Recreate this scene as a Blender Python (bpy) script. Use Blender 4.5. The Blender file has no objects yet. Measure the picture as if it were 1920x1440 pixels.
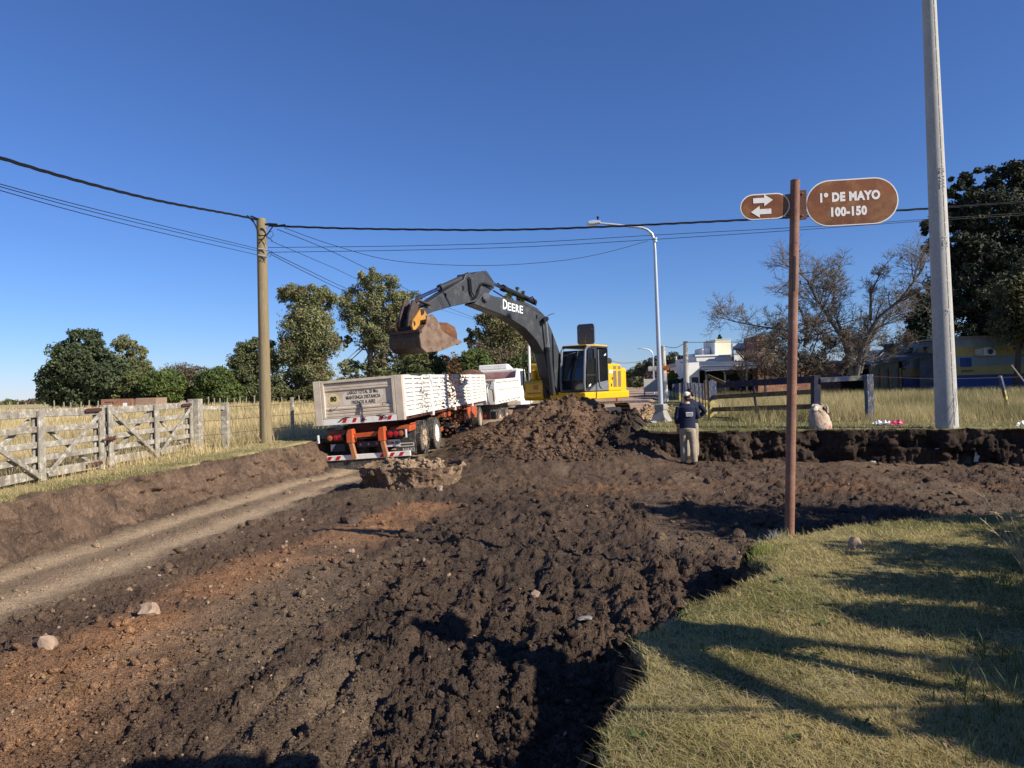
import bpy, bmesh, math, random
import numpy as np
from mathutils import Vector, Matrix
R = math.radians
rnd = random.Random(7)
C = bpy.context.scene.collection
scn = bpy.context.scene

# ------------------------------------------------------------------ camera
F = 1331.0                       # focal length in photograph pixels (1920 wide)
CAMZ = 2.0
ROLL, PITCH = R(1.55), math.atan(5 / F)
c_f = Vector((0, math.cos(PITCH), math.sin(PITCH)))
c_u0 = Vector((0, -math.sin(PITCH), math.cos(PITCH)))
c_r0 = Vector((1, 0, 0))
c_r = c_r0 * math.cos(ROLL) - c_u0 * math.sin(ROLL)
c_u = c_r0 * math.sin(ROLL) + c_u0 * math.cos(ROLL)
CAM = Vector((0, 0, CAMZ))
cd = bpy.data.cameras.new('camera'); cam = bpy.data.objects.new('camera', cd); C.objects.link(cam)
cd.sensor_width = 36.0; cd.lens = 36.0 * F / 1920; cd.clip_start = 0.05; cd.clip_end = 6000
m = Matrix((( c_r.x, c_u.x, -c_f.x, CAM.x), (c_r.y, c_u.y, -c_f.y, CAM.y), (c_r.z, c_u.z, -c_f.z, CAM.z), (0, 0, 0, 1)))
cam.matrix_world = m
scn.camera = cam

# ------------------------------------------------------------------ light
SUN_AZ, SUN_EL = 119.0, 32.0     # clockwise from the view direction (+Y)
SUND = Vector((math.sin(R(SUN_AZ)) * math.cos(R(SUN_EL)), math.cos(R(SUN_AZ)) * math.cos(R(SUN_EL)), math.sin(R(SUN_EL))))
w = bpy.data.worlds.new('World'); scn.world = w; w.use_nodes = True
nt = w.node_tree; bg = nt.nodes['Background']
sky = nt.nodes.new('ShaderNodeTexSky'); sky.sky_type = 'NISHITA'; sky.sun_disc = False
sky.sun_elevation = R(SUN_EL); sky.sun_rotation = R(SUN_AZ)
sky.altitude = 0; sky.air_density = 1.0; sky.dust_density = 0.0; sky.ozone_density = 10.0
skm = nt.nodes.new('ShaderNodeMix'); skm.data_type = 'RGBA'; skm.blend_type = 'MULTIPLY'; skm.inputs[0].default_value = 1.0; skm.inputs[7].default_value = (1.03, 1.0, 1.17, 1)
nt.links.new(sky.outputs[0], skm.inputs[6]); nt.links.new(skm.outputs[2], bg.inputs[0]); bg.inputs[1].default_value = 0.0766
sl = bpy.data.lights.new('sun', 'SUN'); sun = bpy.data.objects.new('sun', sl); C.objects.link(sun)
sl.energy = 4.8; sl.angle = R(0.53); sl.color = (1.0, 0.93, 0.82)
sun.rotation_euler = (-SUND).to_track_quat('-Z', 'Y').to_euler(); sun.location = (0, 0, 60)
vs = scn.view_settings
scn.display_settings.display_device = 'sRGB'
vs.view_transform = 'Standard'; vs.look = 'None'; vs.exposure = 0.5; vs.gamma = 1.0; vs.use_curve_mapping = False
scn.cycles.max_bounces = 6

# ------------------------------------------------------------------ pixel helpers (photograph pixel -> world point)
def ray(px, py):
    return c_f + c_r * ((px - 960) / F) + c_u * ((720 - py) / F)
def at(px, py, Y):               # point on the pixel's ray at world depth Y
    d = ray(px, py); return CAM + d * (Y / d.y)
def atz(px, py, z):              # point on the pixel's ray at world height z
    d = ray(px, py); return CAM + d * ((z - CAMZ) / d.z)
def on_local(px, py, M, axis, val):   # pixel's ray met with the local plane axis = val of matrix M, in local coordinates
    Mi = M.inverted(); o = Mi @ CAM; d = Mi.to_3x3() @ ray(px, py)
    return o + d * ((val - o[axis]) / d[axis])

# ------------------------------------------------------------------ objects
def tag(o, label=None, cat=None, group=None, kind=None):
    if label: o['label'] = label
    if cat: o['category'] = cat
    if group: o['group'] = group
    if kind: o['kind'] = kind
    return o
def empty(name, loc=(0, 0, 0), rot=(0, 0, 0), label=None, cat=None, group=None, mat=None):
    o = bpy.data.objects.new(name, None); C.objects.link(o); o.empty_display_size = 0.2
    if mat is not None: o.matrix_world = mat
    else: o.location = loc; o.rotation_euler = rot
    return tag(o, label, cat, group)
def kids(o):
    return [x for x in list(C.objects) if x.parent == o]
def copy_tree(o, parent=None):
    c = o.copy(); C.objects.link(c); c.parent = parent
    for ch in kids(o): copy_tree(ch, c)
    return c

class MB:
    def __init__(s): s.v, s.f, s.mi = [], [], []
    def add(s, vs, fs, mi=0):
        b = len(s.v); s.v += [tuple(p) for p in vs]; s.f += [tuple(i + b for i in f) for f in fs]; s.mi += [mi] * len(fs); return s
    def hexa(s, p, mi=0):        # 8 points: bottom ring 0-3 ccw, top ring 4-7
        return s.add(p, [(3, 2, 1, 0), (4, 5, 6, 7), (0, 1, 5, 4), (1, 2, 6, 5), (2, 3, 7, 6), (3, 0, 4, 7)], mi)
    def box(s, a, b, mi=0):
        x0, x1 = sorted((a[0], b[0])); y0, y1 = sorted((a[1], b[1])); z0, z1 = sorted((a[2], b[2]))
        return s.hexa([(x0, y0, z0), (x1, y0, z0), (x1, y1, z0), (x0, y1, z0), (x0, y0, z1), (x1, y0, z1), (x1, y1, z1), (x0, y1, z1)], mi)
    def bar(s, p, q, w, h=None, up=(0, 0, 1), taper=1.0, mi=0):
        p, q = Vector(p), Vector(q); h = h or w; d = (q - p).normalized(); u = Vector(up)
        if abs(d.dot(u)) > .98: u = Vector((1, 0, 0)) if abs(d.x) < .9 else Vector((0, 1, 0))
        x = d.cross(u).normalized() * (w / 2); y = x.cross(d).normalized() * (h / 2)
        r = [p - x - y, p + x - y, p + x + y, p - x + y]; t = taper
        r2 = [q - x * t - y * t, q + x * t - y * t, q + x * t + y * t, q - x * t + y * t]
        return s.hexa(r + r2, mi)
    def tube(s, pts, rad, n=8, cap=True, mi=0):
        pts = [Vector(p) for p in pts]; k = len(pts)
        if not hasattr(rad, '__len__'): rad = [rad] * k
        vs, fs = [], []; pu = None
        for i, p in enumerate(pts):
            d = (pts[min(i + 1, k - 1)] - pts[max(i - 1, 0)])
            d = d.normalized() if d.length > 1e-9 else Vector((0, 0, 1))
            if pu is None:
                pu = Vector((1, 0, 0)) if abs(d.x) < .8 else Vector((0, 1, 0))
            x = (pu - d * pu.dot(d)).normalized(); y = d.cross(x); pu = x
            for j in range(n):
                a = 2 * math.pi * j / n; vs.append(p + (x * math.cos(a) + y * math.sin(a)) * rad[i])
        for i in range(k - 1):
            for j in range(n):
                a, b = i * n + j, i * n + (j + 1) % n
                fs.append((a, b, b + n, a + n))
        if cap: fs.append(tuple(reversed(range(n)))); fs.append(tuple(range((k - 1) * n, k * n)))
        return s.add(vs, fs, mi)
    def prism(s, poly, d, mi=0): # polygon of 3D points swept along d
        n = len(poly); poly = [Vector(p) for p in poly]; d = Vector(d)
        return s.add(poly + [p + d for p in poly], [tuple(reversed(range(n))), tuple(range(n, 2 * n))] + [(i, (i + 1) % n, (i + 1) % n + n, i + n) for i in range(n)], mi)
    def lathe(s, prof, n=16, M=None, mi=0):   # profile (r, z) about local z
        vs, fs = [], []; k = len(prof)
        for r, z in prof:
            for j in range(n):
                a = 2 * math.pi * j / n; p = Vector((r * math.cos(a), r * math.sin(a), z)); vs.append(M @ p if M else p)
        for i in range(k - 1):
            for j in range(n):
                a, b = i * n + j, i * n + (j + 1) % n; fs.append((a, b, b + n, a + n))
        fs.append(tuple(reversed(range(n)))); fs.append(tuple(range((k - 1) * n, k * n)))
        return s.add(vs, fs, mi)
    def build(s, name, mat, parent=None, smooth=False, bevel=0.0, seg=1, solid=0.0):
        me = bpy.data.meshes.new(name); me.from_pydata(s.v, [], s.f)
        for mm in (mat if isinstance(mat, (list, tuple)) else [mat]): me.materials.append(mm)
        if any(s.mi): me.polygons.foreach_set('material_index', s.mi)
        bm = bmesh.new(); bm.from_mesh(me); bmesh.ops.recalc_face_normals(bm, faces=bm.faces); bm.to_mesh(me); bm.free()
        if smooth:
            me.polygons.foreach_set('use_smooth', [True] * len(me.polygons))
            try: me.set_sharp_from_angle(angle=R(42))
            except Exception: pass
        o = bpy.data.objects.new(name, me); C.objects.link(o)
        if parent: o.parent = parent
        if bevel:
            b = o.modifiers.new('bevel', 'BEVEL'); b.width = bevel; b.segments = seg; b.limit_method = 'ANGLE'; b.angle_limit = R(40)
        return o

def np_mesh(name, V, Fc, mat, tint=None, smooth=False, parent=None, kind=None, attr='tint'):
    """V (n,3), Fc (m,k) faces of one size; tint (n,3) per vertex"""
    me = bpy.data.meshes.new(name); V = np.asarray(V, np.float32); Fc = np.asarray(Fc, np.int32)
    me.vertices.add(len(V)); me.vertices.foreach_set('co', V.ravel())
    m_, k = Fc.shape; me.loops.add(m_ * k); me.loops.foreach_set('vertex_index', Fc.ravel())
    me.polygons.add(m_); me.polygons.foreach_set('loop_start', np.arange(0, m_ * k, k, dtype=np.int32))
    if smooth: me.polygons.foreach_set('use_smooth', np.ones(m_, bool))
    me.update(calc_edges=True)
    if tint is not None:
        a = me.color_attributes.new(attr, 'FLOAT_COLOR', 'POINT')
        col = np.ones((len(V), 4), np.float32); col[:, :3] = tint; a.data.foreach_set('color', col.ravel())
    me.materials.append(mat)
    o = bpy.data.objects.new(name, me); C.objects.link(o)
    if parent: o.parent = parent
    if kind: o['kind'] = kind
    return o

def text(name, s, size, mat, M, parent=None, depth=0.004, offset=0.0, align='CENTER', sx=1.0, font_space=1.0, line=1.0):
    cu = bpy.data.curves.new('txt', 'FONT'); cu.body = s; cu.size = size; cu.extrude = depth / 2; cu.offset = offset
    cu.align_x = align; cu.align_y = 'CENTER'; cu.space_character = font_space; cu.space_line = line; cu.resolution_u = 3
    to = bpy.data.objects.new('txt', cu); C.objects.link(to)
    dg = bpy.context.evaluated_depsgraph_get(); me = bpy.data.meshes.new_from_object(to.evaluated_get(dg))
    bpy.data.objects.remove(to)
    me.transform(M @ Matrix.Diagonal((sx, 1, 1, 1))); me.materials.clear(); me.materials.append(mat); me.name = name
    o = bpy.data.objects.new(name, me); C.objects.link(o)
    if parent: o.parent = parent
    return o
def frame_m(o, x, y):            # matrix with origin o, x and y axes (text lies in xy, faces z)
    x = Vector(x).normalized(); y = (Vector(y) - x * Vector(y).dot(x)).normalized(); z = x.cross(y)
    return Matrix(((x.x, y.x, z.x, o[0]), (x.y, y.y, z.y, o[1]), (x.z, y.z, z.z, o[2]), (0, 0, 0, 1)))

# ------------------------------------------------------------------ materials
def lin(c):                      # sRGB 0-255 -> linear
    return tuple(((v / 255) / 12.92 if v / 255 <= .04045 else ((v / 255 + .055) / 1.055) ** 2.4) for v in c)
def mat(name, col, rough=.75, metal=0.0, var=.18, vs=6.0, bump=0.0, bs=60.0, spec=.4, patch=None, attr=None, attrmix=1.0, trans=0.0, stretch=None, bdist=.01, coat=0.0, mottle=None):
    """col linear rgb; var: noise variation; patch=(col, scale, threshold, softness): worn patches; attr: colour attribute that multiplies/replaces"""
    M_ = bpy.data.materials.new(name); M_.use_nodes = True; t = M_.node_tree; N = t.nodes; L = t.links
    b = N['Principled BSDF']; out = N['Material Output']
    b.inputs['Roughness'].default_value = rough; b.inputs['Metallic'].default_value = metal
    b.inputs['Specular IOR Level'].default_value = spec
    if coat: b.inputs['Coat Weight'].default_value = coat; b.inputs['Coat Roughness'].default_value = .15
    tc = N.new('ShaderNodeTexCoord'); vec = tc.outputs['Object']
    if stretch:
        mp = N.new('ShaderNodeMapping'); mp.inputs['Scale'].default_value = stretch; L.new(vec, mp.inputs[0]); vec = mp.outputs[0]
    def noise(scale, det=4, rg=.6):
        n = N.new('ShaderNodeTexNoise'); n.inputs['Scale'].default_value = scale; n.inputs['Detail'].default_value = det; n.inputs['Roughness'].default_value = rg
        L.new(vec, n.inputs['Vector']); return n
    def mixc(fac, a, bb, mode='MIX'):
        mx = N.new('ShaderNodeMix'); mx.data_type = 'RGBA'; mx.blend_type = mode
        for sock, val in ((mx.inputs[0], fac), (mx.inputs[6], a), (mx.inputs[7], bb)):
            if hasattr(val, 'is_linked'): L.new(val, sock)
            else: sock.default_value = val if not hasattr(val, '__len__') else (tuple(val) + (1,))[:4]
        return mx.outputs[2]
    if attr:
        an = N.new('ShaderNodeAttribute'); an.attribute_name = attr; base = an.outputs['Color']
    else: base = tuple(col)
    n1 = noise(vs, 5)
    rmp = N.new('ShaderNodeMapRange'); L.new(n1.outputs[0], rmp.inputs[0])
    rmp.inputs[1].default_value = .3; rmp.inputs[2].default_value = .7; rmp.inputs[3].default_value = 1 - var; rmp.inputs[4].default_value = 1 + var
    comb = N.new('ShaderNodeCombineColor')
    for i in range(3): L.new(rmp.outputs[0], comb.inputs[i])
    c = mixc(1.0, base, comb.outputs[0], 'MULTIPLY')
    if mottle:                   # fine speckle
        n3 = noise(mottle[0], 2, .5); r3 = N.new('ShaderNodeMapRange'); L.new(n3.outputs[0], r3.inputs[0])
        r3.inputs[1].default_value = .35; r3.inputs[2].default_value = .65; r3.inputs[3].default_value = 1 - mottle[1]; r3.inputs[4].default_value = 1 + mottle[1]
        c3 = N.new('ShaderNodeCombineColor')
        for i in range(3): L.new(r3.outputs[0], c3.inputs[i])
        c = mixc(1.0, c, c3.outputs[0], 'MULTIPLY')
    for pt in ([patch] if patch and not isinstance(patch[0], tuple) or (patch and isinstance(patch[0][0], float)) else (patch or [])):
        pc, psc, th, so = pt[:4]
        n2 = noise(psc, 6, .65); r2 = N.new('ShaderNodeMapRange'); L.new(n2.outputs[0], r2.inputs[0])
        r2.inputs[1].default_value = th - so; r2.inputs[2].default_value = th + so
        c = mixc(r2.outputs[0], c, pc)
    L.new(c, b.inputs['Base Color'])
    if bump:
        nb = noise(bs, 6, .65); bp = N.new('ShaderNodeBump'); bp.inputs['Strength'].default_value = bump; bp.inputs['Distance'].default_value = bdist
        L.new(nb.outputs[0], bp.inputs['Height']); L.new(bp.outputs[0], b.inputs['Normal'])
    if trans:
        tr = N.new('ShaderNodeBsdfTranslucent'); L.new(c, tr.inputs[0]); ms = N.new('ShaderNodeMixShader'); ms.inputs[0].default_value = trans
        L.new(b.outputs[0], ms.inputs[1]); L.new(tr.outputs[0], ms.inputs[2]); L.new(ms.outputs[0], out.inputs[0])
    return M_

# ------------------------------------------------------------------ noise in numpy
def _h(ix, iy, s):
    h = (ix.astype(np.int64) * 374761393 + iy.astype(np.int64) * 668265263 + s * 974634777) & 0xffffffff
    h = ((h ^ (h >> 13)) * 1274126177) & 0xffffffff; h = h ^ (h >> 16)
    return (h & 0xffffff) / float(0xffffff)
def vnoise(x, y, s=0):
    ix, iy = np.floor(x), np.floor(y); fx, fy = x - ix, y - iy
    fx = fx * fx * fx * (fx * (fx * 6 - 15) + 10); fy = fy * fy * fy * (fy * (fy * 6 - 15) + 10)
    a, b, c, d = _h(ix, iy, s), _h(ix + 1, iy, s), _h(ix, iy + 1, s), _h(ix + 1, iy + 1, s)
    return (a + (b - a) * fx) * (1 - fy) + (c + (d - c) * fx) * fy
def fbm(x, y, s=0, o=4, g=.5):
    t = 0; a = 1; n = 0
    for i in range(o): t = t + a * vnoise(x * 2 ** i + 17.3 * i, y * 2 ** i - 9.1 * i, s + i); n += a; a *= g
    return t / n
def cell(x, y, s=0):             # rounded lumps: distance to nearest jittered point; returns (F1, id random)
    ix, iy = np.floor(x), np.floor(y); best = np.full(x.shape, 9.0); idv = np.zeros(x.shape)
    for dx in (-1, 0, 1):
        for dy in (-1, 0, 1):
            jx, jy = ix + dx, iy + dy
            px, py = jx + .1 + .8 * _h(jx, jy, s), jy + .1 + .8 * _h(jx, jy, s + 51)
            d = (px - x) ** 2 + (py - y) ** 2; rr = _h(jx, jy, s + 97); d = d / (.45 + .75 * rr)
            k = d < best; best = np.where(k, d, best); idv = np.where(k, rr, idv)
    return np.sqrt(best), idv
def ss(a, b, x):
    t = np.clip((x - a) / (b - a), 0, 1); return t * t * (3 - 2 * t)
def poly_sd(x, y, pts, closed=True):  # signed distance, positive inside the polygon
    d = np.full(x.shape, 1e9); ins = np.zeros(x.shape, bool); n = len(pts)
    for i in range(n):
        ax, ay = pts[i]; bx, by = pts[(i + 1) % n]; ex, ey = bx - ax, by - ay
        t = np.clip(((x - ax) * ex + (y - ay) * ey) / (ex * ex + ey * ey + 1e-12), 0, 1)
        d = np.minimum(d, (x - ax - t * ex) ** 2 + (y - ay - t * ey) ** 2)
        c = ((ay > y) != (by > y)); xs = (bx - ax) * (y - ay) / (by - ay + 1e-12) + ax
        ins ^= c & (x < xs)
    d = np.sqrt(d); return np.where(ins, d, -d)

# ================================================================== TERRAIN
ZL, ZF, ZV = 0.45, 0.66, 0.74            # near lawn, left field, right lot
lawn_px = [(1085, 1440), (1108, 1392), (1140, 1335), (1165, 1285), (1190, 1250), (1168, 1212), (1176, 1190), (1215, 1170), (1262, 1140), (1268, 1126), (1306, 1124), (1345, 1104), (1352, 1088), (1402, 1080), (1428, 1066), (1398, 1052), (1405, 1020), (1440, 1003), (1500, 996), (1560, 984), (1650, 975), (1780, 965), (1920, 956)]
LAWN = [(-.35, -3.0), (-.32, .4), (.02, 1.7)] + [tuple(atz(px, py, ZL).xy) for px, py in lawn_px] + [(9, 8.6), (14, 9.4), (40, 12), (40, -3)]
_e = LAWN[2:24]; _o = []
for (ax_, ay_), (bx_, by_) in zip(_e, _e[1:]):
    k_ = max(int(math.hypot(bx_ - ax_, by_ - ay_) / .11), 1)
    for j in range(k_):
        t_ = j / k_; n_ = .055 if j else .02; _o.append((ax_ + (bx_ - ax_) * t_ + rnd.uniform(-n_, n_), ay_ + (by_ - ay_) * t_ + rnd.uniform(-n_, n_)))
LEDGE = _o + [_e[-1]]
LAWN = LAWN[:2] + LEDGE + LAWN[24:]
LOT = [(3.0, 18.7), (3.9, 18.0), (5.0, 17.85), (6.2, 17.7), (7.5, 17.5), (9.0, 16.75), (10.3, 16.3), (11.7, 15.8), (16, 14.8), (60, 12), (400, 12), (400, 900), (200, 900), (60, 275), (18.2, 86), (5.2, 30), (4.0, 22)]
def xfoot(y): return np.where(y < 26, -6.3 + .13 * (y - 8.76), -6.3 + .13 * 17.24 + .225 * (y - 26))
BLOCK = [(-2.95, 13.55), (-1.9, 13.25), (-1.2, 13.6), (-1.02, 14.5), (-1.6, 15.3), (-2.7, 15.0)]
ORANGE = [(-3.9, 2.6), (-3.35, 4.64), (-3.15, 6.6), (-2.9, 8.2), (-2.35, 9.2), (-2.1, 10.3), (-1.5, 12.0)]
def line_d(x, y, pts):
    d = np.full(x.shape, 1e9)
    for (ax, ay), (bx, by) in zip(pts, pts[1:]):
        ex, ey = bx - ax, by - ay; t = np.clip(((x - ax) * ex + (y - ay) * ey) / (ex * ex + ey * ey), 0, 1)
        d = np.minimum(d, np.hypot(x - ax - t * ex, y - ay - t * ey))
    return d
def cone(x, y, cx, cy, pk, rx, ry, soft=.02):
    d = np.sqrt(((x - cx) / rx) ** 2 + ((y - cy) / ry) ** 2 + soft); return pk * np.clip(1.0 - d, 0, 1) / (1 - math.sqrt(soft))
def terrain(x, y, detail=True):
    x = np.asarray(x, float); y = np.asarray(y, float)
    n_big, n_mid = fbm(x * .35, y * .35, 3, 4) - .5, fbm(x * 1.3, y * 1.3, 11, 4) - .5
    n_edge = (fbm(x * 2.6, y * 2.6, 23, 4) - .5)
    fine = ss(9.0, 5.0, y); res = np.clip(7.0 / np.maximum(y, .5), .15, 1.0)
    # ---- base pit / road level
    zp = -.12 * ss(5, 12, x) * ss(24, 12, y) + ss(21, 42, y) * .84 + .06 * n_big
    t = x - xfoot(y)
    zp = zp - .15 * np.exp(-((x + 4.1) / 1.5) ** 2 - ((y - 18.2) / 1.6) ** 2)
    track = ss(-.05, .25, t) * ss(2.75, 1.5, t + 1.5 * n_mid) * ss(27, 23, y)
    rut = np.exp(-((t - .55) / .26) ** 2) + np.exp(-((t - 1.55) / .3) ** 2)
    zp = zp - .035 * rut * track
    road = ss(27, 34, y)
    dl = np.minimum(poly_sd(x, y, LAWN), 60.0)
    dv = np.minimum(poly_sd(x, y, LOT), 60.0)
    dlf = -t
    # ---- heaps
    hm = cone(x, y, 1.85, 21.6, 1.52, 4.35, 5.0) * (1 + .35 * n_mid)
    h2 = cone(x, y, -.45, 21.5, .55, 2.2, 3.1); h3 = cone(x, y, 3.05, 18.75, .95, 1.75, 1.6) * (1 + .9 * n_mid)
    h4 = cone(x, y, .9, 25.5, 1.0, 3.6, 3.6); h5 = cone(x, y, 4.0, 23.9, 1.05, 2.1, 2.4); h6 = cone(x, y, 1.2, 18.0, .45, 3.6, 2.2)
    heap = np.maximum.reduce([hm, h2, h3, h4, h5, h6]); heap = np.where(dlf > -.4, 0, heap) * ss(-.4, -1.2, dlf)
    db = poly_sd(x, y, BLOCK) + .35 * n_edge
    blk = ss(-.02, .34, db - .12 + .2 * n_mid) * (.50 + .25 * n_mid); skirt = .13 * ss(-.75, .0, db)
    # ---- loose soil relief
    wx, wy = x + .10 * (fbm(x * 3.1, y * 3.1, 101, 3) - .5), y + .10 * (fbm(x * 3.1 + 40, y * 3.1, 102, 3) - .5)
    f1, i1 = cell(wx * 2.6, wy * 2.6, 5); f2, i2 = cell(wx * 5.6, wy * 5.6, 6); f3, i3 = cell(wx * 12, wy * 12, 7); f4, i4 = cell(wx * 27, wy * 27, 8)
    lump = lambda f: np.sqrt(np.clip(1 - f * f, 0, 1))
    bil = lambda sc, sd: 1 - (1 - np.abs(2 * vnoise(wx * sc, wy * sc, sd) - 1)) ** 2
    rel = .04 * bil(1.9, 201) + .026 * bil(4.3, 202) + .024 * bil(9.5, 203) * np.clip(res * 1.7, 0, 1) + .024 * bil(20, 204) * np.clip(res * 1.2, 0, 1) + .016 * bil(43, 205) * ss(12, 6, y)
    rel = rel + .05 * lump(f2) * ss(.6, .85, i2) + .032 * lump(f3) * ss(.5, .8, i3) * np.clip(res * 1.6, 0, 1) + .05 * lump(f1) * ss(.7, .9, i1)
    rel = rel + .11 * n_mid + .06 * (fbm(x * 5, y * 5, 31, 3) - .5) - .08
    do = line_d(x, y, ORANGE) + .5 * n_mid
    orange = ss(.75 + .5 * ss(6.5, 4.5, y), .2, do) * ss(.3, .55, fbm(x * .9, y * .9, 41, 3) + .22)
    fur = ss(-2.1, -1.2, x) * ss(9.5, 7.5, y) * ss(.2, .8, -dl) * (.5 + .5 * ss(.42, .55, fbm(x * .5, y * .5, 47, 2)))
    q = x - .13 * y + .10 * n_mid + .05 * (fbm(x * 3, y * .8, 77, 3) - .5)
    furz = fur * .09 * (np.abs(np.sin(np.pi * q / .37)) ** .7 - .6)
    amp = np.clip(1.0 - .8 * track * (.45 + .55 * np.clip(rut, 0, 1)) - .5 * orange - .85 * road, .05, 1.6)
    flat = ss(.56, .68, fbm((x - .13 * y) * 1.1, y * .28, 141, 3)) * (1 - ss(.05, .3, heap)); amp = amp * (1 - .6 * flat) * (1 - .22 * ss(5, 8, y))
    left_soft = ss(-1.5, -3.0, x) * ss(14, 9, y); amp = amp * (1 - .35 * left_soft)
    amp = amp * (1 + .9 * ss(.25, .8, heap)) * (1 + .5 * ss(.1, .4, blk))
    z = zp + heap + np.maximum(blk, skirt * ss(.0, .1, 1 - blk)) + furz + (rel * amp if detail else rel.mean() * 0)
    # ---- banks
    topn = .05 * n_mid + .025 * (fbm(x * 6, y * 6, 61, 3) - .5)
    e1 = dl + .08 * n_edge
    s1 = ss(-.06, .10, e1)
    e2 = dlf - .12 + .2 * n_edge + .15 * n_mid
    s2 = ss(-.10, .55, e2)
    e3 = dv + .12 * n_edge
    s3 = ss(-.10, .20, e3)
    bankrel = rel * .8
    z = z * (1 - s1) + (ZL + topn * .8) * s1
    z = z * (1 - s2) + (ZF + topn) * s2 + bankrel * s2 * (1 - s2) * 2.5
    z = z * (1 - s3) + (ZV + topn) * s3 + bankrel * s3 * (1 - s3) * 2.0
    # ---- class
    cls = np.zeros(x.shape, int)
    cls[road > .5] = 6
    cls[(heap > .22)] = 4
    cls[(blk > .06)] = 5
    grow2, grow3 = s2 > .93 + .5 * n_edge * .2, s3 > .9
    cls[(s1 > .08)] = 7; cls[(s2 > .06) & (y < 40)] = 7; cls[(s3 > .06) & (y < 40)] = 7
    cls[s1 > .93] = 1; cls[(e2 > .48 + .5 * n_mid) & (s2 > .5)] = 2; cls[(e3 > .22)] = 3
    # ---- soil colour (a property of the soil itself: topsoil, subsoil, dry track)
    dark, brown, org, tan = (np.array(lin(c)) for c in ((80, 67, 57), (114, 92, 74), (148, 110, 79), (192, 166, 134)))
    nb = ss(.42, .62, fbm(x * .8, y * .8, 71, 4)); nb2 = ss(.35, .7, fbm(x * 4, y * 4, 73, 3))
    mixw = lambda a, b, k: a * (1 - k[..., None]) + b * k[..., None]
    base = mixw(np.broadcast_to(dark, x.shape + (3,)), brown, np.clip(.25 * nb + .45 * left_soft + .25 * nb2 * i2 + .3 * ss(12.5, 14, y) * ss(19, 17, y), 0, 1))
    base = mixw(base, org * 1.12, orange * (.7 + .3 * nb2))
    far_o = np.exp(-((y - 13.6 + .1 * x) / .8) ** 2) * ss(-1.5, .5, x) * ss(.38, .6, fbm(x * .7, y * 1.4, 83, 3)); base = mixw(base, org * .8, .55 * far_o * (.4 + .6 * i3))
    base = mixw(base, tan * .62 + org * .12, .3 * flat * (1 - .5 * nb))
    base = mixw(base, tan, track * (.3 + .7 * np.clip(rut, 0, 1)))
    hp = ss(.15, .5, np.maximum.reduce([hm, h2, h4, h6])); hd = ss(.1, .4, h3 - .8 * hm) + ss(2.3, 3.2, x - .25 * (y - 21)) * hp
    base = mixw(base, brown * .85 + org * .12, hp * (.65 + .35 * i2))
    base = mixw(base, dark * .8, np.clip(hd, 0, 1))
    base = mixw(base, tan * .8 + org * .15, ss(.1, .4, blk) * .75)
    base = mixw(base, np.array(lin((176, 148, 122))), road * (.75 + .25 * nb))
    base = base * (.82 + .36 * i3[..., None] * (1 - track[..., None]) + .12 * track[..., None])
    bcol = np.where((s3 > .03)[..., None], dark * .62, np.where((s1 > .03)[..., None], brown * .9, mixw(np.broadcast_to(brown * .85, x.shape + (3,)), dark * .95, nb2)))
    base = np.where((cls == 7)[..., None], bcol * (.75 + .5 * i2[..., None]), base)
    gmix = ss(.3, .7, fbm(x * 1.5, y * 1.5, 91, 4)); gr, st, dry, olive = (np.array(c) for c in ((.085, .095, .025), (.25, .205, .09), (.50, .40, .20), (.21, .185, .085)))
    g1 = mixw(np.broadcast_to(gr, x.shape + (3,)), st, .3 + gmix * .7)
    base = np.where((cls == 1)[..., None], g1, base)
    near2 = ss(1.6, .4, dlf - .55) * .9
    base = np.where((cls == 2)[..., None], mixw(np.broadcast_to(dry * .9, x.shape + (3,)), g1 * 1.05, near2 * (1 - .5 * gmix)), base)
    base = np.where((cls == 3)[..., None], mixw(g1, np.broadcast_to(olive, x.shape + (3,)), ss(1.2, 2.5, dv)), base)
    return z, cls, base
def gz(x, y, top=False):
    z, _, _ = terrain(np.array([float(x)]), np.array([float(y)])); return float(z[0])

u_in = np.linspace(-.80, .80, 800); k = np.arange(1, 36) / 35.0
u = np.concatenate([-.80 - 1.5 * k[::-1] ** 1.5, u_in, .80 + 1.5 * k ** 1.5])
rows = [.6]
while rows[-1] < 800:
    Yv = rows[-1]; px_step = 1.25 * Yv * Yv / (711 * 1.8)
    lim = .085 if 10 < Yv < 25 else (.3 if Yv < 45 else 1e9)
    rows.append(Yv + max(.011, min(px_step, lim, .06 * Yv + .0)))
rows = np.array(rows)
XX = u[None, :] * rows[:, None]; YY = np.repeat(rows[:, None], len(u), 1)
ZZ, CL, TI = terrain(XX, YY)
nr, nc = XX.shape
idx = np.arange(nr * nc).reshape(nr, nc)
quads = np.stack([idx[:-1, :-1], idx[:-1, 1:], idx[1:, 1:], idx[1:, :-1]], -1).reshape(-1, 4)
qcls = CL.ravel()[quads[:, 2]]
V3 = np.stack([XX.ravel(), YY.ravel(), ZZ.ravel()], -1); T3 = TI.reshape(-1, 3)
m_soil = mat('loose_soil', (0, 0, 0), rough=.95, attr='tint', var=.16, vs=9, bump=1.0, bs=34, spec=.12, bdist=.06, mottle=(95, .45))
m_bank = mat('bank_soil', (0, 0, 0), rough=.95, attr='tint', var=.25, vs=7, bump=1.0, bs=30, spec=.12, bdist=.03, stretch=(1, 1, .35), mottle=(90, .35))
m_road = mat('road_soil', (0, 0, 0), rough=.95, attr='tint', var=.14, vs=1.2, bump=.5, bs=25, spec=.1, bdist=.02, mottle=(40, .15))
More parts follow.
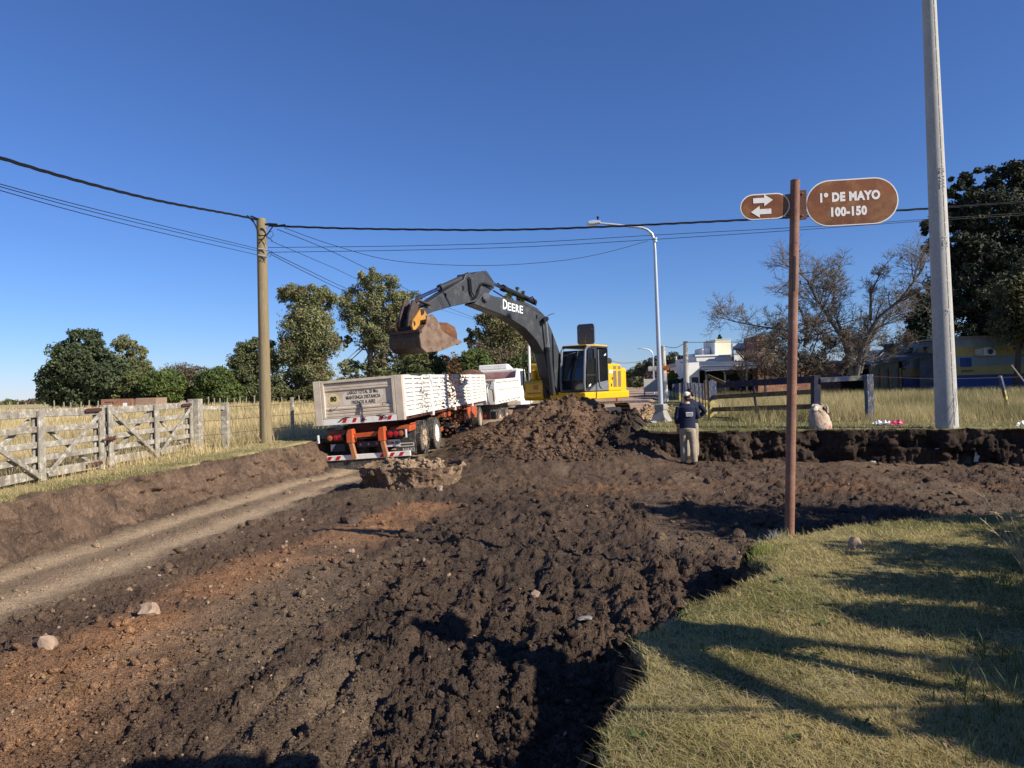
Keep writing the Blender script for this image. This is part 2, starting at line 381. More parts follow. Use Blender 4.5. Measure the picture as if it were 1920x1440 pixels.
m_turf = mat('turf', (0, 0, 0), rough=.95, attr='tint', var=.3, vs=6, bump=.8, bs=60, spec=.1, mottle=(70, .45))
TN = {0: ('dirt_ground', m_soil), 1: ('lawn', m_turf), 2: ('field', m_turf), 3: ('vacant_field', m_turf), 4: ('soil_heap', m_soil), 5: ('earth_block', m_soil), 6: ('dirt_road', m_road), 7: ('earth_bank', m_bank)}
TERR = {}
for kcls, (nm, mt) in TN.items():
    q = quads[qcls == kcls]
    if kcls in (1, 2, 3):        # under the grass: merge blocks of four cells
        G = (qcls == kcls).reshape(nr - 1, nc - 1); r2, c2 = (nr - 1) // 2, (nc - 1) // 2; B = G[:r2 * 2, :c2 * 2].reshape(r2, 2, c2, 2); full = B.all((1, 3))
        rest = G.copy(); rest[:r2 * 2, :c2 * 2] &= ~np.repeat(np.repeat(full, 2, 0), 2, 1); i_, j_ = np.nonzero(full); i_, j_ = i_ * 2, j_ * 2
        q = np.concatenate([quads[rest.ravel()], np.stack([idx[i_, j_], idx[i_, j_ + 2], idx[i_ + 2, j_ + 2], idx[i_ + 2, j_]], -1)])
    if not len(q): continue
    un, inv = np.unique(q, return_inverse=True)
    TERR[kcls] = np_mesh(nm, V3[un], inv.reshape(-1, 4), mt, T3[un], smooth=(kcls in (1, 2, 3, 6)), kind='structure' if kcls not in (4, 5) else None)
tag(TERR[4], 'big heap of freshly dug brown soil in front of the excavator', 'soil heap')
tag(TERR[5], 'flat-topped block of uncut earth left standing behind the trailer', 'earth block')
b = MB(); b.add([(-3000, -3000, -.5), (3000, -3000, -.5), (3000, 3000, -.5), (-3000, 3000, -.5)], [(0, 1, 2, 3)])
tag(b.build('ground', mat('far_ground', (.2, .19, .1), rough=1, var=.3, vs=.02)), kind='structure')


def bank_strip(pts, zb, zt, run, cols, seed, ds=.03, nt_=34, amp=1.0, lip=.04, flip=1):
    """crumbling cut face along pts (seen side to the right of travel * flip); zb, zt: functions of (x, y); run: how far the foot stands out"""
    P_ = [np.array(p, float) for p in pts]; S_, L = [], 0
    for a, c in zip(P_, P_[1:]):
        k_ = max(int(np.hypot(*(c - a)) / ds), 1)
        for j in range(k_): S_.append((*(a + (c - a) * j / k_), L + np.hypot(*(c - a)) * j / k_))
        L += np.hypot(*(c - a))
    S_ = np.array(S_); tg = np.gradient(S_[:, :2], axis=0); w_ = 9; ker = np.ones(w_) / w_
    tg = np.stack([np.convolve(np.pad(tg[:, k_], w_ // 2, 'edge'), ker, 'valid') for k_ in (0, 1)], -1); tg /= np.linalg.norm(tg, axis=1)[:, None]; nn = np.stack([tg[:, 1], -tg[:, 0]], -1) * flip
    s_, t_ = np.meshgrid(S_[:, 2], np.linspace(0, 1, nt_), indexing='ij'); b0, b1 = zb(S_[:, 0], S_[:, 1]), zt(S_[:, 0], S_[:, 1]); zz = b0[:, None] - .03 + (b1 - b0 + .03)[:, None] * t_
    bl = lambda a, c, sd: 1 - (1 - np.abs(2 * vnoise(s_ * a + .6 * fbm(zz * 3, s_ * 2, sd, 2), zz * c + 3.3, seed + sd) - 1)) ** 2
    d = .11 * bl(1.6, 1.4, 1) + .10 * bl(4.5, 3.2, 2) + .05 * bl(11, 6, 3) + .03 * bl(24, 15, 4) + .015 * bl(50, 40, 5) - .13
    fa, fi = cell(s_ * 5, zz * 5, seed); d = d + .07 * np.sqrt(np.clip(1 - fa * fa, 0, 1)) * ss(.72, .9, fi)
    hole = ss(.60, .70, fbm(s_ * .9, zz * 2.0, seed + 40, 3)) * ss(0, .1, t_) * ss(1, .9, t_); d = d - .14 * hole
    d = d * amp * (1 - .8 * t_ ** 6) + run * (1 - t_) ** 1.3 + lip * ss(.86, 1.0, t_)
    X_ = S_[:, 0][:, None] + nn[:, 0][:, None] * d; Y_ = S_[:, 1][:, None] + nn[:, 1][:, None] * d
    V_ = np.stack([X_, Y_, zz + .02 * (bl(9, 9, 7) - .5)], -1).reshape(-1, 3); n1, n2 = s_.shape; id_ = np.arange(n1 * n2).reshape(n1, n2)
    Q_ = np.stack([id_[:-1, :-1], id_[1:, :-1], id_[1:, 1:], id_[:-1, 1:]], -1).reshape(-1, 4)
    if flip < 0: Q_ = Q_[:, ::-1]
    k_ = np.clip(.5 * ss(.35, .65, fbm(s_ * 1.3, zz * 2.5, seed + 9, 4)) + .5 * fi * ss(.3, .8, fbm(s_ * 5, zz * 5, seed + 3, 3)), 0, 1)[..., None]
    T_ = np.array(cols[0]) * (1 - k_) + np.array(cols[1]) * k_; T_ = T_ * (.75 + .5 * vnoise(s_ * 30, zz * 30, seed + 6))[..., None]
    return np_mesh('earth_bank', V_, Q_, m_bank, T_.reshape(-1, 3), kind='structure')
cz = lambda v: (lambda x, y: np.full(np.shape(x), v))
pitz = lambda x, y: terrain(x, y - .35)[0] if False else np.minimum(terrain(x - .0, y - .45)[0], .5)
lot_edge = [(2.6, 19.2), (3.0, 18.62), (3.85, 17.9), (5.0, 17.72), (6.2, 17.57), (7.5, 17.37), (9.0, 16.62), (10.3, 16.17), (11.7, 15.67), (16, 14.67), (22, 13.6)]
_le = []
for (ax_, ay_), (bx_, by_) in zip(lot_edge, lot_edge[1:]):
    k_ = max(int(math.hypot(bx_ - ax_, by_ - ay_) / .28), 1)
    for j in range(k_): _le.append((ax_ + (bx_ - ax_) * j / k_ + rnd.uniform(-.05, .05), ay_ + (by_ - ay_) * j / k_ + rnd.uniform(-.09, .06)))
lot_edge = _le + [lot_edge[-1]]
bank_strip(lot_edge, pitz, lambda x, y: ZV + .01 + .10 * (fbm(x * 2.4, y * 2.4, 88, 3) - .55), .12, (lin((52, 43, 37)), lin((86, 70, 58))), 301, ds=.028)
bank_strip([(xfoot(np.array(y_)).item() - .42, y_) for y_ in np.arange(6.5, 31, .5)], lambda x, y: terrain(x + .75, y)[0], cz(ZF + .015), .36, (lin((84, 69, 58)), lin((116, 95, 77))), 401, ds=.03, amp=1.0, flip=1)
cf = bank_strip([(-2.75, 15.0), (-2.98, 14.3), (-2.97, 13.6), (-2.5, 13.38), (-1.9, 13.25), (-1.5, 13.35), (-1.2, 13.6), (-1.05, 14.1), (-1.05, 14.5), (-1.4, 15.1)], lambda x, y: np.minimum(terrain(x, y - .35)[0], .1), lambda x, y: .52 + .16 * (fbm(x * 2.2, y * 2.2, 77, 3) - .5), .10, (lin((104, 84, 68)), lin((158, 134, 108))), 601, ds=.02, nt_=40, amp=.5, lip=.0, flip=-1)
cf.name = 'cut_face'; cf.parent = TERR[5]; del cf['kind']
bank_strip([LAWN[1]] + LEDGE, lambda x, y: np.minimum(terrain(x - .14, y + .1)[0], .12), cz(ZL - .06), .05, (lin((60, 49, 41)), lin((104, 82, 64))), 501, ds=.014, nt_=34, amp=.75, lip=.0, flip=-1)

# ------------------------------------------------------------------ clods and stones
def ico(sub):
    bm = bmesh.new(); bmesh.ops.create_icosphere(bm, subdivisions=sub, radius=1); bm.verts.ensure_lookup_table()
    v = np.array([p.co[:] for p in bm.verts]); f = np.array([[q.index for q in p.verts] for p in bm.faces]); bm.free(); return v, f
ICO1, ICO2 = ico(1), ico(2)
nrng = np.random.default_rng(5)
def rough_lump(base, rng, sq=.75):
    v, f = base; v = v.copy(); r = np.ones(len(v))
    for _ in range(6):
        d = rng.normal(size=3); d /= np.linalg.norm(d); r += .17 * np.sin(3.1 * v @ d + rng.uniform(0, 6))
    for _ in range(7):         # broken facets
        d = rng.normal(size=3); d /= np.linalg.norm(d); lim = rng.uniform(.55, .9); s = v @ d; r = np.where(s * r > lim, lim / np.maximum(s, .2), r)
    return v * r[:, None] * np.array([1, rng.uniform(.7, 1.1), sq]), f
def scatter_lumps(name, P, S, tint, mat_, base, seed, variants=12, sink=.3, kind='stuff'):
    rng = np.random.default_rng(seed); var = [rough_lump(base, rng) for _ in range(variants)]
    Vs, Fs, Ts = [], [], []; off = 0; f0 = base[1]; nv = len(base[0]); n = len(P)
    vi = rng.integers(0, variants, n); a = rng.uniform(0, 6.28, n); tl = rng.normal(0, .5, (n, 2))
    VV = np.stack([var[i][0] for i in vi])
    ca, sa = np.cos(a)[:, None], np.sin(a)[:, None]
    x = VV[..., 0] * ca - VV[..., 1] * sa; y = VV[..., 0] * sa + VV[..., 1] * ca; z = VV[..., 2] + x * tl[:, :1] * .4 + y * tl[:, 1:] * .4
    VV = np.stack([x, y, z], -1) * S[:, None, None] + P[:, None, :]; VV[..., 2] += (S * (1 - 2 * sink) * .75)[:, None]
    Fc = (f0[None] + (np.arange(n) * nv)[:, None, None]).reshape(-1, 3)
    T = np.repeat(tint[:, None, :], nv, 1) * rng.uniform(.8, 1.2, (n, 1, 1))
    return np_mesh(name, VV.reshape(-1, 3), Fc, mat_, T.reshape(-1, 3), kind=kind)
def place_soil(n, yr, seed, keep):
    rng = np.random.default_rng(seed); inv = rng.uniform(1 / yr[1], 1 / yr[0], n); Y = 1 / inv; X = Y * rng.uniform(-.8, .85, n)
    z, c, t = terrain(X, Y); k = keep(X, Y, c, rng); return X[k], Y[k], z[k], t[k], rng
soft = lambda X, Y, c, rng: np.isin(c, (0, 4, 5, 7)) & (rng.uniform(size=X.shape) < np.where((X - xfoot(Y) < 2.0) & (Y < 20), np.where(np.abs(X - xfoot(Y) - 1.05) < .22, .5, .12), 1) * np.where(c == 7, .35, 1)) & (fbm(X * 1.1, Y * 1.1, 5, 3) + .35 * rng.uniform(size=X.shape) > .55)
X, Y, z, t, rg = place_soil(17000, (2.4, 24), 1, soft)
scatter_lumps('soil_clods', np.stack([X, Y, z], -1), .007 + .017 * rg.pareto(2.4, len(X)).clip(0, 2.6) * np.clip(Y / 5, .7, 1.7), t, m_soil, ICO1, 2, variants=24, sink=.4)
X, Y, z, t, rg = place_soil(900, (2.6, 24), 3, soft)
scatter_lumps('soil_clods', np.stack([X, Y, z], -1), rg.uniform(.025, .075, len(X)) * np.clip(Y / 7, .8, 1.4), t, m_soil, ICO2, 4, variants=20, sink=.45)
hk = lambda X, Y, c, rng: (c == 4) & (Y < 24)
X, Y, z, t, rg = place_soil(34000, (15.5, 24), 8, hk)
scatter_lumps('soil_clods', np.stack([X, Y, z], -1), .02 + .028 * rg.pareto(2.4, len(X)).clip(0, 3.2), t, m_soil, ICO1, 9, variants=24, sink=.4)
OCT = (np.array([(1, 0, 0), (-1, 0, 0), (0, 1, 0), (0, -1, 0), (0, 0, 1), (0, 0, -1)], float), np.array([(0, 2, 4), (2, 1, 4), (1, 3, 4), (3, 0, 4), (2, 0, 5), (1, 2, 5), (3, 1, 5), (0, 3, 5)]))
crumb = lambda X, Y, c, rng: np.isin(c, (0, 4, 5)) & (rng.uniform(size=X.shape) < np.where((X - xfoot(Y) < 2.0) & (Y < 20), .25, 1))
X, Y, z, t, rg = place_soil(62000, (2.4, 16), 14, crumb)
scatter_lumps('soil_crumbs', np.stack([X, Y, z], -1), .006 + .007 * rg.pareto(3, len(X)).clip(0, 2) * np.clip(Y / 4, .8, 2), t, m_soil, OCT, 15, variants=30, sink=.35)
X = nrng.uniform(-3.0, -1.0, 900); Y = nrng.uniform(13.2, 15.3, 900); k = poly_sd(X, Y, BLOCK) > .0; X, Y = X[k], Y[k]; z, c, t = terrain(X, Y)
scatter_lumps('soil_clods', np.stack([X, Y, np.maximum(z, .40)], -1), .02 + .03 * nrng.pareto(2.4, len(X)).clip(0, 2.4), t * 1.05, m_soil, ICO1, 16, variants=20, sink=.35)
# pale pebbles
X, Y, z, t, rg = place_soil(900, (3, 20), 11, lambda X, Y, c, rng: np.isin(c, (0, 4, 5)) & (rng.uniform(size=X.shape) < np.where(X < -1.5, .8, .2)))
scatter_lumps('pebbles', np.stack([X, Y, z], -1), rg.uniform(.008, .03, len(X)) * np.clip(Y / 6, .8, 1.6), np.tile(lin((172, 146, 120)), (len(X), 1)), m_soil, ICO1, 12, sink=.3)
# single stones one can point to
m_clod = mat('dark_clod', lin((74, 60, 50)), rough=.95, var=.3, vs=14, bump=.8, bs=40)
m_stone = mat('pale_stone', lin((158, 134, 112)), rough=.9, var=.25, vs=9, bump=.6, bs=50)
m_stone2 = mat('grey_stone', lin((136, 130, 124)), rough=.8, var=.2, vs=9, bump=.4, bs=50)
def stone(px, py, r, label, mt=m_stone, zz=None, sq=.8, cat='stone', name='stone', group='pale stones lying on the dug soil'):
    p = atz(px, py, 0.05 if zz is None else zz); p.z = gz(p.x, p.y)
    v, f = rough_lump(ICO2, np.random.default_rng(int(px + py)), sq)
    bm = MB(); bm.add([(a * r, b_ * r, c_ * r + r * .35) for a, b_, c_ in v], [tuple(q) for q in f])
    o = bm.build(name, mt); o.location = p; return tag(o, label, cat, group)
stone(286, 1150, .105, 'large pale pink stone on the dry soil between the two orange patches')
stone(92, 1207, .085, 'pale stone low on the left, nearest the frame edge')
stone(1000, 1113, .055, 'small pale tan stone alone on the dark churned soil')
stone(236, 1170, .03, 'little pale stone just left of the large pink stone')
stone(242, 1100, .035, 'small beige stone above the large pink stone, next to the tracks')
stone(278, 1057, .03, 'flat whitish stone on the edge of the wheel track')
stone(1098, 1178, .07, 'flat grey stone near the lawn edge on dark soil', m_stone2, sq=.35)
stone(660, 1035, .05, 'tan clod beside the bright orange soil patch')
stone(826, 925, .08, 'whitish lump at the right foot of the earth block')
stone(655, 975, .16, 'dark angular clod lying left of the orange soil streak', m_clod)
stone(275 + 420, 862 + 30, .1, 'dark clod on the wheel track behind the trailer flap', m_clod)
stone(1222, 1015, .10, 'smooth dark clod in the shaded part of the pit', m_clod)

# ================================================================== VEHICLES
W_ = lambda r, g, b: lin((r, g, b))
m_white = mat('white_paint', W_(232, 228, 218), rough=.45, var=.05, vs=2.5, patch=[(W_(196, 180, 160), 3.5, .62, .12), (W_(120, 96, 78), 14, .72, .05)])
m_dusty = mat('dusty_white_paint', W_(205, 190, 170), rough=.7, var=.08, vs=2.5, patch=[(W_(180, 160, 138), 2.2, .55, .15), (W_(225, 216, 200), 9, .64, .06)])
m_splash = mat('soil_splashed_white', W_(232, 228, 218), rough=.5, var=.05, vs=2.5, patch=[(W_(150, 122, 100), 5.5, .63, .03), (W_(110, 84, 66), 17, .64, .03)])
m_orange = mat('orange_paint', W_(188, 84, 42), rough=.5, var=.12, vs=5, patch=[(W_(150, 100, 72), 6, .62, .08)])
m_chassis = mat('dark_rust_paint', W_(84, 44, 32), rough=.8, var=.25, vs=5)
m_black = mat('black_metal', W_(26, 25, 26), rough=.6, var=.2, vs=6)
m_rubber = mat('dusty_rubber', W_(66, 64, 61), rough=.9, var=.2, vs=8, patch=(W_(120, 108, 96), 7, .6, .1), bump=.3, bs=60)
m_tyre = mat('tyre_rubber', W_(74, 72, 68), rough=.95, var=.22, vs=9, patch=(W_(128, 114, 98), 6, .58, .12), bump=.4, bs=90)
m_rim = mat('dusty_rim', W_(186, 160, 130), rough=.6, var=.2, vs=6)
m_rimw = mat('white_rim', W_(224, 220, 212), rough=.5, var=.1, vs=6, patch=(W_(150, 128, 106), 8, .6, .1))
m_red = mat('red_reflector', W_(190, 32, 42), rough=.35, var=.1, vs=8)
m_redl = mat('red_lens', W_(168, 22, 32), rough=.2, var=.08, vs=8, spec=.6)
m_amber = mat('amber_lens', W_(168, 92, 56), rough=.3, var=.1, vs=8)
m_cream = mat('cream_lens', W_(196, 166, 104), rough=.3, var=.1, vs=8)
m_ink = mat('black_lettering', W_(38, 34, 30), rough=.7, var=.1)
m_yel = mat('pale_yellow_disc', W_(222, 202, 140), rough=.6, var=.06)
m_plate = mat('plate_white', W_(205, 205, 203), rough=.5, var=.08)
m_ply = mat('plate_dark', W_(52, 60, 72), rough=.4, var=.15)
m_flaptext = mat('flap_lettering', W_(200, 196, 186), rough=.7, var=.12, vs=20)

def wheel(name, M, parent, r=.5, wd=.27, rimmat=None, rr=.29):
    """axis along local x; outer face on +x; tyre is the part, rim its sub-part"""
    Mx = M @ Matrix.Rotation(R(90), 4, 'Y')
    prof = [(rr, -wd / 2), (r * .86, -wd / 2), (r * .96, -wd * .44), (r, -wd * .3)]
    for gx in (-.18, 0, .18): prof += [(r, wd * (gx - .05)), (r - .018, wd * (gx - .03)), (r - .018, wd * (gx + .03)), (r, wd * (gx + .05))]
    prof += [(r, wd * .3), (r * .96, wd * .44), (r * .86, wd / 2), (rr, wd / 2), (rr, wd * .3)]
    t = MB(); t.lathe(prof, 40, Mx)
    for k_ in range(40):         # shoulder lugs
        a = 2 * math.pi * k_ / 40
        for s_ in (-1, 1):
            c_ = Mx @ Vector((math.cos(a) * (r - .012), math.sin(a) * (r - .012), s_ * wd * .43)); d_ = Mx @ Vector((math.cos(a) * (r + .006), math.sin(a) * (r + .006), s_ * wd * .41))
            t.bar(c_, d_, .035, .05, up=(1, 0, 0))
    to = t.build('wheel', m_tyre, parent, smooth=True)
    q = MB(); q.lathe([(rr + .005, wd * .44), (rr - .015, wd * .46), (rr - .04, wd * .1), (rr - .08, -.02), (.15, -.03), (.12, .05), (.05, .09), (.02, .09)], 28, Mx)
    for k_ in range(10):
        a = 2 * math.pi * k_ / 10; p = Mx @ Vector((math.cos(a) * .185, math.sin(a) * .185, -.03)); p2 = Mx @ Vector((math.cos(a) * .185, math.sin(a) * .185, .012))
        q.tube([p, p2], .014, 6)
    q.build('rim', rimmat or m_rim, to, smooth=True); return to

def stripes(parent, name, x0, x1, z0, z1, y, slant, n_or_xs, wdt, matr):
    for xs in n_or_xs:
        b_ = MB(); b_.prism([(xs, y, z0), (xs + wdt, y, z0), (xs + wdt + slant, y, z1), (xs + slant, y, z1)], (0, .004, 0)); b_.build(name, matr, parent)

# ---------------- tipper trailer (rear right bottom corner measured from the photograph)
TH = R(8.3)
TM = Matrix.Translation((-4.05, 19.08, 0.0)) @ Matrix.Rotation(-TH, 4, 'Z') @ Matrix.Rotation(R(-3.0), 4, 'Y') @ Matrix.Rotation(R(.75), 4, 'X')
tr = empty('tipper_trailer', mat=TM, label='long white tipper trailer with orange chassis and ribbed sides, tailgate towards us', cat='trailer')
HW, LZ0, LZ1, LEN = 1.25, 1.13, 2.34, 12.2
f_ = MB(); f_.box((-HW + .03, .05, LZ0), (HW - .03, LEN - .05, LZ0 + .1)); f_.build('floor', m_chassis, tr)
# rear frame: dusty corner posts, sill, header, inner frame
for s_ in (-1, 1):
    b_ = MB(); b_.box((s_ * HW, 0, LZ0), (s_ * (HW - .215), .16, LZ1)); b_.build('corner_post', m_dusty, tr, bevel=.012)
b_ = MB(); b_.box((-HW + .217, .004, LZ0), (HW - .217, .12, LZ0 + .17)); sill = b_.build('sill', m_white, tr, bevel=.008)
stripes(sill, 'red_stripe', 0, 0, LZ0 + .045, LZ0 + .155, -.001, .055, [-.50, -.22, .02, .52, .76], .10, m_red)
b_ = MB(); xi, zi0, zi1 = HW - .22, LZ0 + .175, LZ1 - .005
b_.box((-xi, .0, zi1 - .07), (xi, .10, zi1)); b_.box((-xi, .0, zi0), (xi, .10, zi0 + .035))
b_.box((-xi, .001, zi0 + .035), (-xi + .075, .10, zi1 - .07)); b_.box((xi - .075, .001, zi0 + .035), (xi, .10, zi1 - .07)); b_.build('tailgate_frame', m_dusty, tr, bevel=.006)
b_ = MB(); b_.box((-xi + .075, .075, zi0 + .035), (xi - .075, .11, zi1 - .07)); tg = b_.build('tailgate', m_dusty, tr)
H = zi1 - .07 - zi0 - .035; zb = zi0 + .035
for fr, h in ((.05, .05), (.14, .055), (.235, .04), (.80, .04), (.875, .05), (.945, .045)):
    b_ = MB(); z_ = zb + H * fr; b_.prism([(-xi + .08, .075, z_ - h / 2 - .02), (-xi + .08, .045, z_ - h / 2), (-xi + .08, .045, z_ + h / 2), (-xi + .08, .075, z_ + h / 2 + .02)], (2 * xi - .16, 0, 0)); b_.build('rib', m_dusty, tg)
TX = lambda x, z: frame_m((x, .0725, z), (1, 0, 0), (0, 0, 1))
b_ = MB(); b_.lathe([(.155, -.004), (.155, .0)], 28, frame_m((-.72, .072, zb + H * .525), (1, 0, 0), (0, 0, 1))); b_.build('speed_disc', m_yel, tg)
text('lettering', '80', .185, m_ink, TX(-.72, zb + H * .525), tg, offset=.006, sx=.95).location = (0, -.004, 0)
b_ = MB(); b_.prism([(x_ * .58 + .12, .0725, z_ * .19 + zb + H * .53) for x_, z_ in ((-1, -.6), (-.9, -1), (.6, -1), (.9, -.3), (1, .5), (.95, .95), (-.8, .95), (-1, .4))], (0, .001, 0)); b_.build('text_patch', mat('clean_dust', W_(214, 200, 180), rough=.7, var=.05), tg)
for s_, z_, wd_ in (('LARGO TOTAL 20 Mts.', .675, .88), ('MANTENGA DISTANCIA', .53, .97), ('FRENOS A AIRE', .385, .66)):
    tq = text('lettering', s_, .135, m_ink, Matrix.Identity(4), tg, offset=.0015, font_space=1.05, depth=.002)
    xs_ = [v.co.x for v in tq.data.vertices]; tq.data.transform(TX(.12, zb + H * z_) @ Matrix.Translation((0, 0, .003)) @ Matrix.Diagonal((wd_ / (max(xs_) - min(xs_)), 1, 1, 1)))
b_ = MB(); b_.tube([(.02, .06, zb + H * .36), (.06, .02, zb + H * .30), (.09, -.01, zb + H * .16), (.08, .0, zb + .02), (.13, -.02, zb - .12), (.2, -.03, zb - .13)], [.03, .028, .03, .018, .02, .012], 7); b_.build('latch', m_ply, tr, smooth=True)
for x_, z_ in ((-.74, .235), (.74, .30)):
    b_ = MB(); b_.tube([(x_ - .1, .05, zb + H * z_ - .03), (x_ - .06, .02, zb + H * z_ + .02), (x_ + .06, .02, zb + H * z_ + .0), (x_ + .12, .05, zb + H * z_ + .05)], .009, 6); b_.build('handle', m_ply, tg)
for x_, d_ in ((-.55, 1), (.78, -1)):
    b_ = MB(); b_.tube([(x_, .0, LZ0 + .10), (x_ + .05 * d_, -.03, LZ0 + .14), (x_ + .16 * d_, -.015, LZ0 + .185), (x_ + .3 * d_, .0, LZ0 + .19)], [.022, .016, .012, .008], 6); b_.build('hook', m_ply, tr)
# sides
secs = [(.16, 3.0), (3.12, 6.05), (6.17, 9.1), (9.22, LEN)]
for s_ in (-1, 1):
    for si, (y0, y1) in enumerate(secs):
        X0 = s_ * (HW - .05); X1 = s_ * HW
        b_ = MB(); b_.box((s_ * (HW - .075), y0, LZ0 + .16), (X0, y1, LZ1 - .1)); sp = b_.build('side_panel', m_white if si != 1 else m_splash, tr)
        b_ = MB(); b_.box((s_ * (HW - .08), y0, LZ1 - .1), (X1 + s_ * .004, y1, LZ1)); b_.box((s_ * (HW - .08), y0, LZ0 + .08), (X1 + s_ * .004, y1, LZ0 + .16)); b_.build('rail', m_white, sp, bevel=.006)
        nc_ = 3; dy = (y1 - y0) / nc_
        if s_ < 0: continue
        rmat = m_white if si != 1 else m_splash
        def share(nm, proto, loc, par):
            o_ = proto.copy(); C.objects.link(o_); o_.name = nm; o_.parent = par; o_.location = loc; return o_
        zz = np.linspace(LZ0 + .16, LZ1 - .1, 9)
        u0 = MB().box((X0, -.06, LZ0 + .16), (X1, .06, LZ1 - .1)).build('upright_rib', rmat, sp, bevel=.008); first = True
        for c_ in range(nc_ + 1):
            yc = min(max(y0 + c_ * dy, y0 + .06), y1 - .06)
            if first: u0.location = (0, yc, 0); first = False
            else: share('upright_rib', u0, (0, yc, 0), sp)
        c0_ = MB().box((X0, .062, -.022), (X1 - s_ * .008, dy - .062, .022)).build('cross_rib', rmat, sp); first = True
        h0_ = MB().box((X1, .35 * dy, -.015), (X1 + s_ * .02, .6 * dy, .01)).build('hinge', m_ply, sp); h0_.location = (0, y0, LZ0 + .075)
        for c_ in range(nc_):
            if c_: share('hinge', h0_, (0, y0 + c_ * dy, LZ0 + .075), sp)
            for z_ in zz[1:-1]:
                if first: c0_.location = (0, y0 + c_ * dy, z_); first = False
                else: share('cross_rib', c0_, (0, y0 + c_ * dy, z_), sp)
    for y_ in (3.06, 6.11, 9.16):
        b_ = MB(); b_.box((s_ * (HW - .09), y_ - .058, LZ0 - .05), (s_ * (HW + .012), y_ + .058, LZ1 + .01)); b_.build('stake_post', m_white if y_ > 4 else m_splash, tr, bevel=.01)
b_ = MB(); b_.box((-HW, LEN + .002, LZ0), (HW, LEN + .09, LZ1)); b_.build('front_panel', m_white, tr, bevel=.01)
# chassis
for s_ in (-1, 1):
    b_ = MB(); b_.box((s_ * .38, .35, .78), (s_ * .5, LEN - .6, LZ0 - .01)); b_.build('chassis_rail', m_chassis, tr)
b_ = MB(); b_.box((-.45, .30, .86), (.45, .42, LZ0 - .03)); b_.build('cross_member', m_chassis, tr)
b_ = MB(); b_.prism([(-.38, .0, .74), (.40, .0, .76), (.49, .0, .88), (-.38, .0, .86)], (0, .05, 0)); b_.build('drawbar_plate', m_orange, tr, bevel=.008)
b_ = MB(); b_.tube([(-.14, .24, .72), (0, .22, .80), (.14, .24, .81), (.28, .26, .86)], .012, 6); b_.build('air_hose', m_black, tr)
for x_ in (-.28, .60):
    b_ = MB(); b_.prism([(x_ - .1, -.1, .62), (x_ - .1, -.1, .86), (x_ - .05, -.1, .98), (x_ + .08, -.1, 1.0), (x_ + .08, -.1, .62)], (0, .3, 0)); up_ = b_.build('upright', m_orange, tr, bevel=.012)
    b_ = MB(); b_.bar((x_, -.02, .62), (x_ + .06, .03, .2), .14, .1); b_.build('bumper_stay', mat('worn_orange', W_(168, 112, 78), rough=.7, var=.25, vs=8), up_)
b_ = MB(); b_.box((-1.2, .16, .69), (1.17, .2, .72)); b_.build('light_bar', m_black, tr)
for s_, xs, cols in ((-1, (-.90, -.735, -.62), (m_amber, m_redl, m_redl)), (1, (.80, .955, 1.10), (m_redl, m_redl, m_amber))):
    b_ = MB(); b_.box((xs[0] - .11, .05, .67), (xs[2] + .11, .24, .89)); lb = b_.build('light_box', m_black, tr, bevel=.01)
    for x_, mm in zip(xs, cols):
        b_ = MB(); b_.lathe([(.075, -.0), (.075, .02), (.05, .03), (.01, .034)], 20, frame_m((x_, .05, .78), (1, 0, 0), (0, 0, 1))); b_.build('tail_light', mm, lb, smooth=True)
    b_ = MB(); b_.box((s_ * 1.22, .02, .66), (s_ * 1.25, .1, .88)); b_.build('side_marker', m_plate, lb)
b_ = MB(); b_.lathe([(.075, 0), (.075, .02), (.01, .03)], 18, frame_m((-.27, -.02, .79), (1, 0, 0), (0, 0, 1))); b_.build('number_light', m_cream, tr, smooth=True)
b_ = MB(); b_.box((-.21, .18, .47), (.42, .21, .62)); pb = b_.build('lamp_strip', m_ply, tr, bevel=.005)
for x_ in (-.1, .13, .36):
    b_ = MB(); b_.lathe([(.032, 0), (.025, .02), (.005, .022)], 12, frame_m((x_, .18, .545), (1, 0, 0), (0, 0, 1))); b_.build('small_lamp', mat('pink_lens', W_(230, 120, 100), rough=.3), pb)
b_ = MB(); b_.box((.62, .17, .43), (1.02, .18, .62)); pl = b_.build('number_plate', m_plate, tr); text('lettering', 'KNM 083', .11, m_ink, frame_m((.82, .169, .525), (1, 0, 0), (0, 0, 1)), pl, offset=.003, sx=.85)
b_ = MB(); b_.box((-.95, .17, .40), (-.55, .18, .60)); pl = b_.build('number_plate', m_ply, tr); pl['label'] = 'dark worn plate with a white corner'
b_ = MB(); b_.prism([(-.95, .168, .40), (-.95, .168, .60), (-.80, .168, .60)], (0, .001, 0)); b_.build('plate_corner', m_plate, pl)
b_ = MB(); b_.box((-1.22, .02, .165), (1.32, .09, .30)); bp_ = b_.build('bumper', m_white, tr, bevel=.008)
stripes(bp_, 'red_stripe', 0, 0, .18, .285, .0185, .075, [-1.05, -.80], .12, m_red); stripes(bp_, 'red_stripe', 0, 0, .18, .285, .0185, .075, [.46, .72, .98], .11, m_red)
b_ = MB(); b_.prism([(-1.22, .06, -.06), (-1.1, .05, -.12), (1.28, .05, -.04), (1.3, .06, .164), (-1.22, .06, .164)], (0, .02, 0)); b_.build('rubber_skirt', m_rubber, tr)
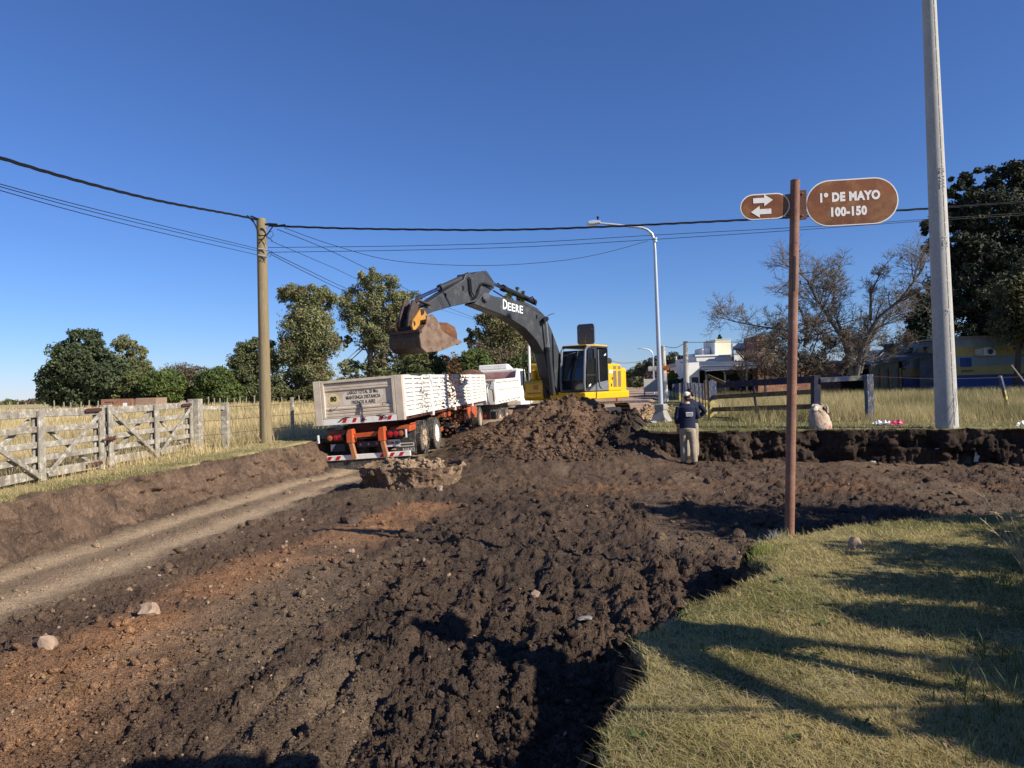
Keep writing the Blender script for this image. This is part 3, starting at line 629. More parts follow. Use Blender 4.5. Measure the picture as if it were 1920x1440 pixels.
def side_bits(s_):
    def fender(y0, y1, z1, zs, label=None):
        b_ = MB(); prof = [(y0, zs), (y0, z1 - .14), (y0 + .02, z1), (y1, z1), (y1, z1 - .14)] if not label else [(y0, zs), (y0 + .02, zs + .14), (y0 + .75, z1), (y1, z1), (y1, zs)]
        b_.prism([(s_ * .62, y_, z_) for y_, z_ in prof], (s_ * .58, 0, 0)); fo = b_.build('fender', m_orange, tr, bevel=.01)
        for z_ in ((zs + .08), (zs + .19)):
            q_ = MB(); q_.box((s_ * 1.2, y0 + .05, z_), (s_ * 1.212, y1, z_ + .035)); q_.build('fender_rib', m_orange, fo)
    fender(.55, 1.15, .95, .78)
    b_ = MB(); b_.box((s_ * .62, 1.02, .12), (s_ * 1.2, 1.05, .78)); fl = b_.build('mud_flap', m_rubber, tr)
    if s_ > 0:
        b_ = MB()
        for a, c in (((.7, .34), (1.12, .37)), ((.7, .42), (1.12, .45))): b_.box((a[0], 1.012, a[1]), (c[0], 1.018, c[1]))
        b_.box((1.12, 1.012, .34), (1.15, 1.018, .45)); b_.build('flap_frame', m_flaptext, fl)
        text('lettering', 'NAKI', .15, m_flaptext, frame_m((.98, 1.016, .24), (1, 0, 0), (0, 0, 1)), fl, offset=.004)
    for y_ in (2.0, 3.45):
        for xx, rm in ((1.08, m_rim if y_ < 3 else m_rimw), (.76, m_rim)):
            wheel('wheel', Matrix.Translation((s_ * xx, y_, .5)) @ (Matrix.Identity(4) if s_ > 0 else Matrix.Rotation(R(180), 4, 'Z')), tr, rimmat=rm)
    b_ = MB(); b_.box((s_ * .7, 4.6, .93), (s_ * 1.2, 5.5, 1.08)); b_.build('fender', m_orange, tr, bevel=.01)
    b_ = MB(); b_.bar((s_ * 1.12, 4.05, .55), (s_ * 1.12, 4.5, .58), .05, .12); b_.build('lamp_bracket', m_orange, tr)
    fender(7.6, 10.1, 1.08, .62, True)
    b_ = MB(); b_.box((s_ * .7, 8.6, .05), (s_ * 1.2, 8.63, .62)); fl = b_.build('mud_flap', m_rubber, tr)
    b_ = MB(); b_.box((s_ * .74, 8.585, .16), (s_ * 1.16, 8.6, .19)); b_.box((s_ * .74, 8.585, .27), (s_ * 1.16, 8.6, .30)); b_.box((s_ * .74, 8.585, .19), (s_ * .77, 8.6, .27)); b_.build('flap_frame', m_flaptext, fl)
    for xx in (1.08, .76): wheel('wheel', Matrix.Translation((s_ * xx, 10.75, .5)) @ (Matrix.Identity(4) if s_ > 0 else Matrix.Rotation(R(180), 4, 'Z')), tr)
side_bits(1); side_bits(-1)
for y_ in (2.0, 3.45, 10.75):
    b_ = MB(); b_.tube([(-1.0, y_, .5), (1.0, y_, .5)], .07, 10); b_.build('axle', m_black, tr)
b_ = MB(); b_.box((-.36, 5.6, .6), (.36, 7.2, 1.0)); b_.build('air_tank', m_black, tr, bevel=.08, seg=3)
b_ = MB(); b_.bar((0, LEN - .8, .75), (0, LEN + 1.6, .8), .16, .16); b_.build('drawbar', m_chassis, tr)
# its load: soil level with the rim
def soil_mass(name, M, x0, x1, y0, y1, base, top, seed, label, group=None, nx=40, ny=70, cat='soil load'):
    X_, Y_ = np.meshgrid(np.linspace(x0, x1, nx), np.linspace(y0, y1, ny)); u_, v_ = (X_ - x0) / (x1 - x0), (Y_ - y0) / (y1 - y0)
    f1_, i1_ = cell(X_ * 5, Y_ * 5, seed); f2_, i2_ = cell(X_ * 12, Y_ * 12, seed + 1)
    Z_ = base + top(u_, v_) + .07 * (1 - f1_) * i1_ + .03 * (1 - f2_) + .06 * (fbm(X_ * 2, Y_ * 2, seed, 3) - .5)
    V_ = np.stack([X_, Y_, Z_], -1).reshape(-1, 3); V_ = V_ @ np.array(M.to_3x3()).T + np.array(M.translation)
    id_ = np.arange(nx * ny).reshape(ny, nx); Q_ = np.stack([id_[:-1, :-1], id_[:-1, 1:], id_[1:, 1:], id_[1:, :-1]], -1).reshape(-1, 4)
    t_ = np.array(lin((110, 84, 66))) * (.7 + .6 * i1_.reshape(-1, 1)); o = np_mesh(name, V_, Q_, m_soil, t_); return tag(o, label, cat, group)
soil_mass('soil_load', TM, -1.17, 1.17, .2, LEN - .1, LZ0 + .75, lambda a, b: .5 * np.exp(-((b - .35) / .2) ** 2 - ((a - .5) / .5) ** 2) * 1.0 - .1, 21, 'low heap of brown soil inside the long ribbed trailer')

# ---------------- tipper truck ahead of the trailer
KH = R(14)
kp = Vector((-1.95, 33.2, -.1))
KM = Matrix.Translation(kp) @ Matrix.Rotation(-KH, 4, 'Z') @ Matrix.Rotation(R(-1.5), 4, 'Y') @ Matrix.Rotation(R(1.6), 4, 'X')
tk = empty('tipper_truck', mat=KM, label='white tipper truck with raised headboard, hitched ahead of the trailer', cat='truck')
Z0, Z1, KL = 1.26, 2.40, 4.9
b_ = MB(); b_.box((-1.2, .05, Z0), (1.2, KL, Z0 + .12)); b_.build('floor', m_chassis, tk)
m_redin = mat('faded_red_lining', W_(176, 120, 112), rough=.7, var=.15, vs=5, patch=(W_(205, 190, 186), 2, .6, .2))
for s_ in (-1, 1):
    b_ = MB(); b_.box((s_ * 1.17, .1, Z0 + .1), (s_ * 1.2, KL, Z1)); sp = b_.build('side_panel', m_white if s_ > 0 else m_redin, tk)
    b_ = MB(); X0, X1 = s_ * 1.2, s_ * 1.26
    for y_ in (.1, 2.42, KL - .16): b_.box((X0, y_, Z0 + .14), (X1, y_ + .17, Z1 - .12))
    b_.box((X0, .1, Z1 - .12), (X1 + s_ * .005, KL, Z1 + .02)); b_.box((X0, .1, Z0), (X1 + s_ * .005, KL, Z0 + .14)); 
    for y0, y1 in ((.27, 2.42), (2.59, KL - .16)): b_.box((X0, y0 + .002, Z0 + .66), (X1 - s_ * .01, y1 - .002, Z0 + .75))
    b_.build('side_frame', m_white, sp, bevel=.01)
    b_ = MB()
    for y_ in np.linspace(.5, KL - .5, 8): b_.box((X1 + s_ * .0, y_, Z0 + .10), (X1 + s_ * .012, y_ + .3, Z0 + .135)); b_.bar((X1 + s_ * .01, y_ + .3, Z0 + .1), (X1 + s_ * .012, y_ + .45, Z0 + .03), .02, .02)
    b_.build('latch', m_ply, sp)
b_ = MB(); b_.box((-1.24, .0, Z0), (1.24, .07, Z1 - .08)); bk = b_.build('tailgate', m_white, tk, bevel=.01)
b_ = MB()
for x_ in (-.8, 0, .85): b_.box((x_ - .05, -.04, Z0 + .02), (x_ + .05, -.001, Z1 - .1))
b_.build('rib', m_white, bk, bevel=.008)
b_ = MB(); b_.tube([(-1.2, -.05, Z1 - .02), (1.22, -.05, Z1 - .0)], .03, 8); b_.build('top_bar', m_white, bk)
b_ = MB(); b_.tube([(1.1, -.06, Z1 - .1), (1.0, -.18, Z0 + .75), (1.18, -.12, Z0 + .7), (1.2, -.08, Z0 + .15)], .03, 7); b_.build('release_bar', m_ply, tk, smooth=True)
b_ = MB(); b_.prism([(-1.24, KL + .002, Z0), (-1.24, KL + .002, Z1 + .02), (-1.24, KL + .002, Z1 + .44), (1.24, KL + .002, Z1 + .44), (1.24, KL + .002, Z0)], (0, .1, 0)); hd_ = b_.build('headboard', m_white, tk, bevel=.01); MB().box((-1.12, KL - .006, Z0 + .2), (1.12, KL + .001, Z1 + .36)).build('lining', m_redin, hd_)
for s_ in (-1, 1):
    b_ = MB(); b_.prism([(s_ * 1.17, KL - 1.3 if s_ < 0 else KL - .5, Z1 + .02), (s_ * 1.17, KL - .002, Z1 + .02), (s_ * 1.17, KL - .002, Z1 + .42), (s_ * 1.17, KL - 4.2 if s_ < 0 else KL - .1, Z1 + (.3 if s_ < 0 else .52))], (s_ * .05, 0, 0)); b_.build('headboard_wing', m_redin if s_ < 0 else m_white, tk)
b_ = MB()
b_.prism([(-1.1, KL + .3, .9), (-1.1, KL + 2.4, .9), (-1.1, KL + 2.5, 1.9), (-1.1, KL + 2.25, 2.85), (-1.1, KL + .3, 2.9)], (2.2, 0, 0)); cb = b_.build('cab', m_white, tk, bevel=.08, seg=3)
b_ = MB(); b_.prism([(-1.05, KL + .35, 2.9), (-1.05, KL + 1.9, 2.9), (-1.05, KL + .9, 3.16), (-1.05, KL + .4, 3.18)], (1.6, 0, 0)); sp = b_.build('roof_deflector', m_white, cb, bevel=.05, seg=2)
b_ = MB()
for x_ in (-.9, -.2): b_.box((x_, KL + .385, 3.0), (x_ + .55, KL + .41, 3.11))
b_.build('vent', m_plate, sp)
b_ = MB(); b_.prism([(1.105, KL + 1.0, 1.95), (1.105, KL + 2.2, 1.95), (1.105, KL + 2.0, 2.75), (1.105, KL + 1.0, 2.75)], (.006, 0, 0)); b_.build('door_window', m_ply, cb)
b_ = MB(); b_.box((1.0, KL + .3, .7), (1.26, KL + 2.4, 1.2)); b_.build('step_panel', m_white, cb, bevel=.05)
b_ = MB(); b_.tube([(1.1, KL + 2.0, 2.7), (1.45, KL + 2.15, 2.6)], .02, 6); b_.box((1.38, KL + 2.1, 2.1), (1.52, KL + 2.18, 2.6)); b_.build('mirror', m_black, cb)
for s_ in (-1, 1):
    b_ = MB(); b_.box((s_ * .36, -.5, .85), (s_ * .48, KL + 2.2, 1.15)); b_.build('chassis_rail', m_black, tk)
b_ = MB(); b_.box((-1.1, -.55, .62), (1.1, -.42, .95)); rb = b_.build('rear_beam', m_black, tk)
for x_ in (.66, .86, -.66, -.86):
    b_ = MB(); b_.lathe([(.08, 0), (.075, .02), (.01, .03)], 18, frame_m((x_, -.555, .78), (1, 0, 0), (0, 0, 1))); b_.build('tail_light', m_redl, rb, smooth=True)
for s_ in (-1, 1):
    for y_ in (.6, 1.9): wheel('wheel', Matrix.Translation((s_ * 1.05, y_, .5)) @ (Matrix.Identity(4) if s_ > 0 else Matrix.Rotation(R(180), 4, 'Z')), tk, wd=.5)
    wheel('wheel', Matrix.Translation((s_ * 1.05, KL + 1.3, .5)) @ (Matrix.Identity(4) if s_ > 0 else Matrix.Rotation(R(180), 4, 'Z')), tk)
    b_ = MB(); 
    for y_ in (.6, 1.9):
        b_.tube([(s_ * 1.02, y_ + .64 * math.cos(a), .5 + .64 * math.sin(a)) for a in np.linspace(.35, 2.8, 9)], .02, 6)
    b_.build('fender', m_black, tk)
    b_ = MB(); b_.box((s_ * .78, -.1, .25), (s_ * 1.25, -.08, .95)); b_.build('mud_flap', m_black, tk)
soil_mass('soil_load', KM, -1.16, 1.16, .12, KL - .05, Z1 - .25, lambda a, b: .78 * np.exp(-((b - .22) / .3) ** 2 - ((a - .42) / .42) ** 2), 25, 'rounded heap of brown soil filling the bed of the white truck')

# ---------------- excavator
XH = math.radians(34.5)
Xf = Vector((-math.sin(XH), -math.cos(XH), 0)); Xl = Vector((math.cos(XH), -math.sin(XH), 0))
XG = .43
XO = at(1099, 720, 24.5); XO = Vector((XO.x, XO.y, XG)) - Xf * 1.35 - Xl * 1.3
XM = Matrix(((Xf.x, Xl.x, 0, XO.x), (Xf.y, Xl.y, 0, XO.y), (0, 0, 1, XG), (0, 0, 0, 1)))
ex = empty('excavator', mat=XM, label='yellow and dark grey tracked excavator swinging a bucket of soil over the trailer', cat='excavator')
m_yellow = mat('machine_yellow', W_(238, 180, 26), rough=.42, var=.06, vs=3, patch=(W_(190, 150, 80), 5, .68, .08), coat=.15)
m_grey = mat('boom_grey', W_(60, 62, 65), rough=.5, var=.1, vs=2.5, patch=[(W_(88, 87, 83), 3.5, .62, .1), (W_(150, 148, 140), 19, .76, .03)])
m_dgrey = mat('dark_grey_paint', W_(52, 54, 57), rough=.5, var=.12, vs=4)
m_blk = mat('soft_black', W_(20, 20, 21), rough=.7, var=.2, vs=6)
m_hose = mat('hydraulic_hose', W_(24, 24, 25), rough=.55, var=.1)
m_chrome = mat('chrome_rod', W_(190, 195, 205), rough=.15, metal=.9, var=.03)
m_steel = mat('worn_steel', W_(128, 106, 88), rough=.6, var=.2, vs=5, patch=[(W_(92, 66, 52), 4, .56, .1), (W_(160, 140, 118), 15, .66, .05)], bump=.3, bs=30)
m_steeld = mat('shaded_worn_steel', W_(70, 56, 50), rough=.65, var=.25, vs=5, patch=(W_(110, 88, 72), 7, .62, .08), bump=.3, bs=30)  # dark copy of worn steel for links; shades bucket shell and far plate by colour
m_wyel = mat('worn_yellow', W_(186, 132, 58), rough=.55, var=.12, vs=5, patch=(W_(130, 96, 64), 7, .62, .06))
m_glass = mat('tinted_glass', W_(26, 34, 44), rough=.06, var=.02, spec=.7)
m_glass2 = mat('dark_window', W_(20, 21, 24), rough=.12, var=.05, spec=.5)
m_letw = mat('white_lettering', W_(240, 240, 238), rough=.5, var=.03)
m_grill = mat('grille_grey', W_(128, 112, 86), rough=.7, var=.15, vs=30)
m_track = mat('muddy_track', W_(96, 76, 60), rough=.9, var=.3, vs=7, bump=.5, bs=30)
def XL(px, py, y): return on_local(px, py, XM, 1, y)
def trace(pts, y): return [Vector(XL(px, py, y)) for px, py in pts]
# tracks
for s_ in (-1, 1):
    b_ = MB(); n_ = 46; Lh, rr_ = 1.55, .44
    ring = []
    per = 4 * Lh + 2 * math.pi * rr_
    for k_ in range(n_):
        d_ = per * k_ / n_
        if d_ < 2 * Lh: ring.append((-Lh + d_, .88, 0))
        elif d_ < 2 * Lh + math.pi * rr_: a = (d_ - 2 * Lh) / rr_; ring.append((Lh + rr_ * math.sin(a), .44 + rr_ * math.cos(a), a))
        elif d_ < 4 * Lh + math.pi * rr_: ring.append((Lh - (d_ - 2 * Lh - math.pi * rr_), 0.0, math.pi))
        else: a = (d_ - 4 * Lh - math.pi * rr_) / rr_; ring.append((-Lh - rr_ * math.sin(a), .44 - rr_ * math.cos(a), math.pi + a))
    for x_, z_, a in ring:
        c_ = Vector((x_, s_ * 1.1, z_)); t_ = Vector((math.cos(a), 0, -math.sin(a))); b_.bar(c_ - t_ * .085, c_ + t_ * .085, .6, .05, up=(math.sin(a), 0, math.cos(a)))
    to_ = b_.build('track', m_track, ex)
    b_ = MB(); b_.box((-1.4, s_ * .9, .2), (1.4, s_ * 1.3, .7)); b_.build('track_frame', m_dgrey, to_, bevel=.05)
b_ = MB(); b_.box((-.8, -.8, .5), (.8, .8, .9)); b_.lathe([(.62, 0), (.62, .16)], 28, Matrix.Translation((0, 0, .88))); b_.build('undercarriage', m_dgrey, ex)
# upper deck
DZ = 1.04
b_ = MB(); b_.box((-2.05, -1.28, DZ), (1.22, .18, DZ + .2)); b_.build('deck', m_yellow, ex, bevel=.03)
b_ = MB(); b_.prism([(-2.1, 1.3, DZ), (1.40, 1.3, DZ), (1.42, 1.3, DZ + .27), (-2.1, 1.3, DZ + .27)], (0, -1.08, 0)); b_.build('side_skirt', m_yellow, ex, bevel=.05, seg=3)
# counterweight and engine hood (left side flush with the cab)
b_ = MB(); arc = [(-1.55, -1.27), (-1.55, 1.26), (-1.95, 1.26), (-2.15, 1.05), (-2.3, .4), (-2.35, 0), (-2.3, -.4), (-2.15, -1.05), (-1.95, -1.27)]
b_.prism([(x_, y_, DZ + .02) for x_, y_ in arc], (0, 0, 1.12)); b_.build('counterweight', m_yellow, ex, bevel=.09, seg=3)
b_ = MB(); b_.prism([(-1.56, 1.27, DZ + .27), (-.43, 1.27, DZ + .27), (-.43, 1.27, DZ + 1.27), (-.9, 1.27, DZ + 1.29), (-1.42, 1.27, DZ + 1.27), (-1.56, 1.27, DZ + 1.18)], (0, -1.05, 0)); hood = b_.build('engine_door', m_yellow, ex, bevel=.05, seg=3)
b_ = MB(); b_.box((-1.55, -1.2, DZ + .2), (-.5, .2, DZ + 1.15)); b_.build('engine_hood', m_yellow, ex, bevel=.06, seg=2)
for x0, x1 in ((-1.08, -.80), (-1.45, -1.20)):
    b_ = MB(); b_.box((x0, 1.268, DZ + .42), (x1, 1.276, DZ + 1.02)); gr_ = b_.build('grille', m_grill, hood)
    b_ = MB()
    for z_ in np.linspace(DZ + .44, DZ + 1.0, 14): b_.box((x0 + .01, 1.276, z_), (x1 - .01, 1.284, z_ + .014))
    b_.build('louvre', m_grill, gr_)['kind'] = 'stuff'
    b_ = MB(); b_.box((x0 + .01, 1.268, DZ + 1.08), (x1 - .01, 1.276, DZ + 1.2)); b_.build('grille', m_grill, hood)
text('lettering', '200D', .16, m_letw, frame_m((-.62, 1.275, DZ + .98), (-1, 0, 0), (0, 0, 1)), hood, offset=.006, align='CENTER')
for x_, z_ in ((-.72, .68), (-.64, .44)):
    b_ = MB(); b_.box((x_ - .04, 1.268, DZ + z_), (x_ + .04, 1.276, DZ + z_ + .11)); b_.build('decal', m_blk, hood)
b_ = MB(); b_.box((-1.35, .2, DZ + 1.28), (-.45, 1.0, DZ + 1.52)); b_.build('air_filter_cover', m_dgrey, ex, bevel=.1, seg=3)
b_ = MB(); b_.tube([(-1.3, -.5, DZ + 1.1), (-1.3, -.5, DZ + 1.75)], .07, 12); b_.build('exhaust_pipe', m_dgrey, ex)
# tool box right of the boom
b_ = MB(); b_.prism([(1.30, -1.28, DZ), (1.38, -1.28, DZ + .1), (1.36, -1.28, DZ + .62), (1.22, -1.28, DZ + .74), (.3, -1.28, DZ + .74), (.3, -1.28, DZ)], (0, .82, 0)); tb = b_.build('tool_box', m_yellow, ex, bevel=.03, seg=2)
b_ = MB(); b_.box((1.375, -1.12, DZ + .25), (1.40, -.55, DZ + .3)); b_.build('handle', m_wyel, tb)
b_ = MB(); b_.box((1.37, -.85, DZ + .4), (1.385, -.66, DZ + .56)); b_.build('decal', m_wyel, tb)
b_ = MB(); b_.box((.2, -1.25, DZ + .75), (.95, -.5, DZ + 1.35)); b_.build('fuel_tank', m_yellow, ex, bevel=.06, seg=2)
b_ = MB(); b_.lathe([(.12, 0), (.12, .12), (.09, .3), (.03, .34)], 12, Matrix.Translation((1.02, -1.05, DZ + .78))); b_.build('work_light', m_yellow, ex, smooth=True)
b_ = MB(); b_.tube([(1.3, -1.22, DZ + .1), (1.42, -1.25, DZ + .5), (1.38, -1.25, DZ + 1.5), (1.2, -1.25, DZ + 2.05), (.9, -1.22, DZ + 2.05), (.7, -1.2, DZ + 1.3)], .022, 7); b_.build('handrail', m_blk, ex)
# cab shell
CZ = DZ + .27; CT = 2.97
fr = [(1.36, CZ), (1.40, CZ + .25), (1.30, CT - .12), (1.18, CT - .03)]
b_ = MB()
y0, y1 = .27, 1.28
b_.box((-.42, y0, CZ), (1.36, y1, CZ + .1))
b_.box((-.42, y0, CT - .1), (1.2, y1, CT - .03)); b_.box((-.42, y0, CZ + .1), (-.36, y1, CT - .1)); cabf = b_.build('cab', m_dgrey, ex, bevel=.03, seg=2)
for y_ in (y0, y1 - .07):
    b_ = MB(); b_.tube([(x_, y_ + .035, z_) for x_, z_ in [(1.34, CZ + .05), (1.385, CZ + .3), (1.34, CZ + .85), (1.26, CT - .2), (1.12, CT - .07), (.9, CT - .05)]], .045, 8); b_.build('front_pillar', mat('pillar_grey', W_(120, 124, 130), rough=.45, var=.06), cabf, smooth=True)
b_ = MB(); b_.box((.55, y0 + .02, CT - .035), (1.18, y1 - .02, CT + .0)); b_.box((-.4, y0 + .02, CT - .03), (.55, y1 - .02, CT + .02)); b_.build('roof', m_yellow, cabf, bevel=.02, seg=2)
b_ = MB(); b_.prism([(1.352, y0 + .08, CZ + .1), (1.352, y1 - .08, CZ + .1), (1.385, y1 - .08, CZ + .45), (1.345, y1 - .08, CZ + .85), (1.25, y1 - .08, CT - .2), (1.25, y0 + .08, CT - .2), (1.345, y0 + .08, CZ + .85), (1.385, y0 + .08, CZ + .45)], (-.012, 0, 0))
b_ = MB()
prof = [(1.352, CZ + .1), (1.392, CZ + .42), (1.345, CZ + .85), (1.25, CT - .2)]
ws = [Vector((x_, y0 + .08, z_)) for x_, z_ in prof], [Vector((x_, y1 - .08, z_)) for x_, z_ in prof]
for k_ in range(3): b_.prism([ws[0][k_], ws[1][k_], ws[1][k_ + 1], ws[0][k_ + 1]], (-.01, 0, 0))
b_.build('windscreen', m_glass, cabf)
b_ = MB(); b_.bar((1.40, y0 + .06, CZ + .42), (1.40, y1 - .06, CZ + .42), .02, .02); b_.build('windscreen_bar', m_dgrey, cabf)
b_ = MB(); b_.bar((1.335, y0 + .12, CT - .38), (1.29, y0 + .62, CT - .26), .014, .014); b_.build('wiper', m_chrome, cabf)
b_ = MB(); b_.box((.45, y1 - .02, CZ + .1), (1.26, y1, CT - .1)); b_.build('door', m_dgrey, cabf, bevel=.01)
b_ = MB(); b_.prism([(.52, y1 + .001, CZ + .62), (1.27, y1 + .001, CZ + .62), (1.2, y1 + .001, CT - .22), (1.08, y1 + .001, CT - .14), (.52, y1 + .001, CT - .14)], (0, .008, 0)); b_.build('door_window', m_glass2, cabf)
b_ = MB(); b_.prism([(.52, y1 + .001, CZ + .34), (1.0, y1 + .001, CZ + .16), (1.3, y1 + .001, CZ + .16), (1.3, y1 + .001, CZ + .58), (.52, y1 + .001, CZ + .58)], (0, .008, 0)); b_.build('door_window', m_glass2, cabf)
b_ = MB(); b_.prism([(-.34, y1 + .001, CZ + .42), (.36, y1 + .001, CZ + .30), (.36, y1 + .001, CT - .14), (-.34, y1 + .001, CT - .12)], (0, .006, 0)); b_.build('rear_window', m_glass2, cabf)
b_ = MB(); b_.tube([(.40, y1 + .02, CT - .16), (.41, y1 + .03, CZ + .45), (.34, y1 + .03, CZ + .2), (.2, y1 + .025, CZ + .12), (-.3, y1 + .02, CZ + .3)], .024, 7); b_.build('side_rail', mat('rail_grey', W_(120, 124, 130), rough=.45, var=.06), cabf, smooth=True)
b_ = MB(); b_.prism([(-.34, y1 + .002, CZ + .04), (1.1, y1 + .002, CZ + .04), (.5, y1 + .002, CZ + .32), (-.34, y1 + .002, CZ + .40)], (0, .006, 0)); b_.build('side_panel', mat('panel_grey', W_(112, 116, 120), rough=.5, var=.06), cabf)
def deer(o, x, y, sc, parent):
    pts = [(-.5, -.28), (-.25, -.1), (-.4, .05), (-.1, .12), (.1, .05), (.3, .3), (.42, .28), (.5, .12), (.3, .02), (.42, -.3), (.25, -.12), (.0, -.08), (-.12, -.22), (-.3, -.3)]
    M_ = frame_m(o, x, y); b_ = MB(); b_.prism([M_ @ Vector((a * sc, c * sc, 0)) for a, c in pts], M_.to_3x3() @ Vector((0, 0, .004))); return b_.build('emblem', m_letw, parent)
deer((.05 - .2, y1 + .009, CT - .33), (-1, 0, 0), (0, 0, 1), .17, cabf)
deer((1.07, y1 + .012, CZ + .24), (-1, 0, 0), (0, 0, 1), .19, cabf)
deer((1.423, .72, DZ + .13), (0, 1, 0), (0, 0, 1), .17, ex)
b_ = MB(); b_.tube([(.95, y1 + .02, CT - .12), (.98, y1 + .14, CT - .2)], .015, 6); b_.box((.92, y1 + .12, CT - .5), (1.02, y1 + .2, CT - .16)); b_.build('mirror', m_dgrey, cabf, bevel=.02)
b_ = MB(); b_.tube([(.62, y1 + .04, CZ + 1.2), (.62, y1 + .05, CZ + .1), (.66, y1 + .04, DZ + .05), (.9, y1 + .02, DZ + .02)], .014, 6); b_.build('cable', m_blk, cabf)
b_ = MB(); b_.box((.2, y0 + .3, CZ + .1), (.75, y1 - .3, CZ + .5)); b_.box((.15, y0 + .3, CZ + .5), (.3, y1 - .3, CZ + 1.15)); b_.build('seat', m_blk, cabf, bevel=.05)
# raised roof hatch
hp_ = [XL(px, py, 0) for px, py in ((1073, 640), (1113, 640))]
b_ = MB(); hx = .5; hz0, hz1 = CT + .04, CT + .78; ya, yb = .52, 1.22; rr_ = .1
rp = []
for cx_, cz_, a0 in ((yb - rr_, hz1 - rr_, 0), (ya + rr_, hz1 - rr_, 90), (ya + rr_, hz0 + rr_, 180), (yb - rr_, hz0 + rr_, 270)):
    for a in (0, 30, 60, 90): rp.append((hx, cx_ + rr_ * math.cos(R(a0 + a)), cz_ + rr_ * math.sin(R(a0 + a))))
b_.prism(rp, (-.05, 0, 0)); ht = b_.build('roof_hatch', mat('hatch_grey', W_(84, 90, 98), rough=.5, var=.06), ex, bevel=.015, seg=2)
for y_ in (ya + .1, yb - .1):
    b_ = MB(); b_.lathe([(.035, 0), (.03, .02)], 10, frame_m((hx, y_, hz1 - .2), (0, 1, 0), (0, 0, 1))); b_.build('hatch_knob', m_chrome, ht)
b_ = MB(); b_.tube([(hx + .02, (ya + yb) / 2 - .02, hz0 + .08), (hx + .03, (ya + yb) / 2 + .06, hz0 + .36)], .008, 5); b_.build('hatch_strut', m_chrome, ht)
# ---- boom (outline measured on its near face)
BY, BW = .21, .42
boom_px = [(1048, 735), (1030, 706), (1021, 664), (1006, 638), (985, 615), (950, 593), (915, 580), (890, 570), (899, 560), (906, 551), (916, 551), (930, 556), (955, 560), (990, 568), (1008, 578), (1022, 592), (1034, 618), (1046, 650), (1060, 690), (1072, 735)]
b_ = MB(); bp = trace(boom_px, BY); b_.prism(bp, (0, -BW, 0)); bo = b_.build('boom', m_grey, ex, bevel=.02, seg=2)
dpx = trace([(943, 585), (983, 595)], BY + .004); dirb = (dpx[1] - dpx[0]).normalized()
upb = Vector((0, 0, 1)); upb = (upb - dirb * upb.dot(dirb)).normalized()
cen = (Vector(XL(962.5, 575.5, BY + .004)))
lw = (Vector(XL(981.5, 580, BY + .004)) - Vector(XL(943.5, 570, BY + .004))).length
Mt = frame_m(cen, Vector(XL(983, 581, BY)) - Vector(XL(943, 571, BY)), upb)
hgt = (Vector(XL(962, 566, BY)) - Vector(XL(962, 586, BY))).length
# small caps after a big D
def fit(tq, x0, x1, z0, z1):
    vs_ = [v.co for v in tq.data.vertices]; ax_, bx_ = min(v.x for v in vs_), max(v.x for v in vs_); ay_, by_ = min(v.y for v in vs_), max(v.y for v in vs_)
    tq.data.transform(Mt @ Matrix.Translation((x0, z0, 0)) @ Matrix.Diagonal(((x1 - x0) / (bx_ - ax_), (z1 - z0) / (by_ - ay_), 1, 1)) @ Matrix.Translation((-ax_, -ay_, 0)))
fit(text('lettering', 'D', 1, m_letw, Matrix.Identity(4), bo, offset=.016, depth=.004), -lw * .5, -lw * .30, -hgt * .42, hgt * .50)
for k_, ch_ in enumerate('EERE'): fit(text('lettering', ch_, 1, m_letw, Matrix.Identity(4), bo, offset=.016, depth=.004), -lw * .275 + k_ * lw * .197, -lw * .275 + k_ * lw * .197 + lw * .165, -hgt * .42, hgt * .30)
P = lambda px, py, y: Vector(XL(px, py, y))
def cyl(parent, name, p, q, ratio, r0, r1, m0=None, m1=None):
    d_ = q - p; mid = p + d_ * ratio
    b_ = MB(); b_.tube([p, mid], r0, 14); b_.tube([mid - d_.normalized() * .1, mid + d_.normalized() * .03], r0 * 1.25, 14); b_.tube([p - d_.normalized() * .06, p + d_.normalized() * .06], r0 * 1.1, 12); c_ = b_.build(name, m0 or m_dgrey, parent, smooth=True)
    b_ = MB(); b_.tube([mid, q], r1, 12); b_.build('rod', m1 or m_chrome, c_, smooth=True); return c_
# boom cylinders either side
for y_ in (BY + .14, -BY - .14):
    cyl(ex, 'boom_cylinder', P(1037, 737, y_) if y_ > 0 else Vector((1.25, y_, DZ + .15)), P(1023, 600, y_) if y_ > 0 else P(1000, 610, y_), .62, .085, .05)
b_ = MB(); b_.tube([P(1024, 598, BY + .24), P(1024, 598, -BY - .24)], .09, 14); b_.build('pin', m_dgrey, bo, smooth=True)
# arm (stick)
arm_px = [(791, 582), (800, 572), (830, 556), (870, 541), (900, 524), (906, 506), (914, 507), (920, 517), (930, 535), (925, 544), (916, 552), (908, 563), (885, 566), (850, 574), (815, 584), (803, 590)]
arm_px = [(789, 583), (796, 571), (830, 549), (870, 524), (874, 513), (888, 514), (897, 509), (911, 507), (914, 509), (929, 532), (926, 541), (918, 548), (914, 558), (906, 563), (885, 567), (850, 574), (815, 584), (800, 590)]
AY, AW = .17, .34
b_ = MB(); b_.prism(trace(arm_px, AY), (0, -AW, 0)); ar = b_.build('arm', m_grey, ex, bevel=.02, seg=2)
b_ = MB(); b_.tube([P(911, 557, BY + .09), P(911, 557, -BY - .12)], .13, 18); b_.tube([P(911, 557, BY + .13), P(911, 557, BY + .09)], .08, 14); b_.build('pin', mat('pin_steel', W_(120, 122, 124), rough=.5), ar, smooth=True)
# arm cylinder on top of the boom
cyl(ex, 'arm_cylinder', P(1001, 566, 0), P(927, 533, 0), .80, .09, .055, m_blk)
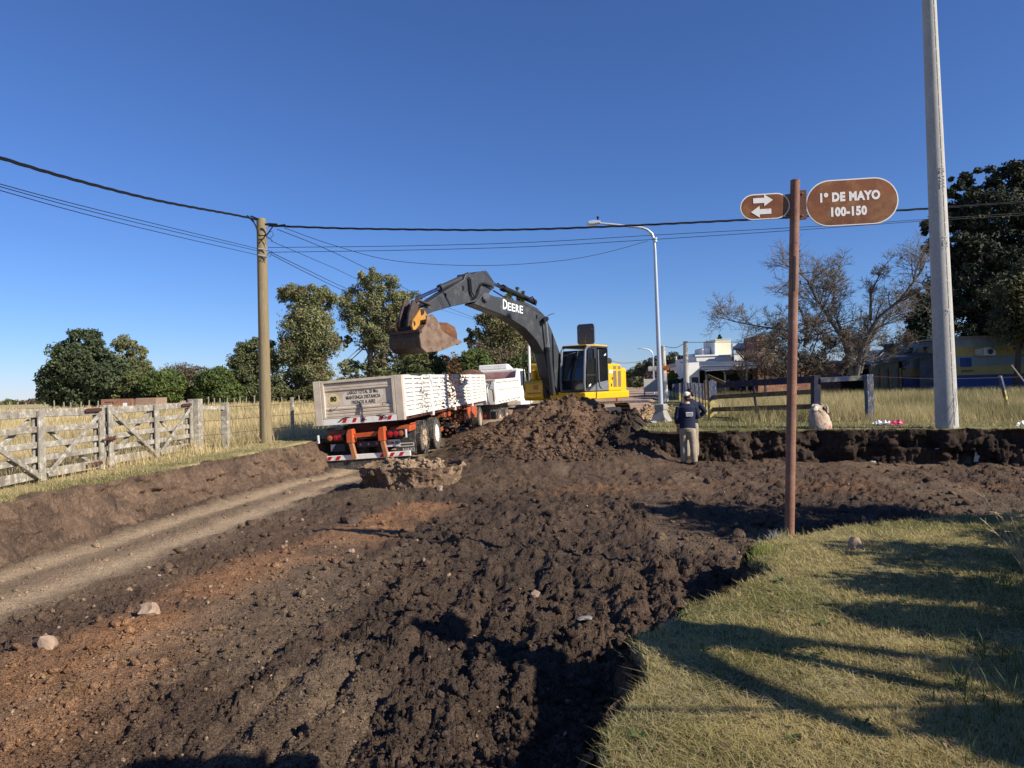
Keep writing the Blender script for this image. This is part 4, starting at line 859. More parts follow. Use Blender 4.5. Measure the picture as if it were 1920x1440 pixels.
# bucket cylinder above the arm
cyl(ex, 'bucket_cylinder', P(876, 517, 0), P(781, 560, 0), .56, .085, .052, m_dgrey, mat('rod_blue', W_(120, 130, 160), rough=.15, metal=.9, var=.03))
# hoses
for k_, pts in enumerate(([(879, 519), (881, 545), (886, 560), (892, 559), (897, 550), (900, 535), (907, 530), (922, 536)], [(882, 522), (884, 546), (889, 556), (894, 554), (897, 544), (903, 531), (912, 533), (925, 540)], [(933, 531), (945, 541), (960, 552)], [(984, 557), (992, 560), (998, 556), (1003, 564), (1005, 573)], [(925, 545), (935, 551), (945, 557)])):
    b_ = MB(); b_.tube([P(px, py, AY + .05 + .02 * k_ if k_ < 2 else .1) for px, py in pts], .022, 6); b_.build('hose', m_hose, ex, smooth=True)
b_ = MB(); b_.tube([P(1027, 592, .1), P(1033, 589, .1), P(1039, 588, .1)], .012, 5); b_.build('antenna', m_blk, bo)
for px, py in ((868, 540), (1006, 594), (835, 554)):
    b_ = MB(); p_ = P(px, py, AY + .004 if px < 900 else BY + .004); b_.box((p_.x - .02, p_.y - .002, p_.z - .06), (p_.x + .02, p_.y + .03, p_.z + .06)); b_.build('step_bracket', m_blk, ar if px < 900 else bo)
# linkage: links from rod end to bucket, and side links to arm
for y_ in (.19, -.12):
    lp_ = trace([(776, 562), (786, 562), (786, 580), (783, 612), (766, 612), (768, 590)], .25); b_ = MB(); b_.prism([Vector((p_.x, y_ + .05, p_.z)) for p_ in lp_], (0, -.1, 0)); b_.build('bucket_link', m_steeld, ex, bevel=.02)
for y_ in (.24, -.24):
    b_ = MB(); b_.bar(P(783, 563, y_), P(806, 572, y_), .05, .12, up=(0, 1, 0)); b_.build('guide_link', m_steeld, ex, bevel=.015)
lp_ = trace([(770, 598), (785, 596), (786, 622), (772, 624)], .25); b_ = MB(); b_.prism([Vector((p_.x, .22, p_.z)) for p_ in lp_], (0, -.44, 0)); b_.build('link_boss', m_blk, ex, bevel=.04, seg=2)
b_ = MB(); b_.tube([P(782, 562, .28), P(782, 562, -.28)], .065, 12); b_.tube([P(773, 607, .3), P(773, 607, -.3)], .09, 12); b_.tube([P(790, 585, .34), P(790, 585, -.34)], .085, 12); b_.build('pin', m_steeld, ex, smooth=True)
# bucket
KY = .56
side_px = [(787, 632), (789, 620), (799, 608), (801, 591), (811, 589), (820, 599), (830, 621), (842, 629), (863, 638), (864, 643), (848, 649), (826, 658), (800, 661), (790, 651)]
side = trace(side_px, KY)
sp0 = [Vector((p_.x, 0, p_.z)) for p_ in side]
bk = None
b_ = MB(); b_.prism([p_ + Vector((0, KY, 0)) for p_ in sp0], (0, -.05, 0)); bk = b_.build('bucket', m_steel, ex, bevel=.006)
b_ = MB(); b_.prism([p_ + Vector((0, -KY, 0)) for p_ in sp0], (0, .05, 0)); b_.build('side_plate', m_steeld, bk)
wrap = [sp0[2], sp0[1], sp0[0], sp0[13], sp0[12], sp0[11], sp0[10], sp0[9]]
wrap = [wrap[0]] + [wrap[0].lerp(wrap[1], .5)] + wrap[1:]
cin = sum(sp0, Vector()) / len(sp0)
b_ = MB()
for p_, q_ in zip(wrap, wrap[1:]):
    ip, iq = p_.lerp(cin, .07), q_.lerp(cin, .07)
    b_.hexa([p_ + Vector((0, -KY + .051, 0)), q_ + Vector((0, -KY + .051, 0)), q_ + Vector((0, KY - .051, 0)), p_ + Vector((0, KY - .051, 0)), ip + Vector((0, -KY + .051, 0)), iq + Vector((0, -KY + .051, 0)), iq + Vector((0, KY - .051, 0)), ip + Vector((0, KY - .051, 0))])
b_.build('shell', m_steeld, bk)
b_ = MB(); c0 = sp0[1]; b_.box((c0.x - .04, -KY - .02, c0.z - .05), (c0.x + .08, KY + .02, c0.z + .03)); b_.build('stiffener', m_steeld, bk, bevel=.01)
for k_ in range(5):
    y_ = -KY + .12 + k_ * (2 * KY - .24) / 4; t0 = sp0[9]; dr = (sp0[9] - sp0[10]).normalized()
    b_ = MB(); b_.bar(t0 + Vector((0, y_, 0)) - dr * .05, t0 + Vector((0, y_, 0)) + dr * .2, .09, .07, taper=.45, up=(0, 1, 0)); b_.build('tooth', m_steel, bk, bevel=.005)
for y_ in (.29, -.29):
    ear = [(788, 577), (797, 585), (800, 596), (789, 606), (783, 619), (774, 621), (771, 611), (772, 602), (779, 592)]
    b_ = MB(); ep = trace(ear, .29); b_.prism([Vector((p_.x, y_ + .035, p_.z)) for p_ in ep], (0, -.07, 0)); b_.build('ear', m_wyel, bk, bevel=.008)
b_ = MB(); ip = trace([(789, 606), (800, 595), (803, 604), (792, 614)], .25); b_.prism(ip, (0, -.5, 0)); b_.build('top_plate', m_wyel, bk, bevel=.01)
b_ = MB(); hp = P(768, 628, .1); b_.tube([hp + Vector((0, 0, .14)), hp + Vector((.05, .0, .03)), hp + Vector((.04, 0, -.12)), hp + Vector((-.06, 0, -.1))], .035, 8); b_.build('lifting_eye', m_steel, bk, smooth=True)
# soil held in the bucket
top_px = [(815, 594), (832, 607), (850, 604), (863, 613), (866, 632), (862, 642), (842, 633), (826, 622)]
tp = trace(top_px, KY)
ol = [Vector((p_.x, 0, p_.z)) for p_ in tp]; ol = ol + [Vector((p_.x, 0, p_.z)) for p_ in (sp0[11], sp0[12])]
cc = sum(ol, Vector()) / len(ol); NA, NS = 46, 15; per = []
for i in range(len(ol)):
    a_, b2_ = ol[i], ol[(i + 1) % len(ol)]
    for k_ in range(8): per.append(a_.lerp(b2_, k_ / 8))
per = [per[int(i * len(per) / NA)] for i in range(NA)]; VV = []
for j in range(NS):
    yv = (-1 + 2 * j / (NS - 1)); sc_ = (1 - .25 * abs(yv) ** 4) * (1.0 if 0 < j < NS - 1 else .55)
    for p_ in per: VV.append(cc + (p_ - cc) * sc_ + Vector((0, yv * (KY - .055), 0)))
VV = np.array([v[:] for v in VV]); f1_, i1_ = cell(VV[:, 0] * 7 + VV[:, 2] * 3, VV[:, 1] * 7 + VV[:, 2] * 5, 3); nz = .06 * (1 - f1_) * (.4 + i1_) + .05 * (fbm(VV[:, 0] * 9 + VV[:, 1] * 4, VV[:, 2] * 9 - VV[:, 1] * 5, 6, 4) - .5)
rd = VV - np.array([cc.x, 0, cc.z]); rd[:, 1] = 0; VV = VV + rd / (np.linalg.norm(rd, axis=1)[:, None] + 1e-6) * nz[:, None]
FF = [(j * NA + i, j * NA + (i + 1) % NA, (j + 1) * NA + (i + 1) % NA, (j + 1) * NA + i) for j in range(NS - 1) for i in range(NA)]
bulk = VV @ np.array(XM.to_3x3()).T + np.array(XM.translation)
bl = np_mesh('soil_load', bulk, FF, m_soil, np.array(lin((128, 90, 66))) * (.7 + .6 * i1_[:, None])); tag(bl, 'crumbly brown soil heaped in the raised excavator bucket', 'soil load')
bm = bmesh.new(); bm.from_mesh(bl.data); bmesh.ops.holes_fill(bm, edges=bm.edges, sides=0); bmesh.ops.recalc_face_normals(bm, faces=bm.faces); bm.to_mesh(bl.data); bm.free()
# soil falling from the bucket lip
lip = XM @ P(846, 652, .2); rgf = np.random.default_rng(12); n = 1500
tt = rgf.uniform(0, 1, n) ** .8; zt = lip.z - .1 - tt * (lip.z - .55)
sp_ = .10 + .32 * tt
Pf = np.stack([lip.x + rgf.normal(0, 1, n) * sp_ * .8 + .02, lip.y + rgf.normal(0, .35, n) + .3, zt], -1)
keep = rgf.uniform(size=n) < (1.05 - .75 * tt)
Pf = Pf[keep]; Sf = (.012 + .02 * rgf.pareto(3, len(Pf)).clip(0, 3))
scatter_lumps('falling_soil', Pf, Sf, np.tile(lin((112, 80, 60)), (len(Pf), 1)), m_soil, ICO1, 5)

# ================================================================== STREET FURNITURE
m_conc = mat('pole_concrete', W_(176, 172, 164), rough=.85, var=.1, vs=4, bump=.25, bs=60, mottle=(45, .1), stretch=(1, 1, .3))
m_wood = mat('weathered_pole_wood', W_(134, 118, 88), rough=.9, var=.22, vs=9, bump=.5, bs=30, stretch=(6, 6, .35), patch=(W_(150, 142, 120), 3, .64, .1))
m_galv = mat('galvanised_steel', W_(186, 192, 200), rough=.4, metal=.35, var=.06, vs=3)
m_rust = mat('rust_brown_paint', W_(128, 90, 72), rough=.75, var=.22, vs=6, mottle=(50, .14), patch=[(W_(158, 122, 104), 4, .6, .15), (W_(108, 66, 48), 13, .68, .08)], bump=.2, bs=80)
m_signbr = mat('rusty_sign_face', W_(132, 74, 34), rough=.6, var=.2, vs=4, patch=[(W_(106, 60, 36), 3.2, .54, .16), (W_(152, 108, 62), 6, .62, .12), (W_(92, 54, 36), 26, .68, .05)], mottle=(60, .12))
m_signw = mat('sign_white', W_(236, 230, 222), rough=.6, var=.05, patch=(W_(176, 140, 110), 20, .68, .06))
m_wire = mat('cable_black', W_(22, 22, 24), rough=.6, var=.1)

# ---- street sign
sb = atz(1480, 1000, ZL); SY = sb.y; sb.z = ZL - .02; stp = at(1491, 338, SY)
sg = empty('street_sign', loc=sb, label='brown street sign reading 1º DE MAYO 100-150 on a tall rusty post', cat='street sign')
L_ = lambda p: p - sb
b_ = MB(); b_.tube([(0, 0, -.3)] + [L_(sb.lerp(stp, k)) for k in (.02, .25, .5, .75, 1)], [.047, .047, .047, .047, .0465, .046], 18); po = b_.build('post', m_rust, sg, smooth=True)
ax = Vector((math.cos(R(8)), -math.sin(R(8)), 0)); fz = Vector((-ax.y, ax.x, 0)) * -1     # fz faces the camera
SM = frame_m(L_(at(1487, 380, SY)), ax, (0, 0, 1)); SMi = SM.inverted()
def spl(px, py):                 # pixel -> sign plane coordinates
    Mw = Matrix.Translation(sb) @ SM; p = on_local(px, py, Mw, 2, .0); return p.x, p.y
def stadium(x0, x1, z0, z1, k=10, r_=None):
    r_ = r_ or (z1 - z0) / 2; pts = []
    for cx_, cz_, a0 in ((x1 - r_, z1 - r_, 0), (x0 + r_, z1 - r_, 90), (x0 + r_, z0 + r_, 180), (x1 - r_, z0 + r_, 270)):
        for j in range(k + 1): a = R(a0 + 90 * j / k); pts.append((cx_ + r_ * math.cos(a), cz_ + r_ * math.sin(a)))
    return pts
def plate(nm, px0, px1, pyt, pyb):
    xm = (px0 + px1) / 2; x0 = spl(px0, (pyt + pyb) / 2)[0]; x1 = spl(px1, (pyt + pyb) / 2)[0]; z1, z0 = spl(xm, pyt)[1], spl(xm, pyb)[1]
    b_ = MB(); b_.prism([SM @ Vector((x, z, .0)) for x, z in stadium(x0, x1, z0, z1)], SM.to_3x3() @ Vector((0, 0, -.025))); rim = b_.build(nm, m_signw, sg)
    d = .011; b_ = MB(); b_.prism([SM @ Vector((x, z, .0015)) for x, z in stadium(x0 + d, x1 - d, z0 + d, z1 - d)], SM.to_3x3() @ Vector((0, 0, -.003))); b_.build('face', m_signbr, rim)
    return rim, x0, x1, z0, z1
pl, x0, x1, z0, z1 = plate('name_plate', 1511, 1685, 335, 422)
hh = z1 - z0
text('lettering', '1º DE MAYO', hh * .255, m_signw, SM @ Matrix.Translation((spl(1592, 369)[0], spl(1592, 369)[1], .0028)), pl, depth=.0015, offset=.0065, sx=.82, font_space=1.1)
text('lettering', '100-150', hh * .255, m_signw, SM @ Matrix.Translation((spl(1590, 397)[0], spl(1590, 397)[1], .0028)), pl, depth=.0015, offset=.0065, sx=.82, font_space=1.1)
pl2, x0, x1, z0, z1 = plate('arrow_plate', 1388, 1481, 363, 411)
for (pa, pb), yy in (((1412, 1449), 377), ((1446, 1408), 396)):
    xa, zz = spl(pa, yy); xb, _ = spl(pb, yy); s_ = 1 if xb > xa else -1; t_ = .026; hd = .085
    b_ = MB(); b_.prism([SM @ Vector((x, z + zz, .003)) for x, z in ((xa, -t_), (xb - s_ * hd, -t_), (xb - s_ * hd, -t_ * 2.3), (xb, 0), (xb - s_ * hd, t_ * 2.3), (xb - s_ * hd, t_), (xa, t_))], SM.to_3x3() @ Vector((0, 0, .002))); b_.build('arrow', m_signw, pl2)
for pxa, pxb, pyt, pyb in ((1495, 1513, 357, 410), (1473, 1486, 364, 408)):
    a, zt = spl(pxa, pyt); c, zb_ = spl(pxb, pyb); b_ = MB(); b_.hexa([SM @ Vector(q) for q in ((a, zb_, -.05), (c, zb_, -.03), (c, zb_, .004), (a, zb_, -.01), (a, zt, -.05), (c, zt, -.03), (c, zt, .004), (a, zt, -.01))]); br = b_.build('bracket', m_rust, sg)
    for py in (pyt + 6, pyb - 6):
        x, z = spl((pxa + pxb) / 2, py); b_ = MB(); b_.lathe([(.012, 0), (.012, .012), (.004, .014)], 8, SM @ Matrix.Translation((x, z, .0))); b_.build('bolt', m_rust, br)
b_ = MB(); q0, q1 = L_(at(1484.5, 482, SY)), L_(at(1483.5, 546, SY)); b_.bar(q0 + Vector((.012, -.0425, 0)), q1 + Vector((.012, -.0425, 0)), .022, .012, up=(0, 1, 0)); b_.build('dark_strip', m_blk, po)  # slim black bar on the left front of the post

# ---- concrete utility pole
cb_ = at(1776, 808, 16.95); cb_.z = ZV - .03; ct = at(1742, 0, 16.95); ct2 = ct + (ct - cb_) * .06
up = empty('utility_pole', loc=cb_, label='tall pale concrete utility pole with a seam, leaning slightly, beside the field', cat='pole', group='utility poles')
b_ = MB(); b_.tube([(0, 0, -.4), (0, 0, 0), ct - cb_, ct2 - cb_], [.25, .246, .15, .146], 28); b_.build('shaft', m_conc, up, smooth=True)
d_ = (ct - cb_)
b_ = MB()
for k in np.linspace(.01, .98, 30):
    r_ = .246 - .096 * k; a = math.atan2(-.92, -.12 + .2 * math.sin(9 * k) * .03); p = d_ * k + Vector((.14 * r_, -.985 * r_, 0)); q = d_ * (k + .031) + Vector((.14 * (r_ - .003), -.985 * (r_ - .003), 0)); b_.bar(p, q, .014, .010)
b_.build('seam', mat('seam_concrete', W_(148, 142, 132), rough=.9, var=.25, vs=14), up)
for k_, s_ in ((.58, '12·0022'), (.43, 'HER'), (.27, 'A')):
    r_ = .246 - .096 * k_; p = d_ * k_ + Vector((.05 * r_, -.997 * r_, 0)); Mx = frame_m(p, (0, 0, -1), (1, .05, 0)); text('embossed_mark', s_, .16, m_conc, Mx, up, depth=.012)
b_ = MB(); q = [(-.04, -.275, .08), (.09, -.25, .62), (.16, -.2, .95)]; b_.tube(q, .004, 5); b_.tube([(-.05, -.27, .45), (.12, -.24, .98)], .004, 5); b_.build('twig_stem', m_wire, up)

# ---- wooden pole at the left
wb = at(499, 831, 19.2); wb.z = gz(wb.x, wb.y) - .03; wt = at(490, 410, 19.2)
wp = empty('utility_pole', loc=wb, label='grey-brown round wooden pole carrying wires beside the white gate', cat='pole', group='utility poles')
LW = lambda p: p - wb
b_ = MB(); b_.tube([(0, 0, -.3), (0, 0, 0), LW(wt) * .5, LW(wt) * .985, LW(wt)], [.163, .16, .142, .127, .11], 20); b_.build('shaft', m_wood, wp, smooth=True)
for pts, r_ in (([(463, 404), (474, 412), (480, 425), (486, 442), (500, 441), (512, 424), (535, 421)], .018), ([(470, 405), (478, 408), (484, 411)], .022), ([(497, 421), (505, 420), (520, 421)], .03), ([(470, 411), (479, 421), (484, 434)], .014), ([(486, 441), (498, 442), (490, 452), (484, 456)], .014), ([(500, 438), (510, 433), (513, 440), (507, 447), (501, 443)], .008), ([(500, 445), (508, 449), (511, 452)], .01), ([(500, 470), (510, 471), (506, 482), (501, 478), (508, 472)], .008), ([(484, 490), (495, 482), (501, 483)], .008)):
    b_ = MB(); b_.tube([LW(at(px, py, 19.0)) for px, py in pts], r_, 6); b_.build('wire_clamp', m_wire, wp, smooth=True)
b_ = MB(); b_.tube([LW(at(484.5, 466, 19.05)), LW(at(500.5, 469, 19.05))], .02, 6); b_.tube([LW(at(484.5, 478, 19.05)), LW(at(500.5, 482, 19.05))], .02, 6); b_.build('strap', m_galv, wp)
b_ = MB(); q0 = at(478, 817, 18.6); q0.z = gz(q0.x, q0.y); q1 = at(473, 808, 18.6); b_.bar(at(489, 827, 18.6), at(474, 809, 18.6), .05, .03); tag(b_.build('stick', m_wood), 'short dark stick leaning out of the grass by the wooden pole', 'stick')

# ---- wires (each its own cable)
def wire(pts, label, r_=.012, twist=False, n=40, grp='overhead wires'):
    """pts: (px, py, Y) through which the cable passes"""
    P_ = [at(*p) for p in pts]; out = []
    for i in range(len(P_) - 1):                      # Catmull-Rom
        p0, p1, p2, p3 = P_[max(i - 1, 0)], P_[i], P_[i + 1], P_[min(i + 2, len(P_) - 1)]
        for k in range(n // (len(P_) - 1)):
            t = k / (n // (len(P_) - 1)); out.append(.5 * ((2 * p1) + (p2 - p0) * t + (2 * p0 - 5 * p1 + 4 * p2 - p3) * t * t + (3 * p1 - p0 - 3 * p2 + p3) * t ** 3))
    out.append(P_[-1]); o0 = out[0].copy(); b_ = MB()
    if twist:
        L = 0; pp = out[0]; lens = []
        for p in out: L += (p - pp).length; lens.append(L); pp = p
        fine = []
        for i in range(len(out) - 1):
            for k in range(6): fine.append((out[i].lerp(out[i + 1], k / 6), lens[i] + (lens[i + 1] - lens[i]) * k / 6))
        for ph in range(3):
            b_.tube([p - o0 + Vector((0, math.cos(s * 4.5 + ph * 2.09), math.sin(s * 4.5 + ph * 2.09))) * .017 for p, s in fine], .014, 5)
    else: b_.tube([p - o0 for p in out], r_, 5)
    o = b_.build('overhead_wire', m_wire, smooth=True); o.location = o0; return tag(o, label, 'wire', grp)
# plan line of the cross-road wires: from the wooden pole (Y 19.2) to beyond the right edge
yl = lambda px: 19.2 - .0006 * (px - 490) * 1.0
wire([(503, 423, yl(503)), (640, 428, yl(640)), (800, 430.5, yl(800)), (940, 431, yl(940)), (1110, 426, yl(1110)), (1400, 412, yl(1400)), (1740, 391, yl(1740)), (2300, 352, yl(2300))], 'thick twisted black cable running across the whole road from the wooden pole', twist=True, n=140)
wire([(503, 464, yl(503)), (760, 461, yl(760)), (1000, 454, yl(1000)), (1240, 440, yl(1240)), (1500, 426, yl(1500)), (1740, 411, yl(1740)), (2300, 374, yl(2300))], 'upper of the two thin level wires right of the wooden pole', .008)
wire([(503, 473, yl(503)), (760, 469, yl(760)), (1000, 462, yl(1000)), (1240, 448, yl(1240)), (1500, 431, yl(1500)), (1740, 414, yl(1740)), (2300, 380, yl(2300))], 'lower of the two thin level wires right of the wooden pole', .008)
wire([(482, 412, 19.2), (440, 403, 18.2), (300, 377, 14.6), (150, 340, 11.9), (0, 296, 9.9), (-200, 230, 8)], 'thick twisted black cable leaving the frame at the upper left', twist=True, n=70)
wire([(482, 466, 19.2), (300, 422, 14.6), (150, 385, 11.9), (0, 345, 9.9), (-200, 285, 8)], 'upper thin wire going left from the wooden pole', .007)
wire([(482, 470, 19.2), (300, 428, 14.6), (150, 391, 11.9), (0, 350, 9.9), (-200, 292, 8)], 'middle thin wire going left from the wooden pole', .007)
wire([(482, 478, 19.2), (300, 436, 14.6), (150, 399, 11.9), (0, 357, 9.9), (-200, 300, 8)], 'lowest thin wire going left from the wooden pole', .007)
wire([(533, 427, 19.2), (620, 458, 19.7), (740, 489, 20.5), (900, 498, 21.4), (1040, 490, 22.1), (1130, 475, 22.6), (1214, 452, 23)], 'single thin wire sagging from the wooden pole to the street light', .008)
wire([(520, 430, 19.2), (640, 480, 24), (800, 560, 34), (900, 600, 46)], 'thin wire running away behind the boom from the wooden pole top', .010)
wire([(508, 452, 19.2), (620, 500, 24), (740, 552, 34), (900, 603, 52)], 'very thin wire running away over the gum trees', .008)
wire([(508, 473, 19.2), (580, 508, 22.5), (650, 541, 27.5), (720, 566, 34)], 'upper of the paired wires dropping away behind the left pole', .010)
wire([(508, 477, 19.2), (580, 514, 22.5), (650, 547, 27.5), (720, 571, 34)], 'lower of the paired wires dropping away behind the left pole', .010)

# ---- street light with concrete foot
lb_ = at(1240, 789, 23.0); lb_.z = gz(lb_.x, lb_.y)
sl_ = empty('street_light', loc=lb_, label='tall galvanised street light with a long arm on a flared concrete foot', cat='street light')
LL = lambda px, py, Y=23.0: at(px, py, Y) - lb_
b_ = MB(); b_.tube([(0, 0, .2), LL(1238, 730), LL(1233, 600), LL(1228, 470)], [.085, .08, .066, .052], 14)
arcp = [LL(px, py) for px, py in ((1228, 470), (1226.5, 450), (1222, 438), (1214, 431), (1204, 427), (1190, 425.5), (1150, 421), (1124, 418.5))]; b_.tube(arcp, [.05, .049, .047, .045, .043, .042, .038, .035], 12); b_.build('pole', m_galv, sl_, smooth=True)
b_ = MB(); b_.tube([LL(1228, 446), LL(1228.2, 454)], .075, 14); b_.build('collar', m_galv, sl_)
b_ = MB(); hp = LL(1113, 417.5); b_.prism([hp + Vector((x, -.14, z)) for x, z in ((-.20, -.02), (-.19, .03), (-.02, .06), (.2, .03), (.2, -.03), (-.05, -.07), (-.18, -.06))], (0, .28, 0)); b_.build('lamp_head', m_galv, sl_, bevel=.015, seg=2)
b_ = MB(); p = LL(1121, 412); b_.tube([p, p + Vector((0, 0, .05)), p + Vector((0, 0, .1))], [.02, .035, .045], 8); b_.build('light_sensor', m_blk, sl_)
b_ = MB(); M8 = Matrix.Rotation(R(45), 4, 'Z')
b_.lathe([(.40, -.1), (.38, 0.02), (.20, .36), (.20, .37)], 4, Matrix.Rotation(R(8), 4, 'Z')); b_.lathe([(.18, .36), (.23, .42), (.23, .56), (.20, .58)], 4, Matrix.Rotation(R(53 - 45), 4, 'Z')); b_.build('foot', mat('foot_concrete', W_(150, 146, 138), rough=.9, var=.15, vs=6, bump=.3, bs=40), sl_, bevel=.015)

# ---- poles further down the road
def pole(px, pyb, pyt, Y, r0, r1, mt, label, px_t=None, arm=None, nm='utility_pole', grp='utility poles'):
    p0 = at(px, pyb, Y); p1 = at(px_t or px - (pyb - pyt) * .03, pyt, Y); p0.z = min(p0.z, ZV)
    o = empty(nm, loc=p0, label=label, cat='pole' if not arm else 'street light', group=grp)
    b_ = MB(); b_.tube([(0, 0, 0), p1 - p0], [r0, r1], 12); b_.build('shaft', mt, o, smooth=True)
    if arm:
        b_ = MB(); pts = [at(a, c, Y) - p0 for a, c in arm]; b_.tube(pts, r1 * .8, 8); b_.build('arm', mt, o, smooth=True)
        b_ = MB(); e = pts[-1]; b_.box(e + Vector((-.4, -.15, -.08)), e + Vector((.1, .15, .08))); b_.build('lamp_head', mt, o, bevel=.03)
    return o
m_pale = mat('pale_concrete', W_(196, 190, 178), rough=.85, var=.1, vs=3)
pole(1287, 722, 640, 41, .19, .13, m_conc, 'grey concrete pole rising in front of the white houses', 1285)
pole(1246, 730, 648, 46, .24, .13, m_pale, 'whitewashed concrete pole just right of the street light', 1243)
pole(1240.5, 728, 650, 48, .12, .1, m_wood, 'thin dark wooden pole beside the whitewashed one', 1240)
pole(1248, 725, 670, 62, .09, .08, m_conc, 'slim pole behind the whitewashed pole', 1246.5)
pole(1269, 715, 668, 90, .14, .11, m_pale, 'distant slim pole among the trees at the end of the road', 1267.5)
pole(1226, 730, 672, 75, .1, .08, m_galv, 'distant street light with its arm to the left over the road', 1224.5, [(1224.5, 672), (1223, 661), (1218, 656), (1204, 653)], 'street_light', 'street lights along the road')
pole(994, 702, 616, 52, .11, .08, m_signw, 'slim white street light pole behind the truck and boom', 990.5, [(990.5, 616), (989, 604), (984, 599), (968, 596)], 'street_light', 'street lights along the road')
wire([(1245, 649, 46), (1260, 652, 44), (1272, 650, 42.5), (1285, 642, 41)], 'short sagging wire between the two concrete poles by the houses', .018)
wire([(1285, 642, 41), (1340, 641.5, 38), (1420, 640, 35), (1500, 632, 32), (1600, 614, 29)], 'wire from the grey concrete pole to the right over the houses', .015)
wire([(1100, 652, 76), (1160, 680, 76), (1224, 673, 75)], 'faint wire crossing the far road', .02)
# distant street-name sign
p = at(1240, 690, 44); o = empty('street_sign', loc=p, label='small distant street sign, orange right plate and pale left plate', cat='street sign')
b_ = MB(); b_.box((-.82, -.02, -.16), (-.3, .02, .12)); b_.build('arrow_plate', m_conc, o); b_ = MB(); b_.box((.0, -.02, -.16), (.5, .02, .14)); b_.build('name_plate', mat('orange_sign', W_(196, 118, 64), rough=.6, var=.1), o)
b_ = MB(); b_.tube([(-.1, 0, .2), (-.06, 0, -1.4)], .05, 8); b_.build('post', m_rust, o)

# ================================================================== GATES AND FENCES
m_lichen = mat('lichen_white_wood', W_(166, 158, 142), rough=.95, var=.2, vs=9, bump=.6, bs=45, patch=[(W_(116, 106, 94), 4, .54, .14), (W_(192, 186, 170), 9, .58, .06), (W_(96, 84, 74), 24, .66, .06)])
m_rustm = mat('rusty_iron', W_(78, 46, 36), rough=.8, var=.25, vs=15)
gx = lambda y: -7.68 - .01 * (y - 13)
def lrough(b_, p, q, w_, h_, mt, nm, par):    # plank between two points, slightly warped
    return b_.bar(p, q, h_, w_, up=(1, 0, 0)).build(nm, mt, par, bevel=.008)
def gate_leaf(ya, yb, label):
    base = Vector((gx((ya + yb) / 2), (ya + yb) / 2, ZF)); g = empty('farm_gate', loc=base, label=label, cat='gate', group='white lichen-covered double gate')
    Q = lambda y, z, dx=0: Vector((gx(y) + dx, y, ZF + z)) - base
    ym = (ya + yb) / 2 + .05
    for y_, z1, w_ in ((ya + .06, 1.2, .13), (ym, 1.16, .15), (yb - .07, 1.17, .12)):
        for dx in (-.05, .05): lrough(MB(), Q(y_, .02, dx), Q(y_ + rnd.uniform(-.02, .02), z1, dx), .04, w_, m_lichen, 'stile', g)
    for z_, w_ in ((1.10, .13), (.84, .10), (.61, .10), (.37, .10), (.13, .15)):
        for a, c in ((ya, ym), (ym, yb)): lrough(MB(), Q(a, z_ + rnd.uniform(-.02, .02)), Q(c, z_ + rnd.uniform(-.02, .02)), .035, w_, m_lichen, 'rail', g)
    for a, za, c, zc, dx in ((ya + .1, 1.05, ym - .06, .08, .075), (ym + .1, .12, yb - .12, 1.05, .075), (ya + .15, .15, ym - .1, 1.0, -.075), (ym + .05, 1.0, yb - .2, .15, -.075)):
        lrough(MB(), Q(a, za, dx), Q(c, zc, dx), .035, .075, m_lichen, 'brace', g)
    for z_ in (1.12, .14): lrough(MB(), Q(yb - .55, z_, .06), Q(yb + .02, z_, .06), .02, .07, m_rustm, 'hinge_strap', g)
    return g
gate_leaf(13.42, 17.0, 'far leaf of the white lichen-covered double gate, next to the thick end post')
gate_leaf(9.6, 13.22, 'near leaf of the white lichen-covered double gate, cut by the left frame edge')
b_ = MB()
for k in range(9): y_ = 13.2 + .03 * k; b_.tube([(gx(13.3) + .12, y_ - .03, ZF + .56 + .03 * math.sin(k)), (gx(13.3) + .14, y_ + .03, ZF + .58 + .03 * math.cos(k * 2)), (gx(13.3) + .1, y_ + .02, ZF + .53)], .013, 5)
b_.tube([(gx(13.3) + .11, 13.08, ZF + .56), (gx(13.3) + .14, 13.32, ZF + .55), (gx(13.3) + .11, 13.52, ZF + .6)], .016, 6); o = b_.build('chain', m_rustm); tag(o, 'rusty chain tying the two leaves of the white gate together', 'chain')
def post(px, pyb, pyt, Y, w_, mt, label, grp, z=None, lean=0, nm='fence_post', round_=False, pxt=None):
    p = at(px, pyb, Y); p.z = gz(p.x, p.y) if z is None else z; h_ = at(px, pyt, Y).z - p.z
    b_ = MB(); tx_ = 0 if pxt is None else at(pxt, pyt, Y).x - p.x
    if round_: b_.tube([(0, 0, -.2), (.0, 0, h_ * .5), (tx_, 0, h_)], [w_ / 2, w_ / 2, w_ * .47], 10)
    else: b_.bar((0, 0, -.2), (tx_, 0, h_), w_, w_ * .9, up=(0, 1, 0))
    o = b_.build(nm, mt, bevel=.012, smooth=round_); o.location = p; return tag(o, label, 'post', grp), h_
G1 = 'posts of the left wire fence'
post(368, 842, 748, 17.15, .27, m_lichen, 'thick white lichen post at the far end of the double gate', G1)
post(424, 838, 755, 18.0, .17, m_lichen, 'white lichen post standing alone right of the double gate', G1)
post(549, 823, 745, 20.7, .09, m_lichen, 'thin pale post between the wooden pole and the trailer', G1)
for y_, lb in ((25, 'thin post in the dry grass hidden partly by the trailer corner'),):
    pass
b_ = MB(); a, c = at(372, 765, 17.2), at(424, 765, 18.0); lrough(b_, a - a, c - a, .04, .09, m_lichen, 'rail', None)
o = [x for x in C.objects if x.name.startswith('rail') and x.parent is None][-1]; o.name = 'fence_rail'; o.location = a; tag(o, 'short weathered rail joining the thick gate post and the next post', 'rail')
